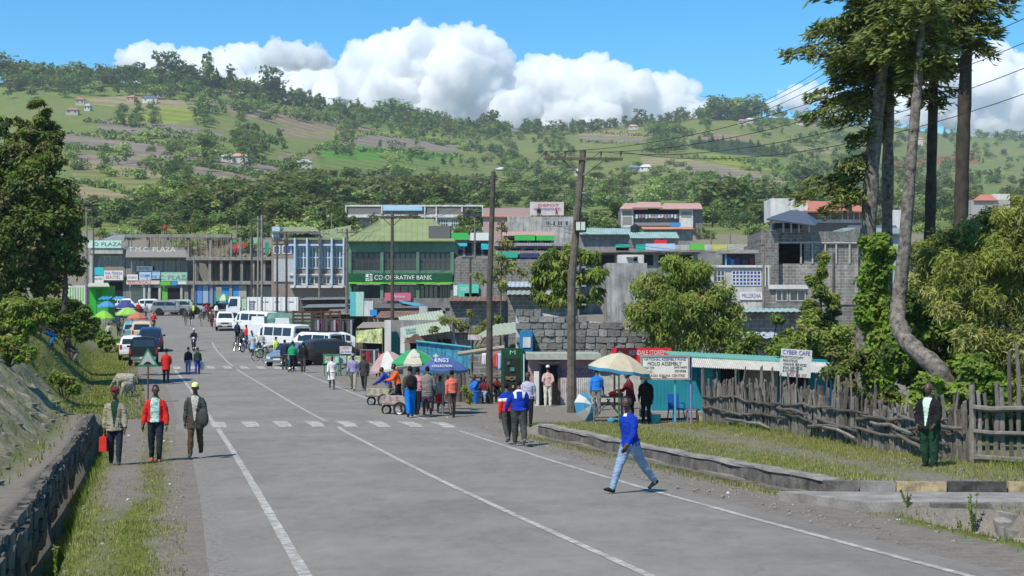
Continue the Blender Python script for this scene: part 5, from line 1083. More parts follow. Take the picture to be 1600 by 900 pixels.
parasol("faded pink and white parasol half behind the green and white one", 609, 548, 575, 66, 66, [FAB("pink", (.52, .34, .34)), FAB("white", (.66, .64, .64))], None, tilt=-.16)
parasol("large cream parasol with blue edge over the rough wooden table", 967, 551, 577, 102, 50, [FAB("cream2", (.62, .56, .42)), FAB("cream3", (.58, .51, .38))], FAB("azure", (.06, .28, .50)), tilt=.14, post=mat("green_post", (.03, .25, .05), rough=.6))
parasol("lime green parasol at the market corner on the left", 162, 485, 497, 34, 127, [FAB("lime", (.30, .58, .08))])
parasol("pale green parasol beside the orange one up the left kerb", 200, 480, 491, 38, 140, [FAB("palegreen", (.40, .58, .22)), FAB("lime", (.30, .58, .08))])
parasol("faded orange parasol nearest the cream car", 215, 487.5, 497, 33, 134, [FAB("orange", (.55, .20, .12)), FAB("orange", (.55, .20, .12)), FAB("orange", (.55, .20, .12)), FAB("slate", (.18, .22, .36))])
parasol("dark blue parasol beyond the pale green one", 196, 469, 479, 30, 152, [FAB("navy", (.06, .08, .30))])
parasol("bright blue awning parasol over the far left stalls", 167, 470, 479, 30, 156, [FAB("sky", (.08, .30, .55))])
parasol("green and white parasol in front of the tipper lorry's cab", 350, 459, 469, 26, 172, [FAB("green", (.05, .36, .14)), FAB("cream", (.62, .58, .48))])
mb = MB(); g = gp(913, 50.6, .06); mb.lathe([(.02, 0), (.40, .06), (.44, .1)], FAB("white", (.66, .64, .64)), n=12, cap=False)
t = thing("parasol", "blue and white parasol lying open on its side by the grey pole", "parasol", g); t.rotation_euler = (1.25, .35, .5)
for i in range(8):
 mb = MB(); a, c_ = i * pi / 4, (i + 1) * pi / 4; r_ = .50; mb.add([(0, 0, .32), (cos(a) * r_ * .55, sin(a) * r_ * .55, .24), (cos(c_) * r_ * .55, sin(c_) * r_ * .55, .24), (cos(a) * r_, sin(a) * r_, .02), (cos(c_) * r_, sin(c_) * r_, .02)], [(0, 1, 2), (1, 3, 4, 2)], (FAB("azure", 0), FAB("white", 0))[i % 2] if "canvas_azure" in MATS else WHT); mb.build("canopy_panel", t, loc=(0, .45, 0))
def planks_table(label, px, d, w_, dp, h, m=WOOD, goods=True):
 g = gp(px, d); t = thing("market_table", label, "table", g, ru(-.08, .08))
 for k in range(5): mb = MB(); mb.box((0, -dp / 2 + (k + .5) * dp / 5, h), (w_ + ru(-.08, .08), dp / 5 - .015, .03), m); mb.build("plank", t)
 for sx in (-1, 1):
  for sy in (-1, 1): mb = MB(); mb.tube([(sx * w_ * .45, sy * dp * .42, -.03), (sx * w_ * .42, sy * dp * .4, h - .02)], .035, m, 6); mb.build("leg", t)
  mb = MB(); mb.tube([(sx * w_ * .46, -dp * .43, .1), (sx * -.05, -dp * .40, h - .05)], .025, m, 6); mb.build("brace", t)
 mb = MB(); mb.tube([(-w_ * .47, -dp * .42, .16), (w_ * .47, -dp * .42, .18)], .03, m, 6); mb.build("rail", t)
 return t, g
t, g = planks_table("rough wooden table under the cream parasol with red goods on top", 950, 50.6, 1.05, .7, .82)
for k, (dx, c_, nm, s_) in enumerate(((.15, (.5, .03, .02), "red cloth bundle on the rough wooden table", .13), (-.2, (.6, .6, .55), "white packet on the rough wooden table", .09), (.38, (.3, .05, .04), "dark red bundle at the right end of the table", .11))):
 mb = MB(); mb.ell((0, 0, s_ * .6), (s_ * 1.2, s_, s_ * .7), mat("bundle_%d" % k, c_, rough=.9, bump=.4), 10, 7, .12); tag(mb.build("bundle", None, True, loc=g + Vector((dx, -.05, .835))), nm, "bundle")
mb = MB(); mb.ell((0, 0, .09), (.13, .11, .11), mat("bag_blue", (.05, .25, .36)), 10, 7, .1); tag(mb.build("sack", None, True, loc=gp(955, 50.1)), "small blue sack under the rough wooden table", "sack")
def basin(label, px, d, r_, h, c_, name="basin", dz=0):
 m = mat("plastic_" + str(c_), c_, rough=.45, var=.06); t = thing(name, label, name, gp(px, d, dz))
 mb = MB(); mb.lathe([(r_ * .78, 0), (r_, h), (r_ * 1.06, h), (r_ * 1.06, h + .02), (r_ * .94, h + .02), (r_ * .72, .03)], m, n=16); mb.build("body", t)
 mb = MB(); mb.tube([(cos(a) * r_ * 1.04, sin(a) * r_ * .3, h - .02 - .12 * sin(a)) for a in np.linspace(0, pi, 9)], .008, STEEL, 5, False); mb.build("handle", t)
basin("turquoise plastic basin on the step at the kiosk's left end", 1024, 50.4, .17, .26, (.03, .40, .38)); basin("small cream bucket beside the wooden stool at the kiosk", 1095, 50.5, .12, .24, (.40, .34, .22), "bucket")
basin("bright blue bucket at the stall left of the dark pole", 740, 63.5, .26, .50, (.02, .16, .55), "bucket"); basin("blue barrel top standing in the stall left of the dark pole", 744, 65.5, .24, .9, (.02, .10, .42), "barrel"); basin("small blue bucket carried low beside the grey dressed woman", 657, 54.4, .15, .42, (.04, .28, .6), "bucket", .28)
g = gp(1056, 50.9); t = thing("plastic_chair", "blue plastic chair against the turquoise kiosk", "chair", g, .35); bp_ = mat("plastic_blue", (.02, .10, .42), rough=.4)
mb = MB(); mb.box((0, 0, .43), (.42, .42, .035), bp_); mb.build("seat", t); mb = MB(); mb.box((0, .2, .68), (.40, .035, .46), bp_, rx=-.15); mb.build("backrest", t)
for sx in (-1, 1):
 for sy in (-1, 1): mb = MB(); mb.tube([(sx * .22, sy * .22, 0), (sx * .18, sy * .18, .42)], .022, bp_, 6); mb.build("leg", t)
 mb = MB(); mb.tube([(sx * .21, .2, .62), (sx * .22, -.16, .62), (sx * .2, -.2, .43)], .02, bp_, 6); mb.build("armrest", t)
g = gp(1081, 50.6); t = thing("stool", "small wooden stool beside the lilac post", "stool", g)
mb = MB(); mb.box((0, 0, .42), (.42, .32, .05), WOOD); mb.build("seat", t)
for sx in (-1, 1):
 for sy in (-1, 1): mb = MB(); mb.tube([(sx * .17, sy * .12, 0), (sx * .15, sy * .1, .4)], .022, WOOD, 6); mb.build("leg", t)
def handcart(label, px, d, rz, tub):
 t = thing("handcart", label, "handcart", gp(px, d), radians(rz))
 for sx in (-1, 1): mb = MB(); wheel2(mb, (0, 0, 0), .21, .04, 5); mb.build("wheel", t, loc=(sx * .36, 0, .24))
 mb = MB(); wheel2(mb, (0, 0, 0), .16, .035, 5); mb.build("wheel", t, loc=(0, .62, .19))
 mb = MB(); mb.box((0, .25, .40), (.62, 1.0, .05), WOOD); mb.build("deck", t)
 mb = MB(); mb.box((0, .25, .55), (.58, .85, .26), tub, taper=1.12); mb.build("box", t)
 for sx in (-1, 1): mb = MB(); mb.tube([(sx * .26, -.2, .45), (sx * .28, -.75, .85)], .025, WOOD, 6); mb.build("handle", t)
handcart("three wheeled handcart with a yellow and white box pushed by the orange vendor", 604, 60, 75, mat("tub_cream", (.40, .36, .26), var=.5)); handcart("low handcart with a pink and white box behind the blue trousered man", 630, 54.4, 75, mat("tub_pink", (.40, .31, .28), var=.5))
def held(o, label, cat): return tag(o, label, cat)
p_, dr_ = JERRY; t = thing("jerrycan", "red plastic jerrycan held by the man in the beret", "jerrycan", p_ + Vector((0, .0, -.02))); jr = mat("jerrycan_red", (.62, .035, .02), rough=.45)
mb = MB(); mb.box((0, 0, -.21), (.17, .26, .32), jr, taper=.92); mb.build("body", t); mb = MB(); mb.tube([(0, .1, -.05), (0, .07, .0), (0, -.05, .0), (0, -.08, -.05)], .016, jr, 6); mb.build("handle", t); mb = MB(); mb.lathe([(.025, -.06), (.025, -.01)], jr, c=(0, .10, 0), n=8); mb.build("cap", t)
lf = COATARM.hands[0][0]
mb = MB(); CM = CL("charcoal"); v = [(-.16, -.05, .07), (.15, -.07, .08), (.15, .08, .07), (-.16, .08, .06), (-.15, -.08, -.42), (.17, -.10, -.46), (.17, .10, -.44), (-.14, .10, -.40)]
mb.add(v, [(0, 1, 2, 3), (7, 6, 5, 4), (0, 4, 5, 1), (1, 5, 6, 2), (2, 6, 7, 3), (3, 7, 4, 0)], CM); o = mb.build("folded_jacket", None, True, loc=lf + Vector((.13, -.03, .0))); md = o.modifiers.new("s", 'SUBSURF'); md.levels = md.render_levels = 2; tag(o, "dark grey jacket hanging over the capped man's arm", "jacket")
p_ = KID2.hands[1][0]; mb = MB(); mb.ell((0, 0, -.22), (.15, .09, .22), CL("white"), 10, 8, .06); mb.tube([(-.04, 0, -.06), (0, 0, .0), (.04, 0, -.06)], .008, CL("white"), 5); tag(mb.build("carrier_bag", None, True, loc=p_ + Vector((.05, 0, 0))), "white plastic carrier bag held by the child in the dark top", "bag")
def backpack(P, label, m, z=.17):
 c = P.M @ (P.at(z, -.115) * P.H); mb = MB(); mb.ell((0, 0, 0), (.17, .10, .24), m, 12, 8, .02); mb.ell((0, -.07, -.07), (.12, .06, .12), m, 10, 6); o = mb.build("backpack", None, True, loc=c); o.rotation_euler = (0, 0, P.o.rotation_euler.z); tag(o, label, "backpack")
backpack(BACKP, "black backpack on the man with bright blue trousers", CL("black"))
# ------------------------------------------------------------------ buildings
class Bld:
 def __init__(s, name, label, cat, px, d, group=None):
  s.o = gp(px, d); s.t = thing(name, label, cat, s.o, 0, group); s.d = d
 def P(s, x, y, d=None, dy=0): return W(x, y, d or s.d) + Vector((0, dy, 0)) - s.o
 def px(s, name, x0, y0, x1, y1, m, dep=.15, d=None, off=0., parent=None, label=None):
  """A box whose front face fills a pixel rectangle at distance d; off moves it towards the viewer."""
  a, b = s.P(x0, y1, d), s.P(x1, y0, d); mb = MB(); y = (d or s.d) - s.o.y
  if name in ("wall", "side_tower", "terrace_wall", "base_wall", "base"): a.z = min(a.z, min(gz(a.x + s.o.x, s.o.y + y), gz(b.x + s.o.x, s.o.y + y)) - .4 - s.o.z)
  mb.box(((a.x + b.x) / 2, y + dep / 2 - off, (a.z + b.z) / 2), (b.x - a.x, dep, b.z - a.z), m); o = mb.build(name, parent or s.t)
  if label: o["label"] = label
  return o
 def poly(s, name, pts, th, m, d=None, parent=None):
  mb = MB(); mb.slab([s.P(x, y, dd) for x, y, dd in pts], th, m); return mb.build(name, parent or s.t)
 def window(s, x0, y0, x1, y1, nx, ny, fm, gm=None, d=None, off=0.02, name="window"):
  w_ = s.px(name, x0, y0, x1, y1, gm or GL, .06, d, off); k = (d or s.d) / F; bw = .09 / k if (d or s.d) < 150 else .12 / k
  for i in range(nx + 1): x = x0 + (x1 - x0) * i / nx; s.px("mullion", x - bw / 2, y0, x + bw / 2, y1, fm, .05, d, off + .045, w_)
  for j in range(ny + 1): y = y0 + (y1 - y0) * j / ny; s.px("transom", x0, y - bw / 2, x1, y + bw / 2, fm, .05, d, off + .04, w_)
  return w_
 def text(s, tx, x, y, hp, m, wd, d=None, off=.1, parent=None, al='CENTER'):
  p_ = s.P(x, y, d); k = (d or s.d) / F; return text(tx, parent or s.t, (p_.x, p_.y - off, p_.z), hp * k * 1.38, m, width=wd * k)
 def sign(s, x0, y0, x1, y1, m, lines=(), d=None, off=.35, name="shop_sign"):
  o = s.px(name, x0, y0, x1, y1, m, .08, d, off)
  for (tx, x, y, hp, c, wd) in lines: s.text(tx, x, y, hp, c, wd, d, off + .012, o)
  return o
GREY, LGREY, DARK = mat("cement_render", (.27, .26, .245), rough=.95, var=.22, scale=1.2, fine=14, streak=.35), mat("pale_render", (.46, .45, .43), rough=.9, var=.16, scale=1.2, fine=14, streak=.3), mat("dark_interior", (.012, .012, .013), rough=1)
WHB = mat("white_wall", (.62, .60, .57), rough=.85, var=.14, scale=.9, fine=10, streak=.22); STONEW = mat("grey_block_wall", (.20, .187, .17), rough=.95, var=.3, scale=2.2, fine=16, bump=.4, brick=.55, streak=.3); BROWNW = mat("brown_stone_band", (.25, .20, .17), rough=.9, var=.22)
LBL, GRR, GRF, GRD, LIMES = mat("pale_blue_paint", (.42, .53, .64), rough=.7, var=.1), mat("green_tin_roof", (.235, .275, .125), rough=.6, var=.14, scale=.6), mat("green_fascia", (.115, .225, .155), rough=.8, var=.2, scale=1, streak=.25), mat("bank_sign_green", (.006, .09, .035), rough=.5, var=.06), mat("lime_strip", (.12, .62, .03), rough=.5)
TIN, RUSTT, TEALT, WTIN, PINKT, REDT, NAVT = mat("grey_tin", (.24, .235, .23), rough=.6, var=.3, scale=1.2, metal=.15), mat("rusty_tin", (.20, .12, .085), rough=.8, var=.4, scale=1.4), mat("faded_teal_tin", (.26, .37, .35), rough=.65, var=.2, scale=1), mat("pale_tin", (.45, .48, .50), rough=.5, var=.2, scale=1, metal=.2), mat("pink_tin", (.46, .27, .235), rough=.7, var=.15), mat("red_tin", (.42, .16, .11), rough=.7, var=.15), mat("slate_blue_tin", (.085, .10, .135), rough=.55, var=.1)
GW = mat("window_glass_teal", (.035, .06, .06), rough=.1, spec=.6)
b = Bld("plaza_shop", "narrow grey plaza shop at the far left with a white and green sign board", "building", 168, 216)
b.px("wall", 130, 385, 195.5, 476, GREY, 9); b.px("canopy", 146, 388, 195, 397, LGREY, 1.2, off=1.2)
o = b.px("sign_board", 138, 376.5, 193.5, 388, mat("sign_pale_mint", (.50, .66, .62)), .2, off=1.4); b.text("O PLAZA", 172, 382.5, 6, mat("ink_green", (.02, .22, .1)), 44, off=1.43, parent=o)
b.window(156, 400.5, 190, 419, 4, 1, LGREY); b.poly("roof", [(152, 377, 217), (193, 377, 217), (196, 366, 224), (178, 367, 224)], .15, TIN)
b.sign(148, 418, 164, 430, mat("sign_cyan", (.03, .45, .55)), off=.8); b.sign(165, 417, 196, 423, mat("sign_striped", (.25, .20, .14), var=.5, scale=9), off=.9); b.sign(165, 423, 195, 438, WHT, [("WA-TERESA", 180, 427.5, 4.6, LU, 27), ("BEAUTIES", 179, 433.5, 5, LR, 24)], off=.9); b.sign(143, 431, 164, 443, WHT, [("TAILORS", 154, 436, 3.6, LB, 17)], off=.7)
b.px("doorway", 168, 440, 192, 474, DARK, .1, off=.05); b.px("pillar", 142, 397, 147, 474, LGREY, .3, off=.8)
b = Bld("plaza_building", "grey two storey plaza with T.M.C. lettering over its awning", "building", 243, 216)
b.px("wall", 196, 402, 294.5, 476, GREY, 10)
b.poly("awning", [(196, 402, 214.2), (292, 402, 214.2), (290, 388, 215.8), (198, 387, 215.8)], .12, mat("awning_grey", (.20, .19, .18), var=.15)); b.px("sign_band", 196, 387, 290, 394.5, GREY, .25, off=.5); b.text("T.M.C. PLAZA", 245, 391.4, 7.4, WHT, 84, off=2.9)
for x0, x1 in ((206, 226), (236, 254), (256, 274), (276, 293)): b.window(x0, 407, x1, 427, 3, 1, GREY)
for (x0, y0, x1, y1, m, ls) in ((215, 416, 240, 424, WHT, [("HOTEL", 227, 420, 3.4, LU, 16)]), (200, 429, 217, 440, WHT, [("STUDIO", 208, 434, 3.2, LB, 13)]), (219, 425, 238, 438, mat("sign_pale_blue", (.40, .52, .68)), [("COLLEGE", 228, 431, 3.6, LU, 15)]), (239, 423, 252, 436, mat("sign_sky", (.30, .48, .66)), [("DENTAL", 245.5, 429, 3, WHT, 10)]), (253, 425.5, 294, 439.5, mat("sign_mint2", (.25, .48, .38)), [("SUPERMARKET", 273, 430, 4, WHT, 34), ("WHOLESALE", 273, 435.5, 3, WHT, 30)]), (199, 438.5, 251, 444.5, mat("sign_pink_white", (.62, .50, .47)), [("ELECTRICALS", 220, 441.5, 4.6, LR, 38)]), (252, 440, 268, 446, mat("sign_leaf", (.12, .45, .06)), []), (269, 440, 278, 446, mat("sign_azure", (.04, .25, .6)), []), (279, 439.8, 294, 444.5, WHT, [])): b.sign(x0, y0, x1, y1, m, ls, off=.6)
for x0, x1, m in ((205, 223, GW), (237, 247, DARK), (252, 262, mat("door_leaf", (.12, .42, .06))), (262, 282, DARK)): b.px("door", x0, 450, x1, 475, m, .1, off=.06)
for x in (226, 234, 250, 284): b.px("pillar", x - 1.8, 446, x + 1.8, 475, LGREY, .3, off=.3)
b = Bld("concrete_frame", "unfinished grey concrete frame with dark columns and thin slabs", "building", 370, 206)
CF = mat("raw_concrete", (.27, .25, .22), rough=.95, var=.25, scale=1.5, fine=14, streak=.3)
b.px("slab", 291, 401.5, 466, 406.5, CF, 14); b.px("slab", 291, 439, 464, 444.5, CF, 14); b.px("beam", 196, 366, 361, 371, CF, .6, off=0)
for x in (304, 327, 345, 359, 377, 395, 412, 437): b.px("column", x - 2, 406, x + 2, 440, CF, .5, off=-.3); b.px("column", x + 3, 406, x + 6, 440, CF, .5, d=212)
for x in (198, 230, 262, 293, 328, 360, 375, 392, 404): b.px("column", x - 2, 371, x + 2, 386 if x < 291 else 402, CF, .5, off=-.2)
for x in (300, 330, 360, 395, 430, 458): b.px("column", x - 2, 444, x + 2, 478, CF, .5, off=-.3)
PROP = mat("prop_timber", (.22, .17, .12), rough=.95, var=.3, rnd=.35); pm_ = MB()
for k in range(62):
 x = 232 + k * 2.08; p0 = b.P(x, 386 if x < 292 else 401, 206 + (k % 4) * 1.1); p1 = b.P(x + ru(-.8, .8), 371, 206 + (k % 4) * 1.1); mb = MB(); mb.tube([p0, p1], .05, PROP, 5); mb.build("prop", b.t)
b.px("rear_wall", 292, 406, 372, 440, mat("grey_rear_wall", (.20, .19, .18), var=.3), .3, d=219); b.px("rear_wall", 372, 408, 455, 440, mat("pale_rear_wall", (.30, .33, .36), var=.3), .3, d=219)
b.px("stair_flight", 405, 415, 440, 418, CF, 2, d=208);
for (x0, y0, x1, y1, c_) in ((361, 374, 369, 379, (.05, .35, .12)), (362, 381, 371, 387, (.55, .05, .06)), (377, 380, 384, 387, (.55, .03, .04)), (396, 372, 402, 380, (.20, .5, .25)), (414, 378, 420, 394, (.03, .26, .2)), (364, 388, 374, 396, (.3, .05, .06))): b.px("hanging_sheet", x0, y0, x1, y1, mat("sheet%d%d" % (x0, y0), c_, var=.2), .05, d=208)
for k, x in enumerate((297, 306, 315, 324, 345, 360, 372)): b.px("blue_hoarding", x, 446, x + 10 if k < 3 else x + 12, 474, mat("hoarding%d" % k, ((.03, .14, .42), (.10, .25, .50), (.30, .38, .48), (.03, .2, .5), (.02, .24, .5), (.03, .28, .55), (.35, .33, .3))[k], var=.2), .08, d=206, off=-.5)
b.px("ground_wall", 372, 447, 460, 476, mat("ground_wall_beige", (.34, .33, .30), var=.25), .3, off=-1.5)
person("worker in red shirt standing on the unfinished roof beam", 258, 206.3, 1.6, 30, vox=.04, top="shirt", tc=CL("red"), bc=CL("charcoal"), lean=22, z=W(258, 366, 206).z)
b = Bld("office_building", "pale building with light blue fins and teal windows left of the bank", "building", 490, 172)
b.px("wall", 424, 371, 545.5, 478, BROWNW, 12); b.px("ledge", 452, 381.5, 546, 384.5, LBL, .5, off=.5); b.px("ledge", 452, 428, 546, 430.5, WHB, .35, off=.35); b.px("ledge", 455, 446, 548, 450, WHB, .8, off=.8); b.px("parapet", 426, 371, 545, 381, mat("brown_grey_render", (.27, .23, .20), var=.2), .2, off=.1)
for x in (462, 481, 501, 519.5, 538): b.px("fin", x - 1.4, 372, x + 1.4, 448, LBL, .9, off=.9)
for x0, x1 in ((464, 479.5), (483, 499), (503, 517), (521.5, 536)): b.window(x0, 386, x1, 419, 3, 2, LBL, GW, off=.04); b.window(x0 + 1, 432, x1 - 1, 444, 2, 1, WHB, GL, off=.04)
for x0, x1 in ((428, 437), (442, 455)): b.window(x0, 384, x1, 396, 2, 1, WHB, mat("blue_pane", (.05, .08, .25), rough=.15))
b.px("lower_wall", 428, 405, 460, 440, mat("pale_blue_grey", (.40, .42, .44), var=.2), .2, off=.15)
b.poly("roof", [(424, 362, 171.4), (500, 362, 171.4), (492, 354.5, 178), (440, 354.5, 178)], .2, GRR); b.px("roof_edge", 424, 362, 501, 365, mat("dark_soffit", (.14, .13, .12)), .3, off=.6); b.px("stair_tower", 425, 354, 437, 371, LBL, 3)  # roof edge strip is one even dark grey
b.poly("roof", [(440, 372, 171.5), (548, 372, 171.5), (548, 352, 182), (500, 362, 182)], .2, GRR)
b = Bld("bank_building", "two storey green bank with hipped green roof and CO-OPERATIVE BANK sign", "building", 626, 165)
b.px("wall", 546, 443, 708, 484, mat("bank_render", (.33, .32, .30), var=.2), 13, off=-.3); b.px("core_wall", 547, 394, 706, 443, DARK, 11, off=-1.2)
mb = MB(); e = [b.P(541, 376, 164), b.P(711, 376, 164), b.P(722, 374, 182), b.P(552, 374, 182)]; e[2].z = e[1].z; e[3].z = e[0].z; r0, r1 = b.P(594, 342, 173), b.P(677, 342, 173)
mb.slab([e[0], e[1], r1, r0], .12, GRR); mb.slab([e[1], e[2], r1], .12, GRR); mb.slab([e[2], e[3], r0, r1], .12, GRR); mb.slab([e[3], e[0], r0], .12, GRR); b.roof = mb.build("roof", b.t)
for k in range(1, 20):
 t_ = k / 20; a = e[0].lerp(e[1], t_); c = r0.lerp(r1, min(max((t_ - .31) / .49, 0), 1));
 mb = MB(); mb.tube([a + Vector((0, 0, .02)), c + Vector((0, 0, .02))], .022, GRR, 4); mb.build("roof_seam", b.roof)
b.px("fascia", 545, 377, 710, 394.5, GRF, 12, off=.3); b.px("gutter", 543, 375.6, 711, 377.6, mat("gutter_dark", (.04, .05, .045)), .3, off=.6)
for x0, x1 in ((549, 594), (600, 650), (656, 704)): b.window(x0, 395, x1, 423, 6 if x1 - x0 > 46 else 5, 2, mat("bronze_frame", (.06, .055, .05)), mat("dark_tinted_glass", (.03, .032, .034), rough=.1, spec=.6), off=-.1)
for x in (547, 597, 653, 706.5): b.px("column", x - 2.6, 394, x + 2.6, 480, GRF, .6, off=.35)
b.px("spandrel", 546, 422.5, 708, 428, GRF, .5, off=.2)
o = b.px("sign_board", 546, 427.5, 707.5, 441.3, GRD, .3, off=.75); b.px("sign_strip", 546, 441.3, 707.5, 443.6, LIMES, .3, off=.75)
b.text("CO-OPERATIVE BANK", 630.5, 434.2, 7.6, mat("sign_letter_white", (.8, .8, .78)), 90, off=.77, parent=o)
for (x0, y0, x1, y1) in ((572.5, 428.5, 577, 433), (578.5, 428.5, 583, 430), (578.5, 431, 583, 432.6), (572.5, 434.5, 574, 439.5), (575, 434.5, 577, 436.5), (575.3, 437.5, 577.3, 439.5), (578.5, 434, 583, 435.3), (578.5, 436.6, 580, 439.5), (581.2, 436.6, 583, 439.5)): b.px("logo_bar", x0, y0, x1, y1, MATS["sign_letter_white"], .03, off=.79, parent=o)
for x0, x1 in ((551, 594), (600, 650), (656, 684), (687, 703)): b.window(x0, 446, x1, 468, 4, 1, mat("bronze_frame", 0), GL, off=-.2)
b.px("roof_plant_room", 670, 353, 703.5, 377, mat("grey_louvre", (.12, .12, .12), var=.1), 3, off=.2); b.px("plant_trim", 669, 375, 704.5, 377.4, LGREY, .1, off=.35)
b = Bld("white_hall", "long white framed building with grey panels behind the bank roof", "building", 648, 300)
b.px("wall", 541, 337, 754, 380, WHB, 12); b.px("parapet_panel", 541, 321, 754, 337, mat("panel_grey", (.17, .165, .16), var=.12), 1, off=.3)
b.px("band", 540, 320.5, 755, 323, WHB, .3, off=.5); b.px("band", 540, 335.5, 755, 340, WHB, .4, off=.55)
for x in (541, 597, 664, 682, 722, 754): b.px("pier", x - 1, 321, x + 1, 360, WHB, .3, off=.7)
b.sign(599, 322, 660, 329.5, mat("sign_blue_white", (.30, .55, .75)), [("FAMILY SUPERMARKET", 629, 325.8, 4.6, WHT, 52)], off=.75); b.sign(723.5, 325, 753, 338.5, mat("sign_midnight", (.03, .035, .06)), [("SACCO", 738, 328.5, 2.6, WHT, 16)], off=.8)
b.px("window_strip", 545, 341, 680, 359, mat("dark_tinted_glass", 0), .1, off=.05); b.window(685, 342.5, 700, 355, 4, 2, WHB); b.window(705, 342.5, 719, 355, 4, 2, WHB)
for x in (727, 732, 737, 742, 748): b.px("column", x - .7, 340, x + .7, 360, LGREY, .3, off=.3)
b.px("window_strip", 724, 341, 754, 360, mat("dark_tinted_glass", 0), .1, off=.06)
b = Bld("billboard", "faded billboard with red lettering standing on a flat roof", "billboard", 854, 262)
b.px("panel", 828, 315.5, 881, 336.5, mat("billboard_faded", (.50, .42, .40), var=.15, scale=1), .3); b.text("DEPOT", 857, 321, 4, LR, 30, off=.05); b.text("HARDWARE PAINTS", 855, 327, 4, LP, 40, off=.05)
for x in (834, 855, 876): b.px("post", x - .6, 336, x + .6, 352, STEEL, .2)
for k, (x, c_) in enumerate(((841, "black"), (844, "black"), (870, "red"))): person(["person in black left on the flat roof below the billboard", "second person in black on the flat roof below the billboard", "person in red on the flat roof below the billboard"][k], x, 259, 1.6, 30 * k, vox=.045, top="shirt", tc=CL(c_), bc=CL("charcoal"), z=W(x, 338.4, 259).z, lean=8)
def block(label, x0, y0, x1, y1, d, wm, dep=8, name="town_building", wins=(), signs=(), roof=None, fm=None, group=None):
 b = Bld(name, label, "building", (x0 + x1) / 2, d, group); b.px("wall", x0, y0, x1, y1, wm, dep)
 for (a, c, e_, f_, n, m2) in wins: b.window(a, c, e_, f_, n, m2, fm or LGREY)
 for (a, c, e_, f_, m_, *ls) in signs: b.sign(a, c, e_, f_, m_, ls, off=.3)
 if roof: b.poly("roof", *roof)
 return b
GS, GS2 = mat("sign_bright_green", (.05, .42, .08), rough=.5), mat("sign_jade", (.03, .38, .27), rough=.5)
block("pink walled house with a red roof left of the billboard", 755, 325, 830, 372, 270, mat("pink_wall", (.42, .29, .27), var=.2), 8, wins=((795, 342, 799, 352, 1, 1),), roof=([(752, 338, 269.5), (826, 339, 269.5), (826, 331, 274), (770, 331, 274)], .15, REDT))
block("stained white flat roofed block with dark windows below the billboard", 793, 338.5, 903, 374, 258, mat("stained_white_wall", (.42, .40, .37), var=.35, scale=.8, streak=.4), 8, wins=((853, 345, 859, 353, 2, 1), (864, 345, 868, 353, 1, 1), (871, 345, 879, 353, 2, 1), (883, 345, 888, 353, 1, 1)))
def shoprow(label, x0, x1, yr, yb, d, rm, wm=None, slope=9, signs=(), openings=0, name="shop_row"):
 """A row of low shops: a tin roof sloping towards the street over a plain wall."""
 b = Bld(name, label, "building", (x0 + x1) / 2, d); b.px("wall", x0 + 2, yr, x1 - 2, yb, wm or GREY, 5, off=-.6); k = d / F
 a = b.P(x0, yr, d - .5); c = b.P(x1, yr, d - .5); up = Vector((0, 4.2, slope * k)); n = max(6, int((c.x - a.x) / .34)); mb = MB(); mb.corr(a, c - a, up, n, .03, rm); b.roof = mb.build("roof", b.t)
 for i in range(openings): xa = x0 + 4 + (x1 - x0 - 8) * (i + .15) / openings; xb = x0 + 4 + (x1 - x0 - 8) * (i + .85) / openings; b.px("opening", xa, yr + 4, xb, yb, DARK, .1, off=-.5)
 for (xa, ya, xb, yb2, m_, *ls) in signs: b.sign(xa, ya, xb, yb2, m_, ls, off=.6)
 return b
shoprow("low shop row with two bright green fascias under the cement block", 785, 868, 368, 392, 226, PINKT, GREY, 9, ((804, 367, 836, 376, GS), (838, 368, 866, 376, GS)), 4)
shoprow("long grey tin shop row above the jade sign", 770, 905, 384, 402, 200, TIN, GREY, 7, (), 6)
shoprow("low shop row with a jade green sign behind the thin yellow tree", 772, 905, 397, 418, 178, mat("brown_tin", (.17, .14, .12), var=.4, scale=1.2), GREY, 8, ((775, 394, 809, 403, GS2), (812, 396, 842, 403, mat("sign_navy", (.03, .05, .14)))), 5)
shoprow("green and white shop row right beside the bank roof", 706, 772, 375, 398, 215, TIN, GREY, 6, ((706, 364, 732, 375, GS), (735, 364, 768, 376, WHT), (712, 380, 730, 385, mat("sign_cyan", 0)), (752, 381, 765, 390, mat("sign_cyan", 0))), 4)
block("grey stone retaining building right of the bank", 710, 404, 800, 445, 158, STONEW, 6)
b = block("low shop with a mint hoarding right of the bank", 708, 440, 770, 478, 142, GREY, 5, signs=((716, 444, 748, 465, mat("sign_mint_deep", (.10, .50, .36)), ("SAFI", 726, 452, 6, WHT, 16)), (709, 446, 715, 462, WHT), (726, 458, 748, 466, mat("sign_sky", 0))))
block("grey stone yard wall above the pale tin roofs", 770, 405, 905, 440, 150, STONEW, 3, name="yard_wall")
shoprow("pale blue tin roofed shed in the middle of the town", 786, 842, 448, 470, 120, WTIN, GREY, 10)
shoprow("grey green tin shed just below the pale blue shed", 792, 905, 460, 486, 108, mat("sage_tin", (.28, .30, .26), var=.25), STONEW, 8)
shoprow("brown tin shed between the tall dark pole and the stone wall", 700, 790, 470, 492, 118, RUSTT, STONEW, 8)
b = Bld("apartment_block", "three storey white and grey apartment block with pink roofs and hanging washing", "building", 1034, 285)
b.px("wall", 971, 326, 1098, 378, STONEW, 9);
for x0, x1 in ((970, 989), (1061, 1082)):
 b.px("bay", x0, 325, x1, 356, WHB, .6, off=.8)
 for y0, y1 in ((330, 337), (339, 351)) if x0 < 1000 else ((331, 340),): b.px("panel", x0 + 2.5, y0, x1 - 2.5, y1, mat("panel_grey2", (.24, .23, .22)), .1, off=.86)
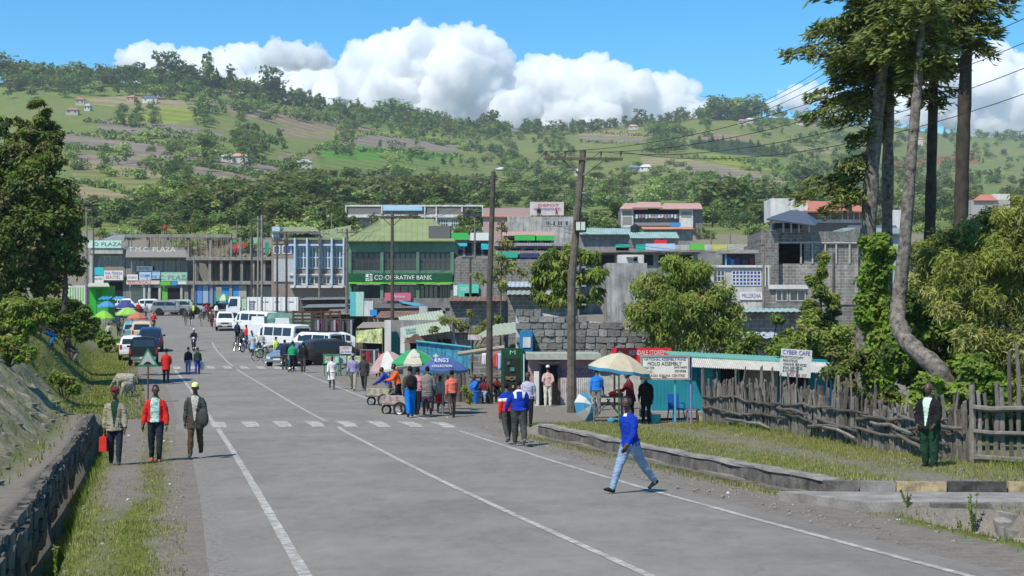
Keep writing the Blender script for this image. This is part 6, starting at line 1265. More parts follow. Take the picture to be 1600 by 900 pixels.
b.px("balcony", 991, 335, 1060, 341, mat("balcony_white", (.50, .48, .46), var=.3, scale=2), .3, off=.6); b.px("balcony", 991, 348, 1060, 353, mat("balcony_grey", (.24, .22, .21), var=.2), .3, off=.6); b.px("gallery", 991, 326, 1060, 335, DARK, .1, off=.05)
for k in range(13): x = 993 + k * 5; b.px("washing", x, 336, x + 2.6, 342 - (k % 3), mat("wash%d" % (k % 4), ((.6, .6, .6), (.5, .2, .2), (.25, .3, .5), (.62, .55, .5))[k % 4]), .05, off=.95)
for x0, x1, y in ((968, 1012, 326), (988, 1035, 324), (1030, 1098, 326)): b.poly("roof", [(x0, y, 283.5), (x1, y, 283.5), (x1 - 4, y - 8.5, 289), (x0 + 8, y - 8.5, 289)], .15, PINKT)
b = Bld("water_tank", "black cylindrical water tank on the teal roofs", "tank", 992.5, 232); mb = MB(); c = b.P(992, 372); r_ = .68; mb.lathe([(r_, 0), (r_, .5), (r_ * .96, .55), (r_, .6), (r_, 1.1), (r_ * .96, 1.15), (r_, 1.2), (r_, 1.75), (r_ * .5, 2.0), (r_ * .3, 2.1)], mat("tank_black", (.015, .015, .017), rough=.5), c=c, n=16); mb.build("tank", b.t)
shoprow("teal tin roofed shops left of the water tank", 905, 990, 366, 382, 236, TEALT, GREY, 12); shoprow("wide pale teal tin roof right of the water tank", 985, 1062, 372, 384, 228, TEALT, GREY, 12); shoprow("low shed with an orange side and a blue sign", 1005, 1085, 358, 374, 252, mat("orange_tin", (.50, .22, .14), var=.2), GREY, 6, ((1047, 348, 1063, 354, mat("sign_azure", 0)),))
GRW = mat("grey_roof_flat", (.22, .21, .20), var=.25)
shoprow("long parade of shops with green, blue, red and yellow fascias", 900, 1182, 394, 414, 182, mat("brown_tin", 0), GREY, 8, ((961, 382, 982, 392, GS2), (962, 387, 982, 392, WHT), (993, 382, 1008, 392, GS2), (1008, 381, 1054, 391.5, mat("sign_pale_blue", 0), ("MOBILE MONEY", 1031, 386, 4.4, WHT, 34)), (1022, 375.5, 1041, 381, mat("sign_red", 0)), (1077, 381, 1100, 390.5, mat("sign_leaf", 0)), (1112, 382.5, 1135, 392, mat("sign_yellow2", (.52, .48, .14))), (1054, 383, 1076, 392, LGREY), (1100, 382.5, 1111, 392, LGREY), (1136, 382, 1180, 391, mat("parapet_beige", (.42, .40, .35)))), 9)
block("big blank weathered white wall behind the leafy tree", 948, 411, 1011, 490, 150, mat("weathered_white_wall", (.36, .355, .34), var=.4, scale=.3, fine=1.3, streak=.45), 5)
b = Bld("satellite_shed", "white arched shed with a dish in front of the shop parade", "building", 985, 156); b.px("arch", 966, 398, 1006, 412, WHB, 2); b.px("vent", 990, 401, 996, 408, DARK, .1, off=.05); mb = MB(); mb.lathe([(.01, 0), (.3, .06), (.55, .2)], WHB, n=14, cap=False); mb.build("dish", b.t, loc=b.P(986, 405) + Vector((0, -.3, 0)))
b = block("grey timber fronted shop above the white block", 1098, 394, 1135, 418, 150, GREY, 4)
b = block("white block with a blue barred window and purple lettering", 1096, 416, 1203, 476, 132, mat("block_white", (.50, .48, .46), var=.2, scale=.8, streak=.25), 7)
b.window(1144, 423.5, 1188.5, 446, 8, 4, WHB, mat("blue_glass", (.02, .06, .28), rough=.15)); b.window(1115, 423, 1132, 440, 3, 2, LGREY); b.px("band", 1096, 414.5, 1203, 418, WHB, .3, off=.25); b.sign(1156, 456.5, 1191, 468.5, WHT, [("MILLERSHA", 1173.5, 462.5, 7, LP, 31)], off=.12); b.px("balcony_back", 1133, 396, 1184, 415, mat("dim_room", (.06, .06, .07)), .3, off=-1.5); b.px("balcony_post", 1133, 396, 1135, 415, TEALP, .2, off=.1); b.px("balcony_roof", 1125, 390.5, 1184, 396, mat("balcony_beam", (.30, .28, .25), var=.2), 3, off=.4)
for x0, x1, y0, c_ in ((1137, 1145, 401, (.03, .10, .35)), (1145, 1150, 404, (.10, .25, .5)), (1151, 1159, 402, (.05, .06, .2)), (1162, 1172, 405, (.08, .08, .09)), (1174, 1181, 403, (.3, .04, .05))): b.px("hanging_cloth", x0, y0, x1, 415, mat("hcloth%d" % x0, c_), .06, off=-1.)
for x in (1194.5, 1200): b.px("downpipe", x - 1.2, 414, x + 1.2, 470, mat("pipe_cream", (.52, .50, .42)), .12, off=.35)
block("stone store with a white lintel and dark shopfront beside the white block", 1203, 446, 1262, 478, 128, STONEW, 4, wins=((1213, 453, 1230, 470, 2, 1), (1234, 453, 1258, 470, 2, 1)), signs=((1200, 445, 1262, 451.5, WHB),))
b = Bld("stone_building", "large unplastered grey stone block building with pale pilasters", "building", 1270, 141)
b.px("wall", 1188, 378, 1352, 490, STONEW, 10); b.px("side_tower", 1187, 362, 1214, 476, mat("grey_block_wall2", (.185, .175, .16), var=.35, scale=2.5, brick=.5, streak=.35), 8, off=.8); b.px("terrace_wall", 1214, 357, 1256, 380, STONEW, 9)
mb = MB()
for k in range(20): x = 1256 + k * 5.0; b.px("parapet_block", x, 362 if k < 13 else 362 - (k - 12) * 1.3, x + 4.7, 377, mat("parapet_stone", (.165, .16, .15), var=.35, rnd=.15), .4, off=.1)
for x in (1251, 1269, 1289, 1306, 1327): b.px("pilaster", x - 1.1, 380, x + 1.1, 412, mat("pilaster_cream", (.38, .36, .31), var=.2), .25, off=.2)
b.px("ledge", 1214, 378, 1352, 380.5, LGREY, .3, off=.25); b.px("lower_wall", 1216, 412, 1352, 476, mat("pale_stone_render", (.27, .25, .225), var=.25, scale=1, streak=.35, brick=.6), .2, off=.12)
b.window(1212, 408, 1215, 413, 1, 1, STONEW)
mb = MB(); e = [b.P(1198, 342, 139), b.P(1274, 352, 139), b.P(1280, 346, 146), b.P(1206, 338, 146)]; mb.slab([e[0], e[1], b.P(1257, 330, 142.5), b.P(1236, 328, 142.5)], .12, NAVT); mb.slab([e[1], e[2], b.P(1257, 330, 142.5)], .12, NAVT); mb.slab([e[2], e[3], b.P(1236, 328, 142.5), b.P(1257, 330, 142.5)], .12, NAVT); mb.slab([e[3], e[0], b.P(1236, 328, 142.5)], .12, NAVT); mb.build("gazebo_roof", b.t)
for x, y in ((1203, 344), (1222, 346), (1234, 348), (1246, 350), (1262, 350)): b.px("gazebo_post", x - 1.2, y, x + 1.2, 364, LGREY, .2, off=.8)
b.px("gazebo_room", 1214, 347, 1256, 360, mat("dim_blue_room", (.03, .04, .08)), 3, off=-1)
b = Bld("assembly_hall", "long hall with white gable wall and red tin roof", "building", 1280, 232)
b.poly("gable_wall", [(1204, 345, 231), (1204, 310, 231), (1240, 310, 231), (1262, 318, 231), (1262, 345, 231)][::-1], 6, WHB); b.px("wall", 1262, 330, 1362, 352, mat("hall_timber", (.14, .11, .10), var=.2), 6); b.poly("roof", [(1258, 330, 230.3), (1356, 330, 230.3), (1334, 316, 236), (1240, 313, 236)], .2, REDT)
for k in range(9): x = 1280 + k * 9; b.px("mullion", x - .6, 330, x + .6, 345, LGREY, .1, off=.08)
b.px("sill_wall", 1276, 343, 1362, 348, LGREY, .2, off=.15)
b = Bld("water_tank", "black water tank at the edge of the red hall roof", "tank", 1327, 230); mb = MB(); mb.lathe([(.42, 0), (.42, .8), (.2, .95)], mat("tank_black", 0), c=b.P(1327, 329), n=14); mb.build("tank", b.t)
block("grey violet roofed house glimpsed between the trunks", 1318, 356, 1408, 400, 150, mat("pale_green_wall", (.32, .40, .36)), 5, roof=([(1316, 366, 149.5), (1408, 366, 149.5), (1400, 352, 154), (1326, 352, 154)], .15, NAVT))
block("grey hillside house with a brick red gable on the right", 1518, 312, 1576, 345, 304, mat("grey_pink_render", (.36, .33, .31), var=.2), 6, wins=((1550, 320, 1560, 328, 2, 1),), roof=([(1520, 313, 303.5), (1560, 313, 303.5), (1548, 304, 306.5), (1532, 304, 306.5)], .15, REDT))
block("pale white house right of the grey hillside house", 1552, 303, 1578, 340, 307, WHB, 5)
block("pale wall patch of a low house behind the trunks", 1390, 328, 1412, 352, 280, WHB, 5)
def shack(label, x0, x1, yr, yb, d, rm, wm, opening=True, depth=3.5, sl=8, om=DARK, stock=False):
 b = Bld("market_shack", label, "shack", (x0 + x1) / 2, d); k = d / F
 b.px("wall", x0 + 2, yr, x1 - 2, yb + 6, wm, depth, off=-.5); a = b.P(x0, yr + .5, d - .9); c = b.P(x1, yr - .5, d - .9); n = max(5, int((c.x - a.x) / .22)); mb = MB(); mb.corr(a, c - a, Vector((0, depth + 1, sl * k)), n, .022, rm); mb.build("roof", b.t)
 for x in (x0 + 2, x1 - 2): mb = MB(); p_ = b.P(x, yr, d - .8); q = b.P(x, yb + 6, d - .8); mb.tube([q, p_], .05, WOODD, 6); mb.build("post", b.t)
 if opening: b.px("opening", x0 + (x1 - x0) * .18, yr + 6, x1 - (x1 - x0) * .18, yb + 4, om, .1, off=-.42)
 return b
TW = mat("timber_wall", (.15, .12, .095), rough=.95, var=.35, scale=2, fine=20)
shack("long grey roofed shack right of the tipper lorry", 466, 545, 468, 492, 136, TIN, TW, sl=5); shack("grey tin shack with goods hung on its front by the pale pole", 505, 578, 491, 520, 122, mat("grey_brown_tin", (.20, .18, .165), var=.35, scale=1.3), TW, sl=9)
shack("grey tin shack behind the bank's pale corner pole", 470, 540, 480, 500, 130, TIN, TW, sl=6); shack("rusty roofed shack with a dark blue door patch", 586, 664, 496, 530, 108, RUSTT, GREY, sl=11)
shack("low brown tarpaulin shack beside the banner", 556, 610, 512, 545, 100, mat("brown_tarp", (.30, .25, .20), rough=.9, var=.3), TW, sl=9); shack("wide grey roof below the bank's sign", 575, 712, 481, 495, 128, mat("charcoal_tin", (.13, .12, .115), var=.4, scale=1.2), STONEW, False, sl=8)
b = Bld("mint_panel_kiosk", "tall mint and turquoise panel kiosk among the shacks", "kiosk", 558, 118); b.px("panel", 547, 456, 556, 494, mat("panel_turq", (.10, .45, .48)), .6); b.px("panel", 556, 456, 568, 494, mat("panel_mint", (.38, .60, .48)), .6); b.px("panel", 569, 470, 583, 494, WHB, .6, off=.1); b.px("blue_sign", 579, 484, 590, 493, mat("sign_azure", 0), .1, off=.6)
b = Bld("pink_banner", "pink banner on the wall in front of the bank", "banner", 624, 140); b.px("panel", 601, 457.5, 642, 470, mat("banner_pink", (.55, .13, .20), var=.12), .06); b.text("Airtime", 624, 463.5, 5.4, WHT, 24, off=.04); b.px("base_wall", 545, 466, 712, 488, STONEW, .4, off=-.3)
b = Bld("blue_tin_canopy", "sloping blue tin canopy below the pink banner", "canopy", 650, 132); b.poly("sheet", [(622, 470, 131), (668, 477, 131), (664, 482, 129), (630, 474, 129)], .05, mat("blue_tin", (.08, .33, .46), rough=.6)); b.px("post", 640, 474, 641, 488, WOODD, .1); b.px("post", 663, 480, 664, 490, WOODD, .1)
b = Bld("roadside_shop", "roadside shop with a pale green tin roof and cluttered porch", "shop", 660, 90)
b.px("wall", 602, 500, 706, 560, GREY, 4, off=-.8); b.px("plaster_pier", 601, 500, 611, 552, WHB, .5, off=.1); b.px("plaster_pier", 626, 512, 633, 552, WHB, .4, off=.3)
mb = MB(); mb.corr(b.P(634, 528, 88.6), b.P(706, 517, 88.6) - b.P(634, 528, 88.6), b.P(622, 495, 93) - b.P(634, 528, 88.6), 16, .02, mat("sage_green_tin", (.33, .38, .29), var=.15)); mb.build("roof", b.t)
b.poly("porch_gable", [(630, 536, 88), (668, 536, 88), (650, 520, 88)], .08, RUSTT); b.px("porch_opening", 640, 536, 676, 556, DARK, .1, off=-.6); b.px("doorway", 612, 520, 624, 556, mat("door_teal", (.03, .18, .17)), .1, off=-.6); b.px("side_opening", 683, 530, 704, 556, DARK, .1, off=-.65)
for k, x in enumerate((660, 664, 668, 672)): b.px("hung_cloth", x, 540, x + 3, 556, mat("hung%d" % k, ((.45, .04, .05), (.5, .4, .4), (.4, .03, .04), (.55, .5, .55))[k]), .05, off=.2)
b = Bld("ruined_wall", "broken concrete block walls and pillars above the pale green roof", "wall", 685, 98); b.px("block", 655, 478, 668, 500, LGREY, .6); b.px("block", 668, 486, 706, 512, GREY, .4); b.px("block", 690, 480, 696, 490, GREY, .4); b.px("block", 706, 496, 735, 520, STONEW, .4); b.px("base", 650, 505, 735, 545, STONEW, .4, off=-.5)
b = Bld("shop_banner", "pale banner with yellow and green print hung between shacks", "banner", 577, 93); b.poly("sheet", [(556, 517, 93), (597, 513, 93), (597, 537, 93), (556, 535, 93)][::-1], .02, mat("banner_print", (.50, .55, .25), var=.75, scale=2.2, fine=9)); b.px("post", 597, 511, 598.4, 556, WOODD, .1); b.px("post", 555, 515, 556.4, 556, WOODD, .1)
b = Bld("clothes_rail", "rail of dark red and black clothes standing by the yellow sign", "clothes rail", 575, 84); b.px("bar", 562, 546, 592, 547.2, STEEL, .04)
for x in (563, 591): b.px("post", x - .4, 546, x + .4, 571, STEEL, .04)
for k in range(7): x = 564 + k * 3.8; b.px("garment", x, 547.5, x + 3, 566 + (k % 3), mat("garm%d" % k, ((.25, .02, .03), (.02, .02, .02), (.3, .03, .04), (.28, .02, .03), (.05, .05, .06), (.4, .4, .38), (.03, .04, .1))[k], bump=.4), .25, off=-.0)
b = Bld("clothes_stall", "clothes stall crowded with hung garments behind the grey people carrier", "stall", 510, 113); b.px("frame", 486, 498, 552, 500, WOODD, 1.5)
for k in range(15): x = 487 + k * 4.3; b.px("garment", x, 500 + (k % 2), x + 3.4, 517 + (k * 7 % 9), mat("gst%d" % (k % 6), ((.05, .05, .06), (.12, .10, .09), (.30, .30, .34), (.28, .05, .06), (.04, .06, .12), (.10, .09, .06))[k % 6], bump=.4), .2, off=.1 * (k % 3))
for x in (487, 552): b.px("post", x - .6, 498, x + .6, 540, WOODD, .1)
b = Bld("blue_fence", "bright blue slatted wooden fence behind the blue parasol", "fence", 700, 78); BP = mat("blue_fence_paint", (.05, .26, .38), rough=.7, var=.3, scale=5, rnd=.25)
for k in range(40): x = 651 + k * 2.4; y = 534 + (x - 651) * .10 + ru(-1.5, 1.5); b.px("slat", x, y, x + 2.1, y + 34, BP, .03, off=ru(0, .02))
mb = MB(); mb.tube([b.P(650, 533, 77.9), b.P(748, 544, 77.9)], .05, mat("rail_blue", (.10, .38, .46)), 6); mb.build("rail", b.t); b.px("cross_mark", 680, 552, 682, 560, WHT, .02, off=.08); b.px("cross_mark", 677, 555, 685, 557, WHT, .02, off=.085)
b = Bld("lean_to", "lean-to of poles with a pale tin roof beside the tall dark pole", "lean-to", 785, 68)
mb = MB(); a = b.P(735, 529, 66.5); c = b.P(833, 517, 66.5); mb.corr(a, c - a, b.P(772, 507, 71) - a, 14, .02, mat("sage_green_tin", 0)); mb.build("roof", b.t)
for x, y in ((738, 530), (788, 526), (830, 518)): mb = MB(); mb.tube([b.P(x, 622, 66.7), b.P(x, y, 66.7)], .045, WOODD, 6); mb.build("post", b.t)
mb = MB(); mb.tube([b.P(716, 553, 66.3), b.P(788, 543, 66.3)], .10, mat("bare_log", (.33, .29, .23), var=.2), 8); mb.build("beam", b.t); mb = MB(); mb.tube([b.P(716, 588, 66.4), b.P(785, 590, 66.4)], .05, WOOD, 6); mb.build("counter_rail", b.t)
b.px("back_wall", 735, 555, 788, 600, STONEW, .3, d=71); b.px("canvas_end", 731, 523, 752, 531, mat("canvas_stripe", (.52, .42, .42), var=.3), .3, d=66.3)
b = Bld("telephone_stall", "dark green stall front with white M mark and blue side post", "stall", 806, 64); GS3 = mat("stall_green", (.008, .06, .022), rough=.45, var=.2)
b.px("panel", 783, 545, 818, 634, GS3, 1.6); b.text("M", 801, 551, 7, mat("stall_mark", (.35, .5, .35)), 8, off=.02); b.px("opening", 788, 560, 813, 632, mat("dim_stall", (.012, .02, .014)), .05, off=.012)
for (x0, y0, x1, y1, c_) in ((797, 574, 804, 580, (.06, .18, .16)), (790, 588, 806, 593, (.14, .12, .08)), (798, 590, 802, 594, (.3, .3, .25)), (800, 602, 803, 606, (.3, .3, .1)), (792, 565, 797, 570, (.1, .1, .12))): b.px("stock", x0, y0, x1, y1, mat("stock%d" % x0 + str(y0), c_), .06, off=.06)
BLS = mat("stall_blue", (.02, .17, .36), rough=.5, var=.15); b.px("side_wall", 812, 517, 832, 632, BLS, 1.5, d=65.2); b.px("window_board", 817, 527, 829, 543, WHB, .05, d=65.2, off=.05); b.px("post", 817.5, 553, 819.5, 634, mat("teal_pale_post", (.35, .55, .58)), .08, d=63.5)
for k, (x0, x1, y1, c_, nm) in enumerate(((771, 778, 575, (.55, .05, .04), "red cloth hung from the lean-to beside the dark pole"), (776, 790, 578, (.5, .56, .66), "pale blue checked cloth hung beside the red cloth"), (753, 760, 571, (.62, .62, .6), "white cloth hung left of the dark pole"))):
 bb = Bld("hanging_cloth", nm, "cloth", (x0 + x1) / 2, 64.2); m = plaid("check_blue_white", (.55, .62, .7), (.15, .25, .5), 16) if k == 1 else mat("hang_%d" % k, c_, rough=.9, bump=.3); mb = MB(); n = 9; y0 = 552
 vs = [];
 for i in range(n):
  for j in range(7): f = i / (n - 1); q = bb.P(x0 + (x1 - x0) * f - (2 * (1 - f) if k == 1 else 0) * (j / 6) + (3 * f * j / 6 if k == 1 else 0), y0 + (y1 - y0) * j / 6); q.y += .05 * sin(f * 14) * (.3 + j / 6); vs.append(q)
 mb.add(vs, [(i * 7 + j, i * 7 + j + 1, (i + 1) * 7 + j + 1, (i + 1) * 7 + j) for i in range(n - 1) for j in range(6)], m); o = mb.build("sheet", bb.t, True); md = o.modifiers.new("s", 'SOLIDIFY'); md.thickness = .01
b = Bld("offcut_fence", "short fence of tall grey offcut boards under the blue parasol", "fence", 703, 58)
for k in range(22): x = 673 + k * 2.9; o = link("board", R.choice(PK), b.t, b.P(x, 628, 58 + ru(-.05, .05))); o.scale = (1.3, .9, ru(1.0, 1.25)); o.rotation_euler = (ru(-.04, .04), ru(-.05, .05), ru(-.4, .4))
MS = mat("rough_lava_block", (.225, .215, .203), rough=.95, var=.28, scale=4, fine=30, bump=.9, rnd=.34); MORT = mat("pale_mortar", (.46, .45, .42), rough=.95, var=.2)
b = Bld("masonry_wall", "tall rough wall of grey lava stone blocks with pale mortar", "wall", 930, 66); k = 66 / F
def wtop(x): return np.interp(x, [805, 830, 862, 880, 960, 1052], [483, 484, 490, 494, 505, 522])
mb = MB(); vs = []
xs = np.linspace(806, 1051, 24)
for yy in (0, .28):
 for x in xs: q = b.P(x, wtop(x) + 2, 66); vs.append((q.x, q.y + .04 + yy, q.z))
 for x in xs: q = b.P(x, 640, 66); vs.append((q.x, q.y + .04 + yy, q.z))
n = 24; fs = [(i, i + n, i + n + 1, i + 1) for i in range(n - 1)] + [(2 * n + i, 2 * n + i + 1, 3 * n + i + 1, 3 * n + i) for i in range(n - 1)] + [(i, i + 1, 2 * n + i + 1, 2 * n + i) for i in range(n - 1)] + [(0, 2 * n, 3 * n, n), (n - 1, 2 * n - 1, 4 * n - 1, 3 * n - 1)]
mb.add(vs, fs, MORT); mb.build("mortar", b.t)
bm_ = [stone_mesh(1, .26, 1, MS, 40 + q, .10) for q in range(8)]
y = 576.; row = 0
while y > 482:
 hpx = ru(9.4, 12.4); x = 806 + (row % 2) * ru(4, 10)
 while x < 1048:
  wpx = ru(11, 23)
  if y - hpx * .6 > wtop(x + wpx / 2) - ru(0, 4):
   q = b.P(x + wpx / 2, y - hpx / 2, 66); o = link("stone", R.choice(bm_), b.t, (q.x, q.y + ru(-.03, .03), q.z + ru(-.01, .01))); o.scale = ((wpx - ru(.6, 1.8)) * k, ru(.9, 1.3), (hpx - ru(.5, 1.6)) * k); o.rotation_euler = (ru(-.06, .06), ru(-.03, .03), ru(-.05, .05))
  x += wpx
 y -= hpx; row += 1
b = Bld("photocopy_shop", "small pink photocopy shop with dark doorway and corrugated lower wall", "shop", 875, 61.5)
PK_ = mat("pink_plaster", (.42, .26, .245), rough=.9, var=.22, scale=2); b.px("wall", 826, 560, 935, 640, PK_, 2.8, off=-.15); b.px("roof_slab", 822, 552, 938, 561.5, mat("slab_sage", (.36, .38, .32), var=.15), 3.6, off=.45)
b.px("doorway", 846, 571, 872, 636, DARK, .1, off=-.1); b.px("door_frame", 843, 568, 846, 636, mat("frame_brown", (.15, .11, .09), var=.3), .12, off=.0); b.px("door_frame", 872, 568, 875, 636, mat("frame_brown", 0), .12, off=.0); b.px("lintel", 843, 565, 875, 569, mat("frame_brown", 0), .12, off=.01); b.text("PHOTOCOPY", 859, 567, 3.4, WHT, 28, off=.03)
mb = MB(); a = b.P(876, 636, 61.4); c = b.P(934, 636, 61.4); mb.corr(a, c - a, Vector((0, 0, b.P(876, 590).z - a.z)), 18, .018, mat("worn_white_tin", (.46, .43, .40), var=.3, scale=2.5)); mb.build("corrugated_panel", b.t); b.text("PHOTOCOPY", 901, 581, 10.5, LP, 54, off=.03); b.text("M-PESA", 888, 597, 5, LR, 20, off=.28)
b.px("white_sack", 834, 580, 842, 634, WHB, .25, off=.3); b.px("step", 838, 633, 885, 641, CONC, 1.0, off=.9)
TQ = mat("turquoise_boards", (.015, .22, .28), rough=.6, var=.12, scale=2, fine=12); TQD = mat("turquoise_frame", (.03, .30, .36), rough=.6)
b = Bld("turquoise_kiosk", "long turquoise kiosk with corrugated awning behind the picket fence", "kiosk", 1130, 52)
b.px("wall", 1016, 563, 1298, 650, TQ, 3.2, off=-.55)
for k, x in enumerate(np.arange(1018, 1130, 5.6)): b.px("board", x, 575, x + 5.2, 647, TQ, .03, off=-.5)
b.px("side_wall", 1165, 572, 1218, 620, mat("drab_render", (.24, .22, .20), var=.2), .15, off=-.4); b.px("hatch", 1129, 576, 1152, 604, DARK, .05, off=-.4); b.px("hatch", 1154, 576, 1166, 604, DARK, .05, off=-.38); b.px("hatch", 1232, 585, 1266, 606, DARK, .05, off=-.38)
b.px("shutter", 1097, 574, 1116, 610, mat("turquoise_bright", (.03, .34, .42)), .04, off=-.36); b.px("post", 1152, 574, 1154, 640, TQD, .08, off=.2); b.px("post", 1296, 570, 1299, 645, mat("sign_azure", 0), .08, off=.1)
mb = MB(); a = b.P(1078, 573, 51); c = b.P(1300, 583, 51); mb.corr(a, c - a, Vector((0, 1.0, .32)), 70, .018, mat("awning_pale_tin", (.48, .46, .43), var=.15)); mb.build("awning", b.t)
mb = MB(); a = b.P(1052, 556, 52.0); c = b.P(1300, 568, 52.0); mb.corr(a, c - a, Vector((0, 3.6, .10)), 44, .02, mat("sea_green_tin", (.12, .32, .27), var=.2)); mb.build("roof", b.t); mb = MB(); mb.tube([b.P(1078, 557, 51.9), b.P(1218, 565, 51.9)], .045, mat("sea_green_tin", 0), 6); mb.build("roof_edge", b.t)
b.px("step", 1010, 643, 1105, 652, CONC, .8, off=.35); b.px("step", 1000, 640, 1018, 651, CONC, .6, off=.3)
for k, (x, y) in enumerate(((1070, 470), (1110, 475), (1150, 480))): pass
shoprow("low stone store with a flat tin roof behind the leafy tree", 1150, 1262, 487, 520, 96, TEALT, STONEW, 6); shoprow("rumpled pale tin shed roof glimpsed behind the shrubs", 1160, 1235, 528, 548, 72, WTIN, STONEW, 8)
b = Bld("green_shed", "bright green tin shed with pale roof at the far left corner", "shed", 154, 170); b.px("wall", 140, 446, 169, 474, mat("shed_green", (.03, .36, .03), rough=.6), 3); b.poly("roof", [(137, 447, 169), (171, 447, 169), (169, 442, 173), (139, 442, 173)], .1, mat("pale_roof", (.45, .43, .36))); b.px("door", 150, 452, 160, 474, mat("shed_green_dark", (.02, .22, .02)), .05, off=.05)
b = Bld("slatted_white_wall", "white wall with vertical green stripes left of the green shed", "wall", 122, 172); b.px("wall", 104, 446, 133, 472, WHB, 2)
for k in range(6): x = 109 + k * 4; b.px("stripe", x, 449, x + 1.4, 471, mat("sign_leaf", 0), .05, off=.03)
for k, (x0, x1, y0, d_, c_, nm) in enumerate(((150, 168, 468, 158, (.06, .30, .52), "blue tarpaulin stall behind the lime parasol"), (172, 188, 468, 160, (.10, .36, .55), "second blue tarpaulin stall right of the first"), (148, 166, 498, 129, (.50, .50, .47), "white sheeted stall under the lime parasol"))):
 b = Bld("market_stall", nm, "stall", (x0 + x1) / 2, d_); mb = MB(); a = b.P(x0, y0, d_); c = b.P(x1, y0, d_); mb.corr(a, c - a, Vector((0, 2, .35)), 3, .06, mat("stalltarp%d" % k, c_, var=.2)); mb.build("tarpaulin", b.t)
 for x in (x0 + 1, x1 - 1): mb = MB(); p_ = b.P(x, y0, d_ + .1); mb.tube([Vector((p_.x, p_.y, -.1)), p_], .03, WOODD, 5); mb.build("post", b.t)
 mb = MB(); mb.box((0, .8, .75), ((x1 - x0) * d_ / F * .9, 1.0, .05), WOOD); mb.build("counter", b.t); mb = MB(); mb.box((0, .35, .35), ((x1 - x0) * d_ / F * .9, .04, .7), mat("stall_front%d" % k, (.3, .3, .28), var=.3)); mb.build("front", b.t)
# ------------------------------------------------------------------ vegetation
NR = np.random.RandomState(5)
def leaf(name, c, trans=.3, var=.3, rnd=0.): return mat("leaf_" + name, c, rough=.6, var=var, scale=2.2, fine=9, trans=trans, spec=.25, rnd=rnd)
def quads_mesh(name, C_, A, B, mats, mi, bend=None, out=None):
 """Leaf-sized quads: centres, half-length and half-width vectors; folded along the middle."""
 n = len(C_); nrm = unit(np.cross(A, B))
 L_ = np.linalg.norm(A, axis=1, keepdims=True) * (.25 if bend is None else bend)
 v = np.stack([C_ - A, C_ + B + nrm * L_ * .4, C_ + A - nrm * L_, C_ - B + nrm * L_ * .4], 1).reshape(-1, 3)
 me = bpy.data.meshes.new(name); me.vertices.add(4 * n); me.vertices.foreach_set("co", v.astype(np.float32).ravel())
 i = np.arange(n) * 4; f = np.stack([i, i + 1, i + 2, i, i + 2, i + 3], 1).reshape(-1)
 me.loops.add(6 * n); me.loops.foreach_set("vertex_index", f.astype(np.int32)); me.polygons.add(2 * n); me.polygons.foreach_set("loop_start", np.arange(0, 6 * n, 3, dtype=np.int32))
 for m in mats: me.materials.append(m)
 me.polygons.foreach_set("material_index", np.repeat(mi, 2).astype(np.int32)); me.update(calc_edges=True)
 return me
def unit(v): return v / (np.linalg.norm(v, axis=1, keepdims=True) + 1e-9)
def clumps(cs, rs, per, size, droop=0., flat=.8, out=.5, aspect=.42, hollow=.55):
 """Leaves scattered in a shell round each clump centre; returns centres and the two half axes."""
 cs = np.asarray(cs, float); rs = np.asarray(rs, float); n = len(cs)
 idx = np.repeat(np.arange(n), np.maximum(1, (per * (rs / rs.mean()) ** 2).astype(int))); m = len(idx)
 d = unit(NR.normal(size=(m, 3))); rad = rs[idx] * (hollow + (1.1 - hollow) * NR.rand(m) ** .6) * np.where(NR.rand(m) < .22, NR.uniform(1., 1.7, m), 1.); P = cs[idx] + d * rad[:, None] * np.array([1, 1, flat])
 ax = unit(d * out + NR.normal(size=(m, 3)) * .6 + np.array([0, 0, -droop])); sz = size * NR.uniform(.6, 1.3, m)
 n0 = unit(d * .55 + NR.normal(size=(m, 3)) * .45 + np.array([-.12, -.22, .75])); ax = unit(ax - n0 * (ax * n0).sum(1)[:, None] * .85); side = unit(np.cross(n0, ax))
 clumps.d = d; return P, ax * sz[:, None], side * (sz * aspect)[:, None], idx
def tree_thing(name, label, base, group=None, rz=0., cat="tree"): return thing(name, label, cat, base, rz, group)
BARK = mat("bark_brown", (.10, .08, .06), rough=.95, var=.35, scale=5, fine=40, bump=.8); BARKG = mat("bark_grey", (.155, .135, .115), rough=.95, var=.68, scale=7, fine=30, bump=1.); BARKD = mat("bark_dark", (.055, .045, .036), rough=.95, var=.35, scale=4, fine=34, bump=.8)
def trunk(t, pts, rad, m=BARK, name="trunk", n=10):
 P_ = []; Rr = []
 for i in range(len(pts) - 1):
  for j in range(6):
   f = j / 6; P_.append(Vector(pts[i]).lerp(Vector(pts[i + 1]), f)); Rr.append(lerp(rad[i], rad[i + 1], f) * ru(.9, 1.1))
 P_.append(Vector(pts[-1])); Rr.append(rad[-1])
 P_ = [P_[0]] + [(P_[i - 1] + P_[i] * 2 + P_[i + 1]) / 4 for i in range(1, len(P_) - 1)] + [P_[-1]]
 mb = MB(); mb.tube(P_, Rr, m, n); return mb.build(name, t, True)
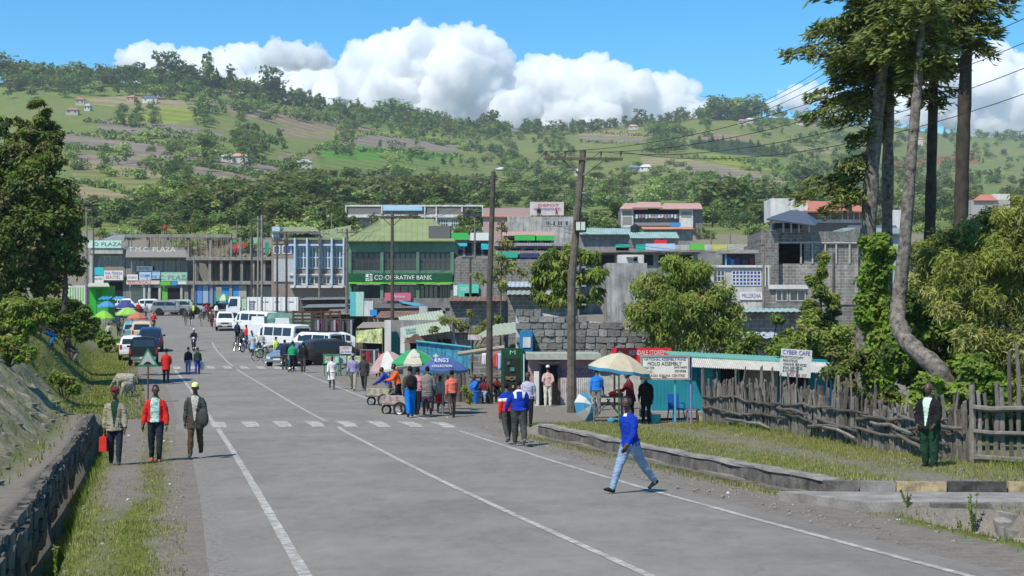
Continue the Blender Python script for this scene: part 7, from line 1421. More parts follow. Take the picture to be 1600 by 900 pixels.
def broad(name, label, base, blobs, per, size, mats, stems, droop=.2, bark=BARK, aspect=.42, sub=9, cat="tree", out=.5, hollow=.5, group=None):
 """Broad crown: big lobes hold smaller clumps, clumps hold leaves. Blobs are (x, y, z, r) relative to the base."""
 t = tree_thing(name, label, base, group, 0., cat); cs = []; rs = []
 for (x, y, z, r_) in blobs:
  for k in range(sub):
   d = Vector((NR.normal(), NR.normal(), NR.normal())).normalized() * r_ * NR.uniform(.45, 1.0); cs.append((x + d.x, y + d.y, z + d.z * .85)); rs.append(r_ * NR.uniform(.30, .58))
 P, A, B, idx = clumps(cs, rs, per, size, droop, aspect=aspect, out=out, hollow=hollow); mi = (NR.randint(0, len(mats), len(cs)))[idx]; mi = np.where(NR.rand(len(mi)) < .2, NR.randint(0, len(mats), len(mi)), mi)
 link("crown" if cat == "tree" else "foliage", quads_mesh("crown", P, A, B, mats, mi, out=clumps.d), t)
 for pts, rad in stems: trunk(t, pts, rad, bark)
 return t
LD, LM, LL, LY = leaf("dark", (0.072, 0.115, 0.026), .4), leaf("mid", (0.136, 0.197, 0.038), .4), leaf("light", (0.233, 0.306, 0.059), .4), leaf("yellow", (0.319, 0.330, 0.100), .4); LB_ = leaf("brownish", (0.212, 0.195, 0.088), .4); LV = leaf("vivid", (0.177, 0.295, 0.033), .4)
def far_crown(seed, kind, mats, n=330):
 NR.seed(seed); cs = []; rs = []
 if kind == "round": sh = [(NR.normal() * .2, NR.normal() * .2, NR.uniform(.22, .84), NR.uniform(.13, .21)) for _ in range(14)]
 elif kind == "tall": sh = [(NR.normal() * .09, NR.normal() * .09, .28 + .66 * k / 12, .13 * (1 - .45 * k / 12)) for k in range(13)]
 elif kind == "conifer": sh = [(NR.normal() * .03, NR.normal() * .03, .15 + .8 * k / 12, .20 * (1 - .9 * k / 12) + .02) for k in range(13)]
 elif kind == "euc": sh = [(NR.normal() * .15, NR.normal() * .15, .30 + NR.rand() * .62, NR.uniform(.08, .16)) for _ in range(13)]
 else: sh = [(NR.normal() * .3, NR.normal() * .3, .35 + NR.normal() * .12, NR.uniform(.18, .3)) for _ in range(10)]
 cs = [s[:3] for s in sh]; rs = [s[3] for s in sh]; P, A, B, idx = clumps(cs, rs, n / len(cs), .062 if kind != "bush" else .09, .1, aspect=.6, hollow=.35); mi = NR.randint(0, len(mats), len(cs))[idx]
 return quads_mesh("crown", P, A, B, mats, mi, out=clumps.d)
FD, FM, FL_, FB_, FY = leaf("far_dark", (0.069, 0.118, 0.036), .35, .3), leaf("far_mid", (0.128, 0.195, 0.052), .35, .3), leaf("far_light", (0.233, 0.321, 0.091), .3, .3), leaf("far_brown", (0.175, 0.190, 0.072), .3, .3), leaf("far_yellow", (0.320, 0.397, 0.130), .3, .3)
FAR = {"round": [far_crown(k, "round", m) for k, m in enumerate(((FD, FM), (FM, FB_), (FD, FD, FL_), (FM, FL_)))], "tall": [far_crown(10 + k, "tall", m) for k, m in enumerate(((FD, FM), (FM, FL_), (FL_, FY, FM)))], "conifer": [far_crown(20 + k, "conifer", m) for k, m in enumerate(((FD, FD, FM), (FD, FM)))],
       "euc": [far_crown(30 + k, "euc", m) for k, m in enumerate(((FD, FM), (FM, FB_), (FD, FB_)))], "bush": [far_crown(40 + k, "bush", m) for k, m in enumerate(((FM, FL_), (FL_, FY)))], "belt": [far_crown(50 + k, "euc" if k % 2 else "round", m, 620) for k, m in enumerate(((FB_, FM), (FD, FM), (FM, FB_), (FB_, FY, FM), (FD, FB_)))], "pale": [far_crown(60 + k, "tall", m) for k, m in enumerate(((FL_, FY), (FL_, FM)))]}
NR.seed(77)
tm = MB(); tm.tube([(0, 0, -.03), (.005, 0, .4), (-.01, .005, .85)], [.022, .016, .005], BARK, 5); FTRUNK = tm.mesh("trunk")
spots = []   # (px, py, height m, kind, label)
def skyline(x): return float(np.interp(x, RX, RYP))
def scatter(n, x0, x1, yf, h0, h1, kinds, lab, clus=0):
 cx = [NR.uniform(x0, x1) for _ in range(clus)] if clus else None
 for k in range(n):
  x = NR.uniform(x0, x1) if not clus else cx[NR.randint(clus)] + NR.normal() * (x1 - x0) * .02
  a, b_ = yf(x); spots.append((x, NR.uniform(a, b_), NR.uniform(h0, h1), kinds[NR.randint(len(kinds))], lab))
SK = lambda a, b_: (lambda x: (skyline(x) + a, skyline(x) + b_))
FX = lambda a, b_: (lambda x: (a, b_))
scatter(95, -30, 430, SK(1, 9), 11, 19, ("round", "round", "tall", "euc"), "dark tree of the wood along the left skyline")
scatter(46, 0, 300, SK(8, 30), 9, 16, ("round", "round", "euc"), "tree in the dark wood on the upper left slope")
for x, h, k in ((248, 26, "euc"), (262, 31, "euc"), (272, 24, "euc"), (296, 26, "euc"), (322, 34, "tall"), (326, 30, "conifer"), (338, 22, "conifer"), (359, 27, "conifer"), (376, 20, "round"), (424, 30, "euc"), (430, 26, "euc"), (455, 18, "conifer"), (10, 28, "round"), (50, 22, "round"), (4, 22, "round"), (105, 20, "round")): spots.append((x, skyline(x) + 4, h, k, "tall tree standing clear of the left skyline"))
scatter(120, 400, 800, SK(1, 9), 8, 16, ("round", "conifer", "tall", "conifer"), "dark tree of the wood along the middle skyline")
scatter(90, 520, 790, SK(5, 16), 9, 15, ("round", "conifer", "tall"), "tree in the dark wood just under the middle skyline")
for x, h in ((620, 24), (612, 20), (660, 17), (762, 20), (770, 22)): spots.append((x, skyline(x) + 3, h, "round", "big round tree on the middle skyline"))
scatter(105, 290, 760, lambda x: (skyline(x) + 14, skyline(x) + 30), 7, 11, ("pale", "pale", "tall", "round"), "pale young tree in the plantation below the middle skyline")
scatter(42, 190, 420, FX(172, 200), 6, 10, ("round", "tall", "round"), "dark tree among the green fields on the left slope", 9)
scatter(34, 330, 560, FX(205, 248), 6, 9.5, ("round", "tall", "pale"), "tree in the wooded gully left of the hill's middle", 8)
scatter(28, 190, 460, FX(215, 280), 6, 11, ("round", "tall", "bush"), "lone tree in the brown fields of the left slope")
scatter(26, 260, 400, FX(212, 246), 7, 10, ("belt", "euc"), "tree in the brown spinney on the left slope", 3)
scatter(40, 100, 330, FX(235, 300), 5, 9, ("bush", "round", "round"), "low bushy tree in the lower left fields", 10)
scatter(26, 560, 780, FX(225, 275), 5, 10, ("round", "bush", "tall"), "tree on the bright green field in the middle of the hill")
scatter(30, 720, 900, FX(205, 250), 6, 10, ("round", "round", "tall"), "tree in the wood right of the green field")
scatter(50, 780, 910, FX(215, 300), 7, 11, ("round", "round", "euc"), "dark tree in the hillside wood behind the grey pole")
scatter(80, 790, 1080, SK(0, 6), 6, 16, ("round", "conifer", "tall", "euc"), "small tree on the skyline right of the tall cloud")
scatter(60, 1080, 1620, SK(0, 7), 8, 16, ("round", "tall", "round", "conifer"), "tree along the far right skyline")
for k in range(17): spots.append((1103 + k * 5.4 + NR.normal() * 1, skyline(1140) + 3 + NR.uniform(-2, 3), NR.uniform(18, 27), "round", "big tree of the hilltop wood"))
scatter(36, 1000, 1060, FX(205, 244), 9, 16, ("round", "round", "tall"), "dark tree in the clump left of the dark plantation", 3)
scatter(70, 1040, 1320, SK(6, 34), 6, 11, ("round", "bush", "tall"), "tree among the hilltop houses on the right", 12)
scatter(70, 1080, 1240, lambda x: (214 + (x - 1080) * .11, 232 + (x - 1080) * .11), 5, 7, ("conifer",), "dark conifer of the plantation strip")
scatter(34, 930, 1230, FX(250, 300), 4, 8, ("round", "bush"), "bush in the brown fields on the right")
scatter(46, 905, 1110, FX(280, 322), 6, 11, ("round", "bush", "belt"), "tree in the hedges behind the apartment block", 8)
scatter(130, 1220, 1620, FX(212, 285), 7, 13, ("round", "euc", "tall", "round"), "tree on the wooded right slope")
scatter(70, 1230, 1620, FX(280, 335), 8, 13, ("belt", "round", "belt"), "tree in the belt behind the red roofed hall")
scatter(34, 1110, 1250, FX(316, 350), 10, 14, ("belt", "belt", "conifer"), "tree in the belt left of the red roofed hall")
scatter(30, 790, 960, FX(290, 330), 7, 11, ("belt", "round"), "tree behind the billboard")
scatter(90, 430, 765, lambda x: (292 + abs(x - 600) * .03, 336), 9, 13, ("belt",), "tree of the tall belt behind the bank roof")
scatter(70, 300, 470, lambda x: (336 - (x - 300) * .16, 350), 7, 11, ("belt",), "tree of the belt behind the concrete frame")
scatter(48, 100, 330, FX(332, 352), 4.5, 7, ("belt", "belt", "round"), "tree of the belt behind the plaza shops")
scatter(26, 90, 330, FX(346, 360), 3, 4.6, ("belt", "round"), "low tree right behind the plaza shops")
scatter(50, 330, 800, FX(348, 362), 5, 8, ("belt", "belt", "round"), "tree right behind the town roofs on the left")
scatter(46, 800, 1640, FX(345, 362), 4, 7.5, ("belt", "round", "round"), "tree right behind the town roofs on the right")
scatter(30, 230, 460, lambda x: (296 + (x - 230) * .03, 318), 5, 8, ("bush", "belt"), "shrub above the belt on the lower left slope")
ZONES = [(135, "at the left frame edge"), (196, "above the first plaza sign"), (295, "above the plaza lettering"), (365, "above the unfinished storey"), (425, "above the pole cluster"), (500, "above the finned building"), (545, "left of the white hall"), (600, "above the hall's left end"), (662, "above the hall's blue sign"), (724, "above the hall's barred windows"), (770, "above the hall's dark sign"), (830, "above the pink walled house"), (905, "above the billboard"), (970, "right of the grey pole"), (1035, "above the apartments' left half"), (1100, "above the apartments' right half"), (1203, "left of the red hall"), (1350, "above the red hall"), (1450, "between the conifer trunks"), (9999, "right of the conifer trunks")]
HUE = {"crown": "green"}
def zone(px): return next(z for m, z in ZONES if px < m)
pts_ = []
for (x, y, h, k, lab) in spots:
 p_ = hill_at(x, y); pts_.append((h / p_.y, p_, h, k, lab))
for k in range(84):
 x = 95 + k * 18.2 + NR.uniform(-9, 9); Y = NR.uniform(252, 299); h = NR.uniform(2.2, 4.6) if x < 330 or x > 1000 else NR.uniform(3, 6)
 p_ = gp(x, Y); pts_.append((h / Y, p_, h, ("belt", "round", "bush")[k % 3], "small tree in the back yards of the town"))
order = sorted(range(len(pts_)), key=lambda i: -pts_[i][0])
LABS = {}
bigset = set(order[:270])
woodV = [];
by_mesh = {}
for i, (_, p_, h, k, lab) in enumerate(pts_):
 me = FAR[k][NR.randint(len(FAR[k]))]; rz = NR.uniform(0, 6.28); wdt = h * NR.uniform(.85, 1.25) * (1.25 if k in ("round", "belt") else 1)
 if i in bigset:
  me_w = ("olive", "dark green", "brownish", "yellowish", "dull green")[FAR[k].index(me) % 5]; zx = zone(800 + F * p_.x / p_.y); t = thing("hillside_tree", next(q for q in ("%s %s, %s" % (me_w, lab, zx), "%s %s" % (lab, zx), lab) if len(q.replace("'", " ").split()) <= 16), "tree", p_ - Vector((0, 0, .2)), rz, lab.replace("tree ", "trees ", 1)); t.scale = (wdt, wdt, h); link("crown", me, t); link("trunk", FTRUNK, t)
 else: by_mesh.setdefault(me.name, (me, []))[1].append((p_, h, wdt, rz))
allv = []; allf = []; allm = []; wm = []; off = 0
for nm, (me, L_) in by_mesh.items():
 n = len(me.vertices); co = np.empty(n * 3, np.float32); me.vertices.foreach_get("co", co); co = co.reshape(-1, 3); lf = np.empty(len(me.loops), np.int32); me.loops.foreach_get("vertex_index", lf); pm = np.empty(len(me.polygons), np.int32); me.polygons.foreach_get("material_index", pm)
 mm = []
 for m in me.materials:
  if m not in wm: wm.append(m)
  mm.append(wm.index(m))
 pm = np.array(mm)[pm]
 for (p_, h, wdt, rz) in L_:
  c, s = cos(rz), sin(rz); v = np.stack([(co[:, 0] * c - co[:, 1] * s) * wdt + p_.x, (co[:, 0] * s + co[:, 1] * c) * wdt + p_.y, co[:, 2] * h + p_.z - .2], 1); allv.append(v); allf.append(lf + off); allm.append(pm); off += n
def big_mesh(name, V, Fl, Mi, mats):
 me = bpy.data.meshes.new(name); V = np.concatenate(V).astype(np.float32); Fl = np.concatenate(Fl).astype(np.int32); Mi = np.concatenate(Mi).astype(np.int32)
 me.vertices.add(len(V)); me.vertices.foreach_set("co", V.ravel()); me.loops.add(len(Fl)); me.loops.foreach_set("vertex_index", Fl); me.polygons.add(len(Fl) // 3); me.polygons.foreach_set("loop_start", np.arange(0, len(Fl), 3, dtype=np.int32))
 for m in mats: me.materials.append(m)
 me.polygons.foreach_set("material_index", Mi); me.update(calc_edges=True); return me
wme = big_mesh("woodland", allv, allf, allm, wm)
tag(link("woodland", wme), "scattered small far trees covering the hillside", kind="stuff")
hv = []; hf = []; hm = []; off = 0; HM = [FD, FM, FL_]
hed = [[(318, 158), (400, 168), (480, 186), (545, 203)], [(150, 207), (260, 215), (345, 220), (430, 236)], [(80, 206), (200, 220), (330, 240), (440, 262)], [(240, 250), (330, 262), (430, 284)], [(230, 265), (300, 280), (400, 300)], [(430, 262), (500, 232), (560, 215), (590, 205)], [(500, 234), (600, 238), (715, 246)], [(560, 208), (650, 218), (770, 236)], [(620, 212), (720, 228), (780, 238)], [(905, 206), (1000, 212), (1080, 214)], [(905, 222), (1000, 226), (1040, 228)], [(1000, 262), (1100, 276), (1220, 298)], [(1060, 246), (1160, 252), (1240, 270)], [(910, 292), (1030, 286), (1110, 300)], [(910, 306), (1000, 318)], [(1240, 214), (1320, 204)], [(1220, 242), (1320, 232)], [(130, 190), (200, 196), (300, 212)], [(100, 228), (180, 240)], [(115, 285), (180, 298), (240, 318)], [(1180, 250), (1245, 272), (1235, 300)], [(330, 262), (400, 275), (440, 300), (520, 310)], [(250, 290), (330, 300), (430, 312)], [(280, 296), (360, 304), (440, 318)]]
for L_ in hed:
 for (x0, y0), (x1, y1) in zip(L_[:-1], L_[1:]):
  n = int(abs(x1 - x0) + abs(y1 - y0)) // 3
  for k in range(n):
   f = (k + NR.rand()) / n; p_ = hill_at(lerp(x0, x1, f) + NR.normal() * .8, lerp(y0, y1, f) + NR.normal() * .6); r_ = NR.uniform(1.2, 2.6); m = 7
   d = unit(NR.normal(size=(m, 3))); P = np.array(p_) + d * r_ * .8 + np.array([0, 0, r_ * .5]); A = unit(NR.normal(size=(m, 3))) * r_ * .5; B = unit(np.cross(A, d)) * r_ * .4
   v = np.stack([P - A, P + B, P + A, P - A, P + A, P - B], 1).reshape(-1, 3); hv.append(v); hf.append(np.arange(len(v)) + off); hm.append(np.full(2 * m, NR.randint(3))); off += len(v)
tag(link("hedgerows", big_mesh("hedgerows", hv, hf, hm, HM)), "dark hedges between the hillside fields", kind="stuff")
for k, (x, y, w_, h_, rc, wc, lab) in enumerate(((233, 160, 11, 3.5, (.10, .13, .19), (.55, .55, .52), "slate roofed white house on the left hilltop"), (205, 158, 6, 3, (.35, .2, .15), (.4, .25, .2), "small red brown house left of the slate roofed one"), (253, 151, 8, 3, (.30, .22, .16), (.35, .3, .25), "small brown roofed house behind the slate roofed one"), (355, 149, 9, 3, (.45, .25, .2), (.5, .42, .38), "pink roofed house on the left skyline"), (123, 164, 6, 4, (.42, .15, .12), (.45, .4, .35), "red roofed house on the far left slope"), (112, 179, 8, 3, (.3, .16, .12), (.4, .35, .3), "long brown house below the red roofed one"), (136, 172, 4, 3, (.4, .38, .36), (.5, .48, .45), "small grey house right of the red roofed one"), (374, 254, 10, 3, (.48, .27, .21), (.55, .5, .45), "pink roofed farmhouse in the left brown fields"), (356, 252, 6, 2.4, (.5, .5, .5), (.5, .5, .48), "pale shed left of the pink roofed farmhouse"), (518, 190, 7, 1.6, (.45, .6, .65), (.4, .4, .4), "pale tin roof on the brown field edge"), (665, 190, 6, 2, (.15, .5, .6), (.4, .4, .4), "cyan roofed shed below the middle skyline"), (475, 263, 8, 3, (.36, .36, .36), (.4, .4, .38), "grey roofed house above the tall belt"), (990, 202, 10, 3, (.50, .32, .28), (.5, .45, .4), "pink roofed house below the right skyline"), (1042, 184, 12, 3, (.42, .36, .32), (.45, .4, .38), "low grey brown house on the right skyline"), (1177, 192, 17, 3.5, (.60, .60, .58), (.45, .42, .4), "long white roofed house below the hilltop wood"), (1160, 194, 8, 3.5, (.4, .24, .2), (.42, .35, .3), "brown house left of the long white roofed one"), (1252, 195, 10, 3, (.44, .24, .18), (.5, .45, .4), "red roofed house on the right ridge"), (1280, 197, 11, 3, (.45, .26, .2), (.5, .4, .35), "second red roofed house on the right ridge"), (1212, 188, 9, 2.6, (.42, .46, .5), (.5, .5, .5), "bluish roofed shed on the right ridge"), (905, 274, 6, 2.4, (.5, .5, .48), (.5, .48, .45), "small white house beside the grey pole top"), (990, 268, 9, 2.6, (.15, .18, .24), (.3, .3, .3), "dark blue roofed house in the right fields"), (1010, 267, 8, 2.6, (.6, .58, .55), (.55, .55, .52), "white house beside the dark blue roofed one"), (1437, 227, 9, 7, (.5, .2, .2), (.55, .42, .40), "tall pink house seen between the conifer trunks"), (790, 269, 16, 1.5, (.55, .52, .46), (.4, .4, .4), "long pale roof left of the grey pole"))):
 p_ = hill_at(x, y); t = thing("hillside_house", lab, "house", p_, ru(-.3, .3)); wm_, rm_ = mat("hw%d" % k, wc), mat("hr%d" % k, rc, rough=.6)
 mb = MB(); mb.box((0, 0, h_ / 2 - .4), (w_, 6, h_ + .8), wm_); mb.build("wall", t)
 mb = MB(); e = [(-w_ / 2 - .5, -3.6, h_), (w_ / 2 + .5, -3.6, h_), (w_ / 2 + .5, 3.6, h_), (-w_ / 2 - .5, 3.6, h_), (-w_ / 4, 0, h_ + 2), (w_ / 4, 0, h_ + 2)]; mb.add(e, [(0, 1, 5, 4), (1, 2, 5), (2, 3, 4, 5), (3, 0, 4), (3, 2, 1, 0)], rm_); mb.build("roof", t)
 for q in (-.28, .28): mb = MB(); mb.box((q * w_, -3.02, h_ * .55), (1.1, .06, 1.0), GL); mb.build("window", t)
CF1, CF2, CF3 = leaf("conifer_olive", (0.235, 0.270, 0.083), .4), leaf("conifer_mid", (0.129, 0.156, 0.048), .4), leaf("conifer_dark", (0.056, 0.074, 0.026), .35)
def conifer(label, tp, rad, bark, zs, Lf, seed, bias=0., dens=2.6, d=46, low=None):
 """tp: trunk path as photograph pixels with distance; branches droop and carry hanging sprays."""
 pts = [W(x, y, dd) for x, y, dd in tp]; base = gp(tp[0][0], tp[0][2]) if tp[0][1] is None else pts[0].copy()
 g = gz(pts[0].x, pts[0].y); base = Vector((pts[0].x, pts[0].y, min(pts[0].z, g))); t = tree_thing("conifer_tree", label, base); pts = [p_ - base for p_ in pts]
 if pts[0].z > .1: pts = [Vector((0, 0, -.2))] + pts; rad = [rad[0] * 1.12] + list(rad)
 trunk(t, pts, rad, bark, n=12); rr = np.random.RandomState(seed)
 def at(z):
  for a, b_ in zip(pts[:-1], pts[1:]):
   if a.z <= z <= b_.z: return a.lerp(b_, (z - a.z) / max(1e-6, b_.z - a.z))
  return pts[-1] + Vector((0, 0, z - pts[-1].z)) * 1.
 P, A, B, M_ = [], [], [], []; tb = MB()
 z = zs[0]
 while z < zs[1]:
  for q in range(rr.choice([1, 2, 2, 3])):
   az = rr.uniform(0, 2 * pi); rise = 0; L_ = Lf(z + base.z) * rr.uniform(.6, 1.12) * (1 + bias * -cos(az) * .5)
   rise = rr.uniform(-.12, .30)
   if low is not None and z + base.z < low:
    if rr.rand() < .78: continue
    az = rr.uniform(2.3, 4.0); L_ *= 1.7
   if L_ < .25: continue
   o = at(z); dirv = Vector((cos(az), sin(az), 0)); path = []
   for k in range(9): f = k / 8; path.append(o + dirv * (L_ * f) + Vector((0, 0, L_ * (rise * f - .30 * f * f + .10 * f ** 4))))
   tb.tube(path, [.035 * (1 - .85 * k / 8) * (L_ / 2) ** .5 + .006 for k in range(9)], BARKD, 4, False)
   ns = int(L_ * 29 * dens)
   for s in range(ns):
    f = rr.uniform(.12, 1) ** .75; k = min(7, int(f * 8)); p_ = path[k].lerp(path[k + 1], f * 8 - k); sd = Vector((-dirv.y, dirv.x, 0)) * rr.choice([-1, 1])
    wdt = L_ * .22 * (1 - f * .6) + .12; off_ = rr.uniform(0, 1); q_ = p_ + sd * (wdt * off_) + Vector((0, 0, -.34 * rr.uniform(0, 1) * (.3 + off_) + rr.normal() * .05)); ax = (sd * rr.uniform(.3, 1) + dirv * rr.uniform(.2, .9) + Vector((0, 0, rr.uniform(-.9, .1)))).normalized()
    P.append(q_); s_ = rr.uniform(.09, .2); A.append(ax * s_); nn = Vector((rr.normal() * .4, rr.normal() * .4, 1)); B.append(ax.cross(nn).normalized() * s_ * .24); M_.append(0 if rr.rand() < .45 else (1 if rr.rand() < .7 else 2))
  z += rr.uniform(.10, .26) / dens * 2.2
 tb.build("branches", t)["kind"] = "stuff"
 link("crown", quads_mesh("crown", np.array(P), np.array(A), np.array(B), [CF1, CF2, CF3], np.array(M_)), t); return t
def Lprof(pts):
 zs = [p[0] for p in pts]; ls = [p[1] for p in pts]; return lambda z: float(np.interp(z, zs, ls))
zy = lambda y, d: CZ + (503 - y) / F * d
conifer("tall conifer with a pale leaning trunk, leftmost of the group", [(1350, 560, 47), (1354, 400, 47), (1364, 240, 47), (1378, 110, 47), (1400, 20, 47), (1412, -120, 47)], [.27, .25, .22, .18, .15, .08], BARKG, (zy(330, 47), zy(-150, 47)), Lprof([(zy(330, 47), .9), (zy(270, 47), 1.3), (zy(215, 47), .3), (zy(185, 47), 1.3), (zy(140, 47), 1.5), (zy(90, 47), 2.2), (zy(50, 47), 2.7), (zy(0, 47), 2.4), (zy(-150, 47), 1.2)]), 3, .5, 3.4, low=zy(150, 47))
conifer("slimmer pale trunked conifer second from the left", [(1384, 540, 49), (1386, 360, 49), (1388, 200, 49), (1392, 80, 49), (1400, -40, 49), (1402, -160, 49)], [.20, .18, .17, .15, .12, .06], BARKG, (zy(210, 49), zy(-190, 49)), Lprof([(zy(210, 49), .2), (zy(150, 49), .7), (zy(90, 49), 1.5), (zy(30, 49), 2.2), (zy(-190, 49), 1.0)]), 5, .2, 3.0, low=zy(120, 49))
conifer("grey barked conifer with an S-bent trunk rising from behind the fence", [(1484, 640, 37), (1478, 600, 37), (1462, 572, 37), (1436, 552, 37.4), (1412, 528, 38), (1402, 500, 38.5), (1404, 470, 39), (1412, 400, 39), (1420, 300, 39), (1428, 200, 39), (1436, 110, 39), (1440, 30, 39), (1444, -90, 39)], [.24, .235, .225, .215, .21, .205, .195, .165, .145, .13, .115, .09, .05], BARKG, (zy(120, 39), zy(-120, 39)), Lprof([(zy(120, 39), .5), (zy(70, 39), 1.2), (zy(0, 39), 1.6), (zy(-120, 39), .8)]), 9, 0, 2.8)
conifer("dark slim conifer just right of the S-bent trunk", [(1452, 620, 50), (1452, 400, 50), (1456, 240, 50), (1460, 90, 50), (1462, -90, 50)], [.20, .19, .17, .14, .07], BARKD, (zy(300, 50), zy(-140, 50)), Lprof([(zy(300, 50), .1), (zy(165, 50), .1), (zy(150, 50), 1.0), (zy(130, 50), .9), (zy(105, 50), .7), (zy(60, 50), 1.7), (zy(-140, 50), 1.2)]), 12, 0, 2.6)  # darker bark colour stands in for a backlit trunk
conifer("thick dark trunked conifer, rightmost of the group", [(1496, 620, 45), (1500, 400, 45), (1504, 240, 45), (1510, 90, 45), (1516, -60, 45)], [.25, .225, .205, .175, .10], BARKD, (zy(80, 45), zy(-140, 45)), Lprof([(zy(80, 45), 1.0), (zy(40, 45), 1.5), (zy(-20, 45), 1.6), (zy(-140, 45), 1.0)]), 15, 0, 2.6)  # backlit look of this trunk is put into its dark bark colour
def blobs_px(base, L_, d):
 out = []
 for (x, y, r_, *dy) in L_: q = W(x, y, d) - base; out.append((q.x, q.y + (dy[0] if dy else 0), q.z, r_ * d / F))
 return out
def stem_px(base, L_, d, r0, r1): pts = [W(x, y, d) - base for x, y in L_]; n = len(pts); return (pts, [lerp(r0, r1, i / (n - 1)) for i in range(n)])
d = 63; b = gp(1075, d); broad("willow_tree", "wide light green willow-like tree behind the red shop sign", b, blobs_px(b, [(1020, 450, 30), (1055, 432, 30), (1085, 440, 30), (1120, 465, 28), (1005, 490, 28), (1045, 480, 34, -.6), (1090, 490, 36, -.6), (1130, 505, 28), (1020, 520, 26), (1075, 525, 34), (1125, 535, 28), (1050, 415, 16), (1100, 425, 18), (1140, 485, 18), (1075, 465, 30, .8)], d), 95, .115, [LM, LL, LY, LL], [stem_px(b, [(1075, 640), (1076, 560), (1070, 500), (1060, 440)], d, .16, .04), stem_px(b, [(1076, 570), (1095, 520), (1110, 470)], d, .09, .03), stem_px(b, [(1074, 555), (1045, 510), (1025, 470)], d, .08, .03)], droop=1.0, aspect=.26, sub=15)
d = 74; b = gp(893, d); broad("loquat_tree", "tree with drooping long leaves growing behind the grey pole", b, blobs_px(b, [(860, 410, 20), (890, 400, 20), (920, 395, 22), (935, 430, 18), (850, 440, 20), (880, 440, 22), (915, 430, 20), (845, 465, 16), (875, 470, 18), (905, 468, 16), (930, 462, 14), (840, 420, 12)], d), 40, .2, [LM, LL, LY, LD], [stem_px(b, [(893, 560), (890, 480), (885, 430), (888, 400)], d, .12, .04), stem_px(b, [(890, 470), (860, 430), (850, 415)], d, .06, .03), stem_px(b, [(889, 450), (920, 410)], d, .06, .03)], droop=1.3, aspect=.24, sub=9, out=.8)
d = 88; b = gp(782, d); broad("thin_tree", "thin yellowish tree beside the tall dark pole", b, blobs_px(b, [(783, 355, 10), (788, 380, 12), (780, 405, 14), (800, 420, 14), (775, 430, 12), (815, 425, 10), (760, 440, 10), (790, 445, 14), (745, 430, 8)], d), 9, .20, [LY, LB_, LM], [stem_px(b, [(782, 540), (783, 440), (784, 350)], d, .06, .02)], droop=.4, sub=7, aspect=.3)
d = 57; b = gp(1282, d)
rr_ = np.random.RandomState(3); bl = []
for k in range(26): f = k / 25; y = 398 + f * 200; w_ = 4 + 46 * f ** .8; bl.append((1282 + rr_.normal() * w_ * .5, y, 7 + 13 * f, rr_.normal() * .5))
broad("young_cypress", "young yellow green cypress with pointed tip in front of the stone building", b, blobs_px(b, bl, d), 60, .10, [LL, LM, LY, LD], [stem_px(b, [(1282, 640), (1282, 520), (1283, 400)], d, .10, .02)], droop=-.3, sub=12, aspect=.3, out=.9)
d = 45.5; b = gp(1368, d); bl = []
for k in range(30): f = k / 29; y = 375 + f * 215; bl.append((1370 + rr_.normal() * 9 - 2 + 4 * (f > .5), y, 12 + 6 * f + rr_.rand() * 5, rr_.normal() * .25))
broad("ivy_column", "bright green ivy climbing the pale leaning trunk", b, blobs_px(b, bl, d), 46, .085, [LV, LV, LL, LM], [stem_px(b, [(1372, 640), (1368, 480), (1366, 385)], d, .10, .05)], droop=.5, sub=12, aspect=.7, cat="climbing plant", hollow=.75)
def bush(label, L_, d, px, per, size, mats, droop=.2, sub=10, aspect=.4, stem=True, out=.5, name="shrub"):
 b = gp(px, d); bl = blobs_px(b, L_, d); st = [([Vector((0, 0, -.1)), Vector((x * .5, y * .5, z * .6)), Vector((x, y, z))], [.05, .035, .012]) for (x, y, z, r_) in bl[:7]] if stem else []
 return broad(name, label, b, bl, per, size, mats, st, droop, BARKD, aspect, sub, "shrub", out)
BG1, BG2, BG3 = leaf("feathery", (0.291, 0.319, 0.078), .42), leaf("feathery_dark", (0.146, 0.176, 0.050), .4), leaf("feathery_pale", (0.423, 0.410, 0.162), .42)
bush("large feathery olive shrub right of the conifer trunks, nearest the gate", [(1560, 400, 44), (1590, 350, 40), (1600, 450, 50), (1540, 460, 46), (1500, 430, 40), (1570, 520, 50), (1520, 530, 46), (1610, 560, 44), (1590, 320, 22), (1630, 400, 50), (1480, 470, 34), (1545, 580, 40), (1600, 600, 34)], 38, 1560, 200, .085, [BG1, BG2, BG3, BG1], .5, 15, .2, out=.9)
bush("feathery shrub with grey twigs between the rightmost trunks", [(1460, 400, 32), (1490, 380, 34), (1530, 370, 34), (1440, 440, 28), (1480, 450, 34), (1520, 420, 34), (1470, 500, 36), (1510, 490, 34), (1440, 490, 26), (1560, 350, 28)], 43, 1485, 170, .09, [BG1, BG3, BG2, BG2], .4, 14, .2, out=.9)
bush("dark green thicket behind the S-bent trunk", [(1420, 560, 36), (1455, 590, 34), (1480, 560, 38), (1440, 520, 32), (1520, 600, 38), (1500, 640, 34), (1560, 640, 36), (1450, 640, 32), (1420, 480, 28), (1590, 660, 30), (1480, 500, 30)], 40.5, 1480, 120, .09, [LD, LD, LM, LV], .2, 13, .55)
bush("bright green leafy shrub just behind the fence near the bent trunk", [(1520, 575, 24), (1540, 600, 26), (1500, 610, 22), (1560, 620, 22), (1450, 600, 20), (1470, 640, 18), (1430, 630, 18)], 36.2, 1515, 70, .08, [LV, LL, LM], .2, 12, .65)
bush("rounded green shrub under the cypress behind the cyber cafe board", [(1240, 540, 24), (1265, 520, 24), (1290, 545, 28), (1320, 530, 26), (1345, 560, 28), (1300, 580, 26), (1330, 600, 26), (1360, 600, 26), (1260, 560, 18), (1380, 570, 24)], 54, 1310, 120, .085, [LL, LM, LY, LB_], .2, 12, .45)
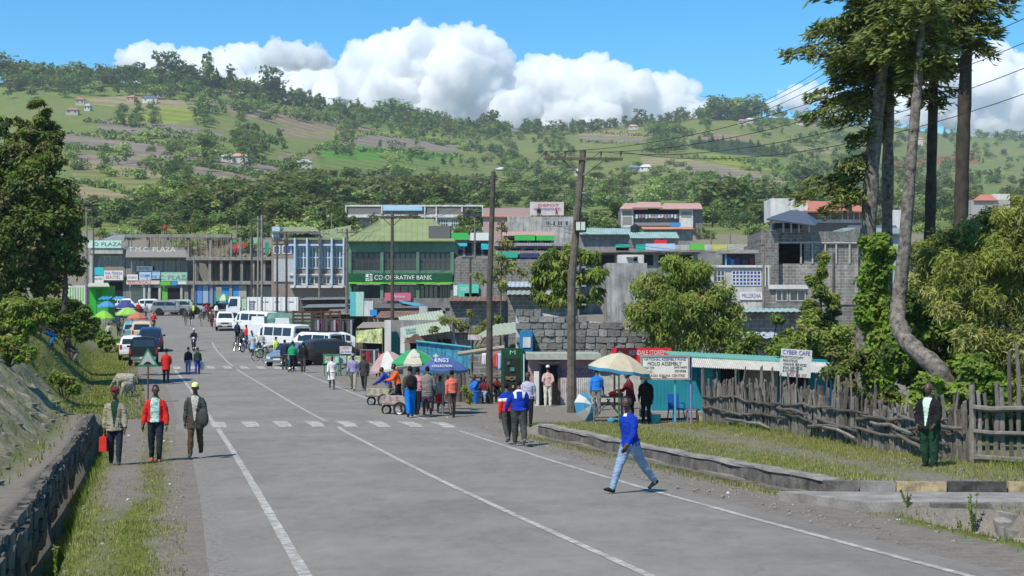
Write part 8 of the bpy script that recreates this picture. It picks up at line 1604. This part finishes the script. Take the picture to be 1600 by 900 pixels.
bush("dry creeper covered shrub with bare stems behind the fence", [(1310, 590, 22), (1335, 620, 20), (1350, 560, 20), (1375, 620, 22), (1390, 580, 20), (1400, 620, 20), (1330, 570, 16)], 45, 1350, 40, .09, [LB_, LM, LD], .4, 10, .4)
bush("green shrub below the willow-like tree right of the kiosk roof", [(1180, 530, 14), (1205, 540, 16), (1165, 545, 14), (1225, 525, 14), (1150, 550, 12), (1215, 500, 10)], 60, 1190, 36, .10, [LM, LL, LD], .2, 10, .45)
bush("pale green weeds growing above the ruined wall", [(700, 500, 12), (725, 510, 13), (745, 520, 12), (680, 515, 8), (760, 505, 10), (735, 490, 8), (775, 500, 8)], 80, 722, 26, .13, [LY, LB_, LM], 0, 8, .22, True, .9)
bush("drooping yellow green shrub under the lean-to roof", [(795, 560, 8), (802, 545, 9), (796, 575, 7), (750, 545, 7)], 69, 798, 22, .12, [LY, LM], .6, 7, .25, False)
bush("yellow green weeds at the foot of the offcut fence", [(732, 618, 6), (727, 610, 6), (735, 626, 5)], 57.4, 731, 26, .10, [LY, LL], -.4, 6, .2, False)
d = 74; b = rp(-12.2, d); broad("roadside_tree", "big leafy tree filling the left edge above the bank", b, blobs_px(b, [(50, 210, 18), (35, 240, 26), (75, 250, 26), (10, 270, 30), (60, 290, 34, -.8), (95, 300, 24), (20, 320, 34), (70, 340, 36, -.8), (105, 345, 24), (35, 370, 36, -.6), (85, 390, 34), (0, 400, 34), (50, 420, 34), (105, 410, 22), (118, 375, 16), (15, 450, 30), (75, 440, 24), (-20, 250, 30), (-30, 350, 40), (60, 190, 8), (-10, 200, 20), (112, 330, 14)], d), 150, .12, [LM, LD, LD, LB_, LM], [stem_px(b, [(66, 520), (64, 440), (60, 340), (58, 220)], d, .26, .05), stem_px(b, [(100, 490), (103, 430), (85, 360)], d, .16, .04), stem_px(b, [(64, 440), (20, 360), (0, 300)], d, .14, .04)], droop=.2, sub=17, aspect=.5)
d = 79; b = rp(-14, d); rr_ = np.random.RandomState(8); bl = []
for k in range(9): bl.append((62 + (k % 3 - 1) * (4 + k * 1.6) + rr_.normal() * 3, 158 + k * 8, 7 + k * 1.1, rr_.normal() * .4))
broad("cypress_tree", "feathery dark cypress tip rising above the big left tree", b, blobs_px(b, bl + [(85, 215, 6), (98, 210, 4), (45, 195, 5), (30, 190, 8), (18, 215, 12), (8, 190, 9)], d), 26, .17, [CF2, CF3, CF1], [stem_px(b, [(60, 500), (60, 300), (61, 165)], d, .16, .02)], droop=.3, sub=9, aspect=.25, out=.9)
def bush_s(label, s, Y, L_, per, size, mats, droop=.1, sub=11, aspect=.5, name="shrub"):
 b = rp(s, Y, -.1); return broad(name, label, b, [(x, y, z, r_) for x, y, z, r_ in L_], per, size, mats, [([Vector((0, 0, -.1)), Vector((x, y, z))], [.04, .01]) for x, y, z, r_ in L_[:4]], droop, BARKD, aspect, sub, "shrub")
def bush_pl(label, px, d, L_, per, size, mats, **k):
 L_ = list(L_) + [(x + ru(-4, 4), y + r_ * 1.1, r_ * .9) for x, y, r_ in L_]; b = gp(px, d); return broad("shrub", label, b, blobs_px(b, L_, d), per, size, mats, [([Vector((0, 0, -.1)), Vector((x, y, z))], [.04, .01]) for x, y, z, r_ in blobs_px(b, L_, d)[:4]], .1, BARKD, .5, k.get("sub", 12), "shrub")
bush_pl("light green shrub at the left edge below the big tree", 20, 58, [(60, 480, 14), (10, 490, 20), (35, 485, 20), (0, 520, 22), (30, 512, 18), (50, 500, 12), (-20, 500, 26), (20, 475, 12)], 140, .085, [LL, LM, LY, LV])
bush_pl("yellow green low plants on the left bank above the bare earth", 14, 50, [(0, 545, 16), (25, 540, 13), (45, 548, 10), (-20, 540, 18), (12, 535, 12)], 110, .08, [LY, LV, LL])
bush_pl("wide mid green shrub right of the big tree's trunk", 110, 84, [(85, 480, 16), (110, 478, 16), (130, 490, 15), (100, 498, 16), (142, 508, 12), (125, 505, 14), (75, 495, 14)], 150, .095, [LM, LM, LV, LD])
bush_pl("small green shrub beside the white sheeted stall", 168, 112, [(160, 525, 8), (172, 530, 8), (182, 535, 7), (150, 522, 6)], 40, .14, [LM, LV, LL])
bush_pl("small tuft of green weeds on the middle of the left bank", 100, 58, [(95, 590, 8), (108, 598, 8), (85, 586, 6), (118, 604, 6)], 40, .09, [LL, LY, LM])
GA1, GA2, GA3 = leaf("grass_green", (.15, .185, .032), .4), leaf("grass_dry", (.42, .37, .17), .4), leaf("grass_olive", (.26, .265, .07), .4)
def grass_patch(name, label, S, Y, h0, h1, wd, mats, probs):
 S = np.asarray(S); Y = np.asarray(Y); X = S + xc(Y); Z = ground_h(S, Y); n = len(S); h = NR.uniform(h0, h1, n); a = NR.uniform(0, 2 * pi, n); ln = NR.uniform(0, .6, n); la = NR.uniform(0, 2 * pi, n)
 p_ = np.stack([X, Y, Z - .01], 1); sd = np.stack([np.cos(a), np.sin(a), 0 * a], 1) * wd; tip = p_ + np.stack([np.cos(la) * ln * h, np.sin(la) * ln * h, h], 1)
 v = np.stack([p_ - sd, p_ + sd, tip], 1).reshape(-1, 3); me = big_mesh(name, [v], [np.arange(3 * n)], [NR.choice(len(mats), n, p=probs)], mats); return tag(link(name, me), label, kind="stuff")
def sample(n, s0, s1, y0, y1, dens):
 S = NR.uniform(s0, s1, n * 3); Y = y0 + (y1 - y0) * NR.rand(n * 3) ** 1.2; k = NR.rand(n * 3) < np.clip(dens(S, Y), 0, 1); return S[k][:n], Y[k][:n]
nz_ = lambda S, Y: .5 + .5 * vnoise(S, Y, 1.6, 3) + .35 * vnoise(S, Y, 5.1, 9)
S, Y = sample(26000, -7., -4.9, 13, 52, lambda S, Y: (np.exp(-((-S - 5.5) / .3) ** 2) * .9 + np.exp(-((-S - 6.75 - ditch_off(Y)) / .25) ** 2) + (Y < 23) * .35) * nz_(S, Y) ** 1.5 * 1.4); grass_patch("grass", "tufts of dry and green grass along the left verge", S, Y, .02, .075, .009, [GA1, GA2, GA3], [.2, .45, .35])
S, Y = sample(9000, -7.6, -6.6, 14, 53, lambda S, Y: np.exp(-((-S - 7.05 - ditch_off(Y)) / .2) ** 2) * (Y > 22) * nz_(S, Y)); grass_patch("weeds", "green weeds growing in the roadside ditch", S, Y, .08, .26, .016, [GA1, LM, LL], [.4, .4, .2])
S, Y = sample(20000, -16, -7.9, 17, 110, lambda S, Y: nz_(S * .6, Y * .6) ** 2 * (.35 + .6 * (-S > 10.4))); grass_patch("grass", "grass tufts on the left bank", S, Y, .06, .24, .02, [GA1, GA2, GA3, LV], [.4, .15, .3, .15])
S, Y = sample(12000, -9, -5.8, 52, 118, lambda S, Y: nz_(S, Y)); grass_patch("grass", "short grass on the left verge beyond the ditch", S, Y, .04, .14, .025, [GA1, GA2, GA3], [.5, .15, .35])
S, Y = sample(44000, 5.7, 13.5, 26.9, 51, lambda S, Y: (S > wall_s(Y) + .1) * nz_(S, Y) ** 1.6 * (1 - .85 * np.exp(-((S - wall_s(Y) - 2.6 - (Y - 30) * .08) / .8) ** 2))); grass_patch("grass", "dry and green grass on the terrace below the picket fence", S, Y, .02, .095, .010, [GA1, GA2, GA3], [.2, .45, .35])
S, Y = sample(6000, 4.6, 6.2, 27, 46, lambda S, Y: np.exp(-((S - wall_s(Y) + .45) / .3) ** 2) * nz_(S, Y)); grass_patch("grass", "thin grass at the foot of the low drain wall", S, Y, .03, .12, .010, [GA1, GA2, GA3], [.3, .3, .4])
S, Y = sample(5000, 5.4, 9.5, 14, 24, lambda S, Y: np.exp(-((S - 6.1) / .35) ** 2) + (S > 7.5) * .5); grass_patch("grass", "grass along the drain in the right foreground", S, Y, .03, .11, .009, [GA1, GA2, GA3], [.4, .2, .4])
S, Y = sample(5000, 9.6, 12.6, 30, 50, lambda S, Y: np.exp(-((S - 11.9) / .4) ** 2) * nz_(S, Y)); grass_patch("weeds", "green weeds along the foot of the picket fence", S, Y, .06, .22, .016, [GA1, LV, GA3], [.5, .25, .25])
for k, (px_, d_, h_, lab) in enumerate(((1520, 23.3, .75, "tall leafy weed stalks before the culvert headwall"), (1503, 23.2, .45, "short weed stalk left of the tall stalks"), (1415, 24.2, .3, "tuft of yellow green weed at the slab corner"), (90, 17.5, .5, "single pale reed standing at the ditch's near end"))):
 b = gp(px_, d_); t = tree_thing("weed_plant", lab, b, None, 0, "plant"); P, A, B = [], [], []
 for q in range(5 if k != 3 else 2):
  a = ru(0, 6.28); tip = Vector((cos(a) * .1, sin(a) * .1, h_ * ru(.6, 1.05))); mb = MB(); mb.tube([(cos(a) * .03, sin(a) * .03, -.03), tip * .5 + Vector((0, 0, .02)), tip], [.008, .006, .003], LM, 4); mb.build("stalk", t)
  for j in range(16): f = ru(.15, 1); P.append(tip * f); v = Vector((NR.normal(), NR.normal(), .7)).normalized() * .04; A.append(v); B.append(v.orthogonal().normalized() * .014)
 link("leaves", quads_mesh("leaves", np.array(P), np.array(A), np.array(B), [LM, LL, GA3], NR.randint(0, 3, len(P))), t)
mv = MB();
def debris(n, smp, c_, nm, lab, s0, s1):
 m = mat("debris_" + nm, c_, rough=.95, var=.3); mb = MB()
 for k in range(n):
  s, Y = smp(); p_ = rp(s, Y); r_ = ru(s0, s1)
  if abs(s) < 4.6: p_.z = zroad(Y) + .02
  mb.ell(p_ + Vector((0, 0, r_ * .2)), (r_ * ru(.7, 1.3), r_ * ru(.6, 1), r_ * ru(.25, .6)), m, 5, 3, .25)
 tag(mb.build(nm), lab, kind="stuff")
debris(420, lambda: (ru(4.2, 6.3), ru(20, 46)), (.26, .24, .215), "gravel", "loose grey stones on the right shoulder", .008, .045)
debris(260, lambda: (-ru(4.6, 7.), ru(15, 60)), (.27, .25, .22), "pebbles", "loose stones on the left shoulder", .008, .04)
debris(36, lambda: (R.choice([-ru(4.9, 6.8), ru(4.4, 6.2), ru(7, 11), -ru(6, 9)]), ru(22, 70)), (.62, .62, .6), "litter", "scraps of white paper and plastic on the verges", .02, .06)
debris(160, lambda: (-ru(8.2, 12), ru(22, 75)), (.17, .16, .145), "rubble", "broken rock on the bare left bank", .04, .20)
debris(60, lambda: (ru(9, 12.5), ru(27.4, 33)), (.35, .33, .30), "rubble", "pale stones in front of the gate", .02, .07)
# ------------------------------------------------------------------ more people, bikes and animals up the road
def ppl(L_):
 for (lab, px, d, H, face, tp, tc, bc, kw) in L_: person(lab, px, d, H, face, vox=.03 if d > 110 else .022, top=tp, tc=CL(tc), bc=CL(bc), **kw)
ST = dict(lt=(1, 1), rt=(-1, 1))
ppl([
 ("man in navy jacket with pack standing before the pale blue saloon", 445, 90.5, 1.74, 10, "jacket", "navy", "charcoal", ST), ("man in green jacket with black backpack beside the pale blue saloon", 457, 89.5, 1.7, -10, "jacket", "green", "black", ST), ("man with red scarf and dark backpack right of the pale blue saloon", 474, 87.5, 1.72, 0, "jacket", "black", "charcoal", dict(lt=(14, 3), rt=(-14, 12))),
 ("cyclist in hi-vis yellow vest beside the white minibus", 432, 99, 1.62, 40, "shirt", "hivis", "charcoal", ST), ("person in grey shirt with red bag behind the green bicycle", 409, 108, 1.66, 170, "shirt", "ltgrey", "navy", ST), ("person in sky blue top left of the grey shirted one", 394, 111, 1.6, 150, "shirt", "skyblue", "charcoal", ST), ("person in white and blue skirt standing by the bicycles", 395, 107, 1.6, 170, "shirt", "ltgrey", "skyblue", dict(legs="skirt")), ("boy in dark clothes left of the bicycles", 378, 116, 1.5, 180, "shirt", "charcoal", "black", ST), ("person in red top at the window of the white minibus", 386, 121, 1.66, 120, "shirt", "red", "navy", ST), ("person in dark blue near the front of the upper minibus", 371, 126, 1.66, 200, "jacket", "navy", "black", ST),
 ("man in grey walking up the middle of the road, left of four", 290, 157, 1.7, 170, "jacket", "charcoal", "grey", {}), ("man in dark coat beside the grey walker on the road", 299, 156, 1.7, 185, "coat", "black", "ltgrey", {}), ("man in khaki walking up the road, third of four", 315, 155, 1.7, 175, "jacket", "olive", "khaki", {}), ("man in brown walking on the road, right of four", 331, 153, 1.68, 180, "jacket", "brown", "maroon", {}),
 ("man in hi-vis vest standing at the junction left of the tipper", 303, 170, 1.7, 90, "jacket", "hivis", "charcoal", ST), ("man in red at the junction beside the hi-vis vest", 323, 172, 1.7, 200, "shirt", "red", "navy", ST), ("person in purple at the junction", 318, 168, 1.66, 160, "shirt", "purple", "black", ST), ("person in white shirt at the junction near the tipper cab", 338, 170, 1.7, 140, "shirt", "white", "charcoal", ST), ("hi-vis worker in front of the tipper's front wheel", 344, 158, 1.66, 100, "jacket", "hivis", "navy", ST), ("person in orange red beside the tipper's front wheel", 381, 157, 1.66, 180, "shirt", "red", "black", ST), ("person in green vest behind the upper minibus", 417, 150, 1.66, 180, "shirt", "hivis", "brown", ST), ("man in beige behind the upper minibus", 425, 150, 1.66, 180, "shirt", "khaki", "charcoal", ST), ("person in maroon between lorry and shacks", 452, 140, 1.66, 180, "shirt", "maroon", "black", ST), ("person in orange vest at the market edge", 473, 138, 1.66, 180, "shirt", "orange", "navy", ST), ("person in light shirt by the market poles", 437, 146, 1.66, 200, "shirt", "skyblue", "black", ST), ("shopper in white at the clothes stall", 489, 110, 1.66, 60, "shirt", "white", "navy", ST), ("shopper in red at the clothes stall", 502, 109, 1.62, -30, "shirt", "red", "black", ST),
 ("person in orange behind the clothes rail", 591, 88, 1.62, 180, "shirt", "orange", "black", ST),
 ("man in red shirt standing left of the silver estate", 216, 174, 1.7, 170, "shirt", "red", "charcoal", ST), ("person in grey by the parked white pickup", 228, 168, 1.7, 120, "shirt", "grey", "charcoal", ST), ("stallholder in dark clothes between the parasols", 186, 137, 1.62, 200, "shirt", "charcoal", "black", ST), ("stallholder in white under the lime parasol", 170, 128.5, 1.6, 170, "shirt", "ltgrey", "black", ST), ("shopper in olive by the pale green parasol", 193, 136, 1.66, 30, "jacket", "olive", "black", ST), ("second stallholder under the orange parasol", 207, 138, 1.6, 180, "shirt", "maroon", "black", ST),
 ("woman in dark dress in the doorway of the roadside shop", 690, 87, 1.6, 180, "dress", "black", "black", dict(legs="skirt", **ST)), ("person in black at the side opening of the roadside shop", 698, 87.4, 1.6, 150, "coat", "black", "black", ST),
 ("person in dark clothes under the blue parasol", 672, 57, 1.6, 175, "shirt", "charcoal", "black", ST), ("vendor in black behind the offcut board fence", 690, 60, 1.6, 180, "shirt", "black", "black", ST),
])
SIT = dict(lt=(88, 88), rt=(84, 86))
for lab, px, d, tc, bc, f in (("child in blue sitting at the stall left of the dark pole", 743, 64.4, "blue", "royal", 120), ("woman in maroon sitting behind the dark pole's left side", 757, 65, "maroon", "jeans", 170), ("person in black seated at the stall beside the child in blue", 752, 66.5, "black", "black", 180), ("person in dark red seated in the stall right of the dark pole", 776, 66.8, "maroon", "black", 190)):
 person(lab, px, d, 1.5, f, vox=.022, top="shirt", tc=CL(tc), bc=CL(bc), la=(40, 6, 40), ra=(40, 6, 40), **SIT)
 g = gp(px, d); t = thing("bench", "low bench under the seated " + lab.split(" sitting")[0].split(" seated")[0].replace("child", "child dressed"), "bench", g, radians(f)); mb = MB(); mb.box((0, -.05, .31), (.45, .3, .05), WOODD); mb.build("seat", t)
 for sx in (-1, 1): mb = MB(); mb.box((sx * .18, -.05, .14), (.05, .26, .29), WOODD); mb.build("leg", t)
for lab, px, d, tc, bc, f in (("person in blue jeans sitting on the left bank", 72, 73, "charcoal", "bright", -60), ("person in dark jacket lying back on the left bank below the shrub", 110, 80, "black", "grey", -70)):
 person(lab, px, d, 1.7, f, vox=.022, top="jacket", tc=CL(tc), bc=CL(bc), lt=(62, 80), rt=(70, 95), la=(-20, 14, 20), ra=(30, 8, 30), lean=-14)
def rider(label, mc, tc, bc, helmet=None, face=0, hat=None):
 o = mc.location; person(label, 0, o.y, 1.68, math.degrees(mc.rotation_euler.z), vox=.024, X=o.x - sin(mc.rotation_euler.z) * -.0, z=mc.location.z + .28, top="jacket", tc=CL(tc), bc=CL(bc), lt=(72, 92), rt=(72, 92), la=(48, 8, 22), ra=(48, 8, 22), lean=4, hat=hat, hatc=helmet)
m = motorcycle("motorcycle coming down the middle of the road with its rider", 303.5, 114, 186, ("bike_navy", (.03, .05, .14))); rider("motorcyclist in dark clothes and pale helmet riding down the road", m, "black", "charcoal", mat("helmet_pale", (.5, .48, .44), rough=.4), hat="helmet")
m = motorcycle("motorcycle riding away past the orange parasol", 240, 150, 8, ("bike_green", (.30, .42, .10))); rider("motorcyclist in red jacket riding away up the road", m, "red", "charcoal", mat("helmet_red", (.4, .04, .03), rough=.4), hat="helmet")
m = motorcycle("motorcycle standing at the junction near the man in purple", 327, 164, 200, ("bike_red", (.35, .03, .03))); rider("motorcyclist in maroon waiting at the junction", m, "maroon", "black")
m = motorcycle("motorcycle parked among the bicycles left of the minibus", 386, 112, 160, ("bike_navy", 0)); m = motorcycle("motorcycle with white fairing behind the green bicycle", 420, 104, 120, ("bike_white", (.6, .6, .58)));
bicycle("green framed bicycle parked at the road edge by the pale saloon", 411, 100.5, 130, ("bike_lime", (.25, .5, .18))); bicycle("dark bicycle ridden at the left of the roadside group", 371, 114, 170, ("bike_dark", (.03, .03, .035))); bicycle("dark bicycle beside the hi-vis cyclist", 429, 98.5, 80, ("bike_dark", 0)); bicycle("bicycle leaning near the man in green at the saloon", 452, 88.6, 185, ("bike_teal", (.05, .3, .28)))
WOOL = mat("dirty_wool", (.34, .31, .26), rough=1, var=.3, scale=14, fine=60, bump=1.); FACE = mat("sheep_face", (.20, .18, .15), rough=.9)
def sheep(label, px, d, rz, s_=1.):
 mb = MB(); pr = []
 def lf(secs, n=12):
  k = MB(); loft(k, secs, WOOL, n); mb.add(k.v, k.f, WOOL)
 lf([((0, -.48, .60), .08, .10), ((0, -.42, .60), .19, .20), ((0, -.15, .58), .24, .235), ((0, .15, .59), .23, .23), ((0, .36, .62), .17, .19), ((0, .44, .60), .10, .12)])
 lf([((0, .34, .66), .12, .13), ((0, .52, .50), .085, .10), ((0, .64, .30), .065, .075)]); lf([((0, .60, .36), .07, .075), ((0, .70, .20), .06, .065), ((0, .76, .09), .038, .04)])
 for sx in (-1, 1):
  lf([((sx * .11, .30, .50), .085, .10), ((sx * .11, .32, .30), .045, .05), ((sx * .11, .31, .17), .032, .034), ((sx * .11, .32, .02), .03, .036)], 8)
  lf([((sx * .12, -.34, .52), .10, .13), ((sx * .12, -.28, .36), .065, .075), ((sx * .12, -.40, .22), .036, .038), ((sx * .12, -.37, .02), .03, .036)], 8)
  mb.ell((sx * .10, .60, .40), (.07, .025, .03), WOOL, 8, 5)
 lf([((0, -.50, .66), .035, .035), ((0, -.56, .50), .03, .03), ((0, -.56, .36), .02, .02)], 6)
 o = link("sheep", mb.mesh("sheep")); md = o.modifiers.new("r", 'REMESH'); md.mode = 'VOXEL'; md.voxel_size = .022; m3 = o.modifiers.new("s", 'SMOOTH'); m3.iterations = 2
 me = bpy.data.meshes.new_from_object(o.evaluated_get(bpy.context.evaluated_depsgraph_get())); o.modifiers.clear(); o.data = me; me.materials.clear(); me.materials.append(WOOL); me.materials.append(FACE)
 for v in me.vertices: q = noise.noise(v.co * 14) * .02 if v.co.z > .3 and v.co.y < .5 else 0; v.co += v.normal * q
 for p_ in me.polygons: p_.use_smooth = True; p_.material_index = 1 if (p_.center.y > .56 or p_.center.z < .24) else 0
 b = gp(px, d); o.location = b; o.rotation_euler = (0, 0, radians(rz)); o.scale = (s_, s_, s_); tag(o, label, "sheep")
sheep("dirty cream sheep grazing side-on on the left verge", 197, 71, 80, 1.02); sheep("smaller grey sheep grazing in front of the first, facing the camera", 199, 66.5, 170, .82)
# ------------------------------------------------------------------ air
mb = MB(); hm = bpy.data.materials.new("haze_air"); hm.use_nodes = True; nt = hm.node_tree; nt.nodes.remove(nt.nodes["Principled BSDF"]); pv = nt.nodes.new("ShaderNodeVolumePrincipled")
pv.inputs["Color"].default_value = (.8, .88, 1, 1); pv.inputs["Density"].default_value = .00010; nt.links.new(pv.outputs[0], nt.nodes["Material Output"].inputs["Volume"])
mb.box((0, 1950, 149), (5200, 4200, 302), hm); tag(mb.build("haze"), "thin pale blue haze over the valley", kind="stuff")
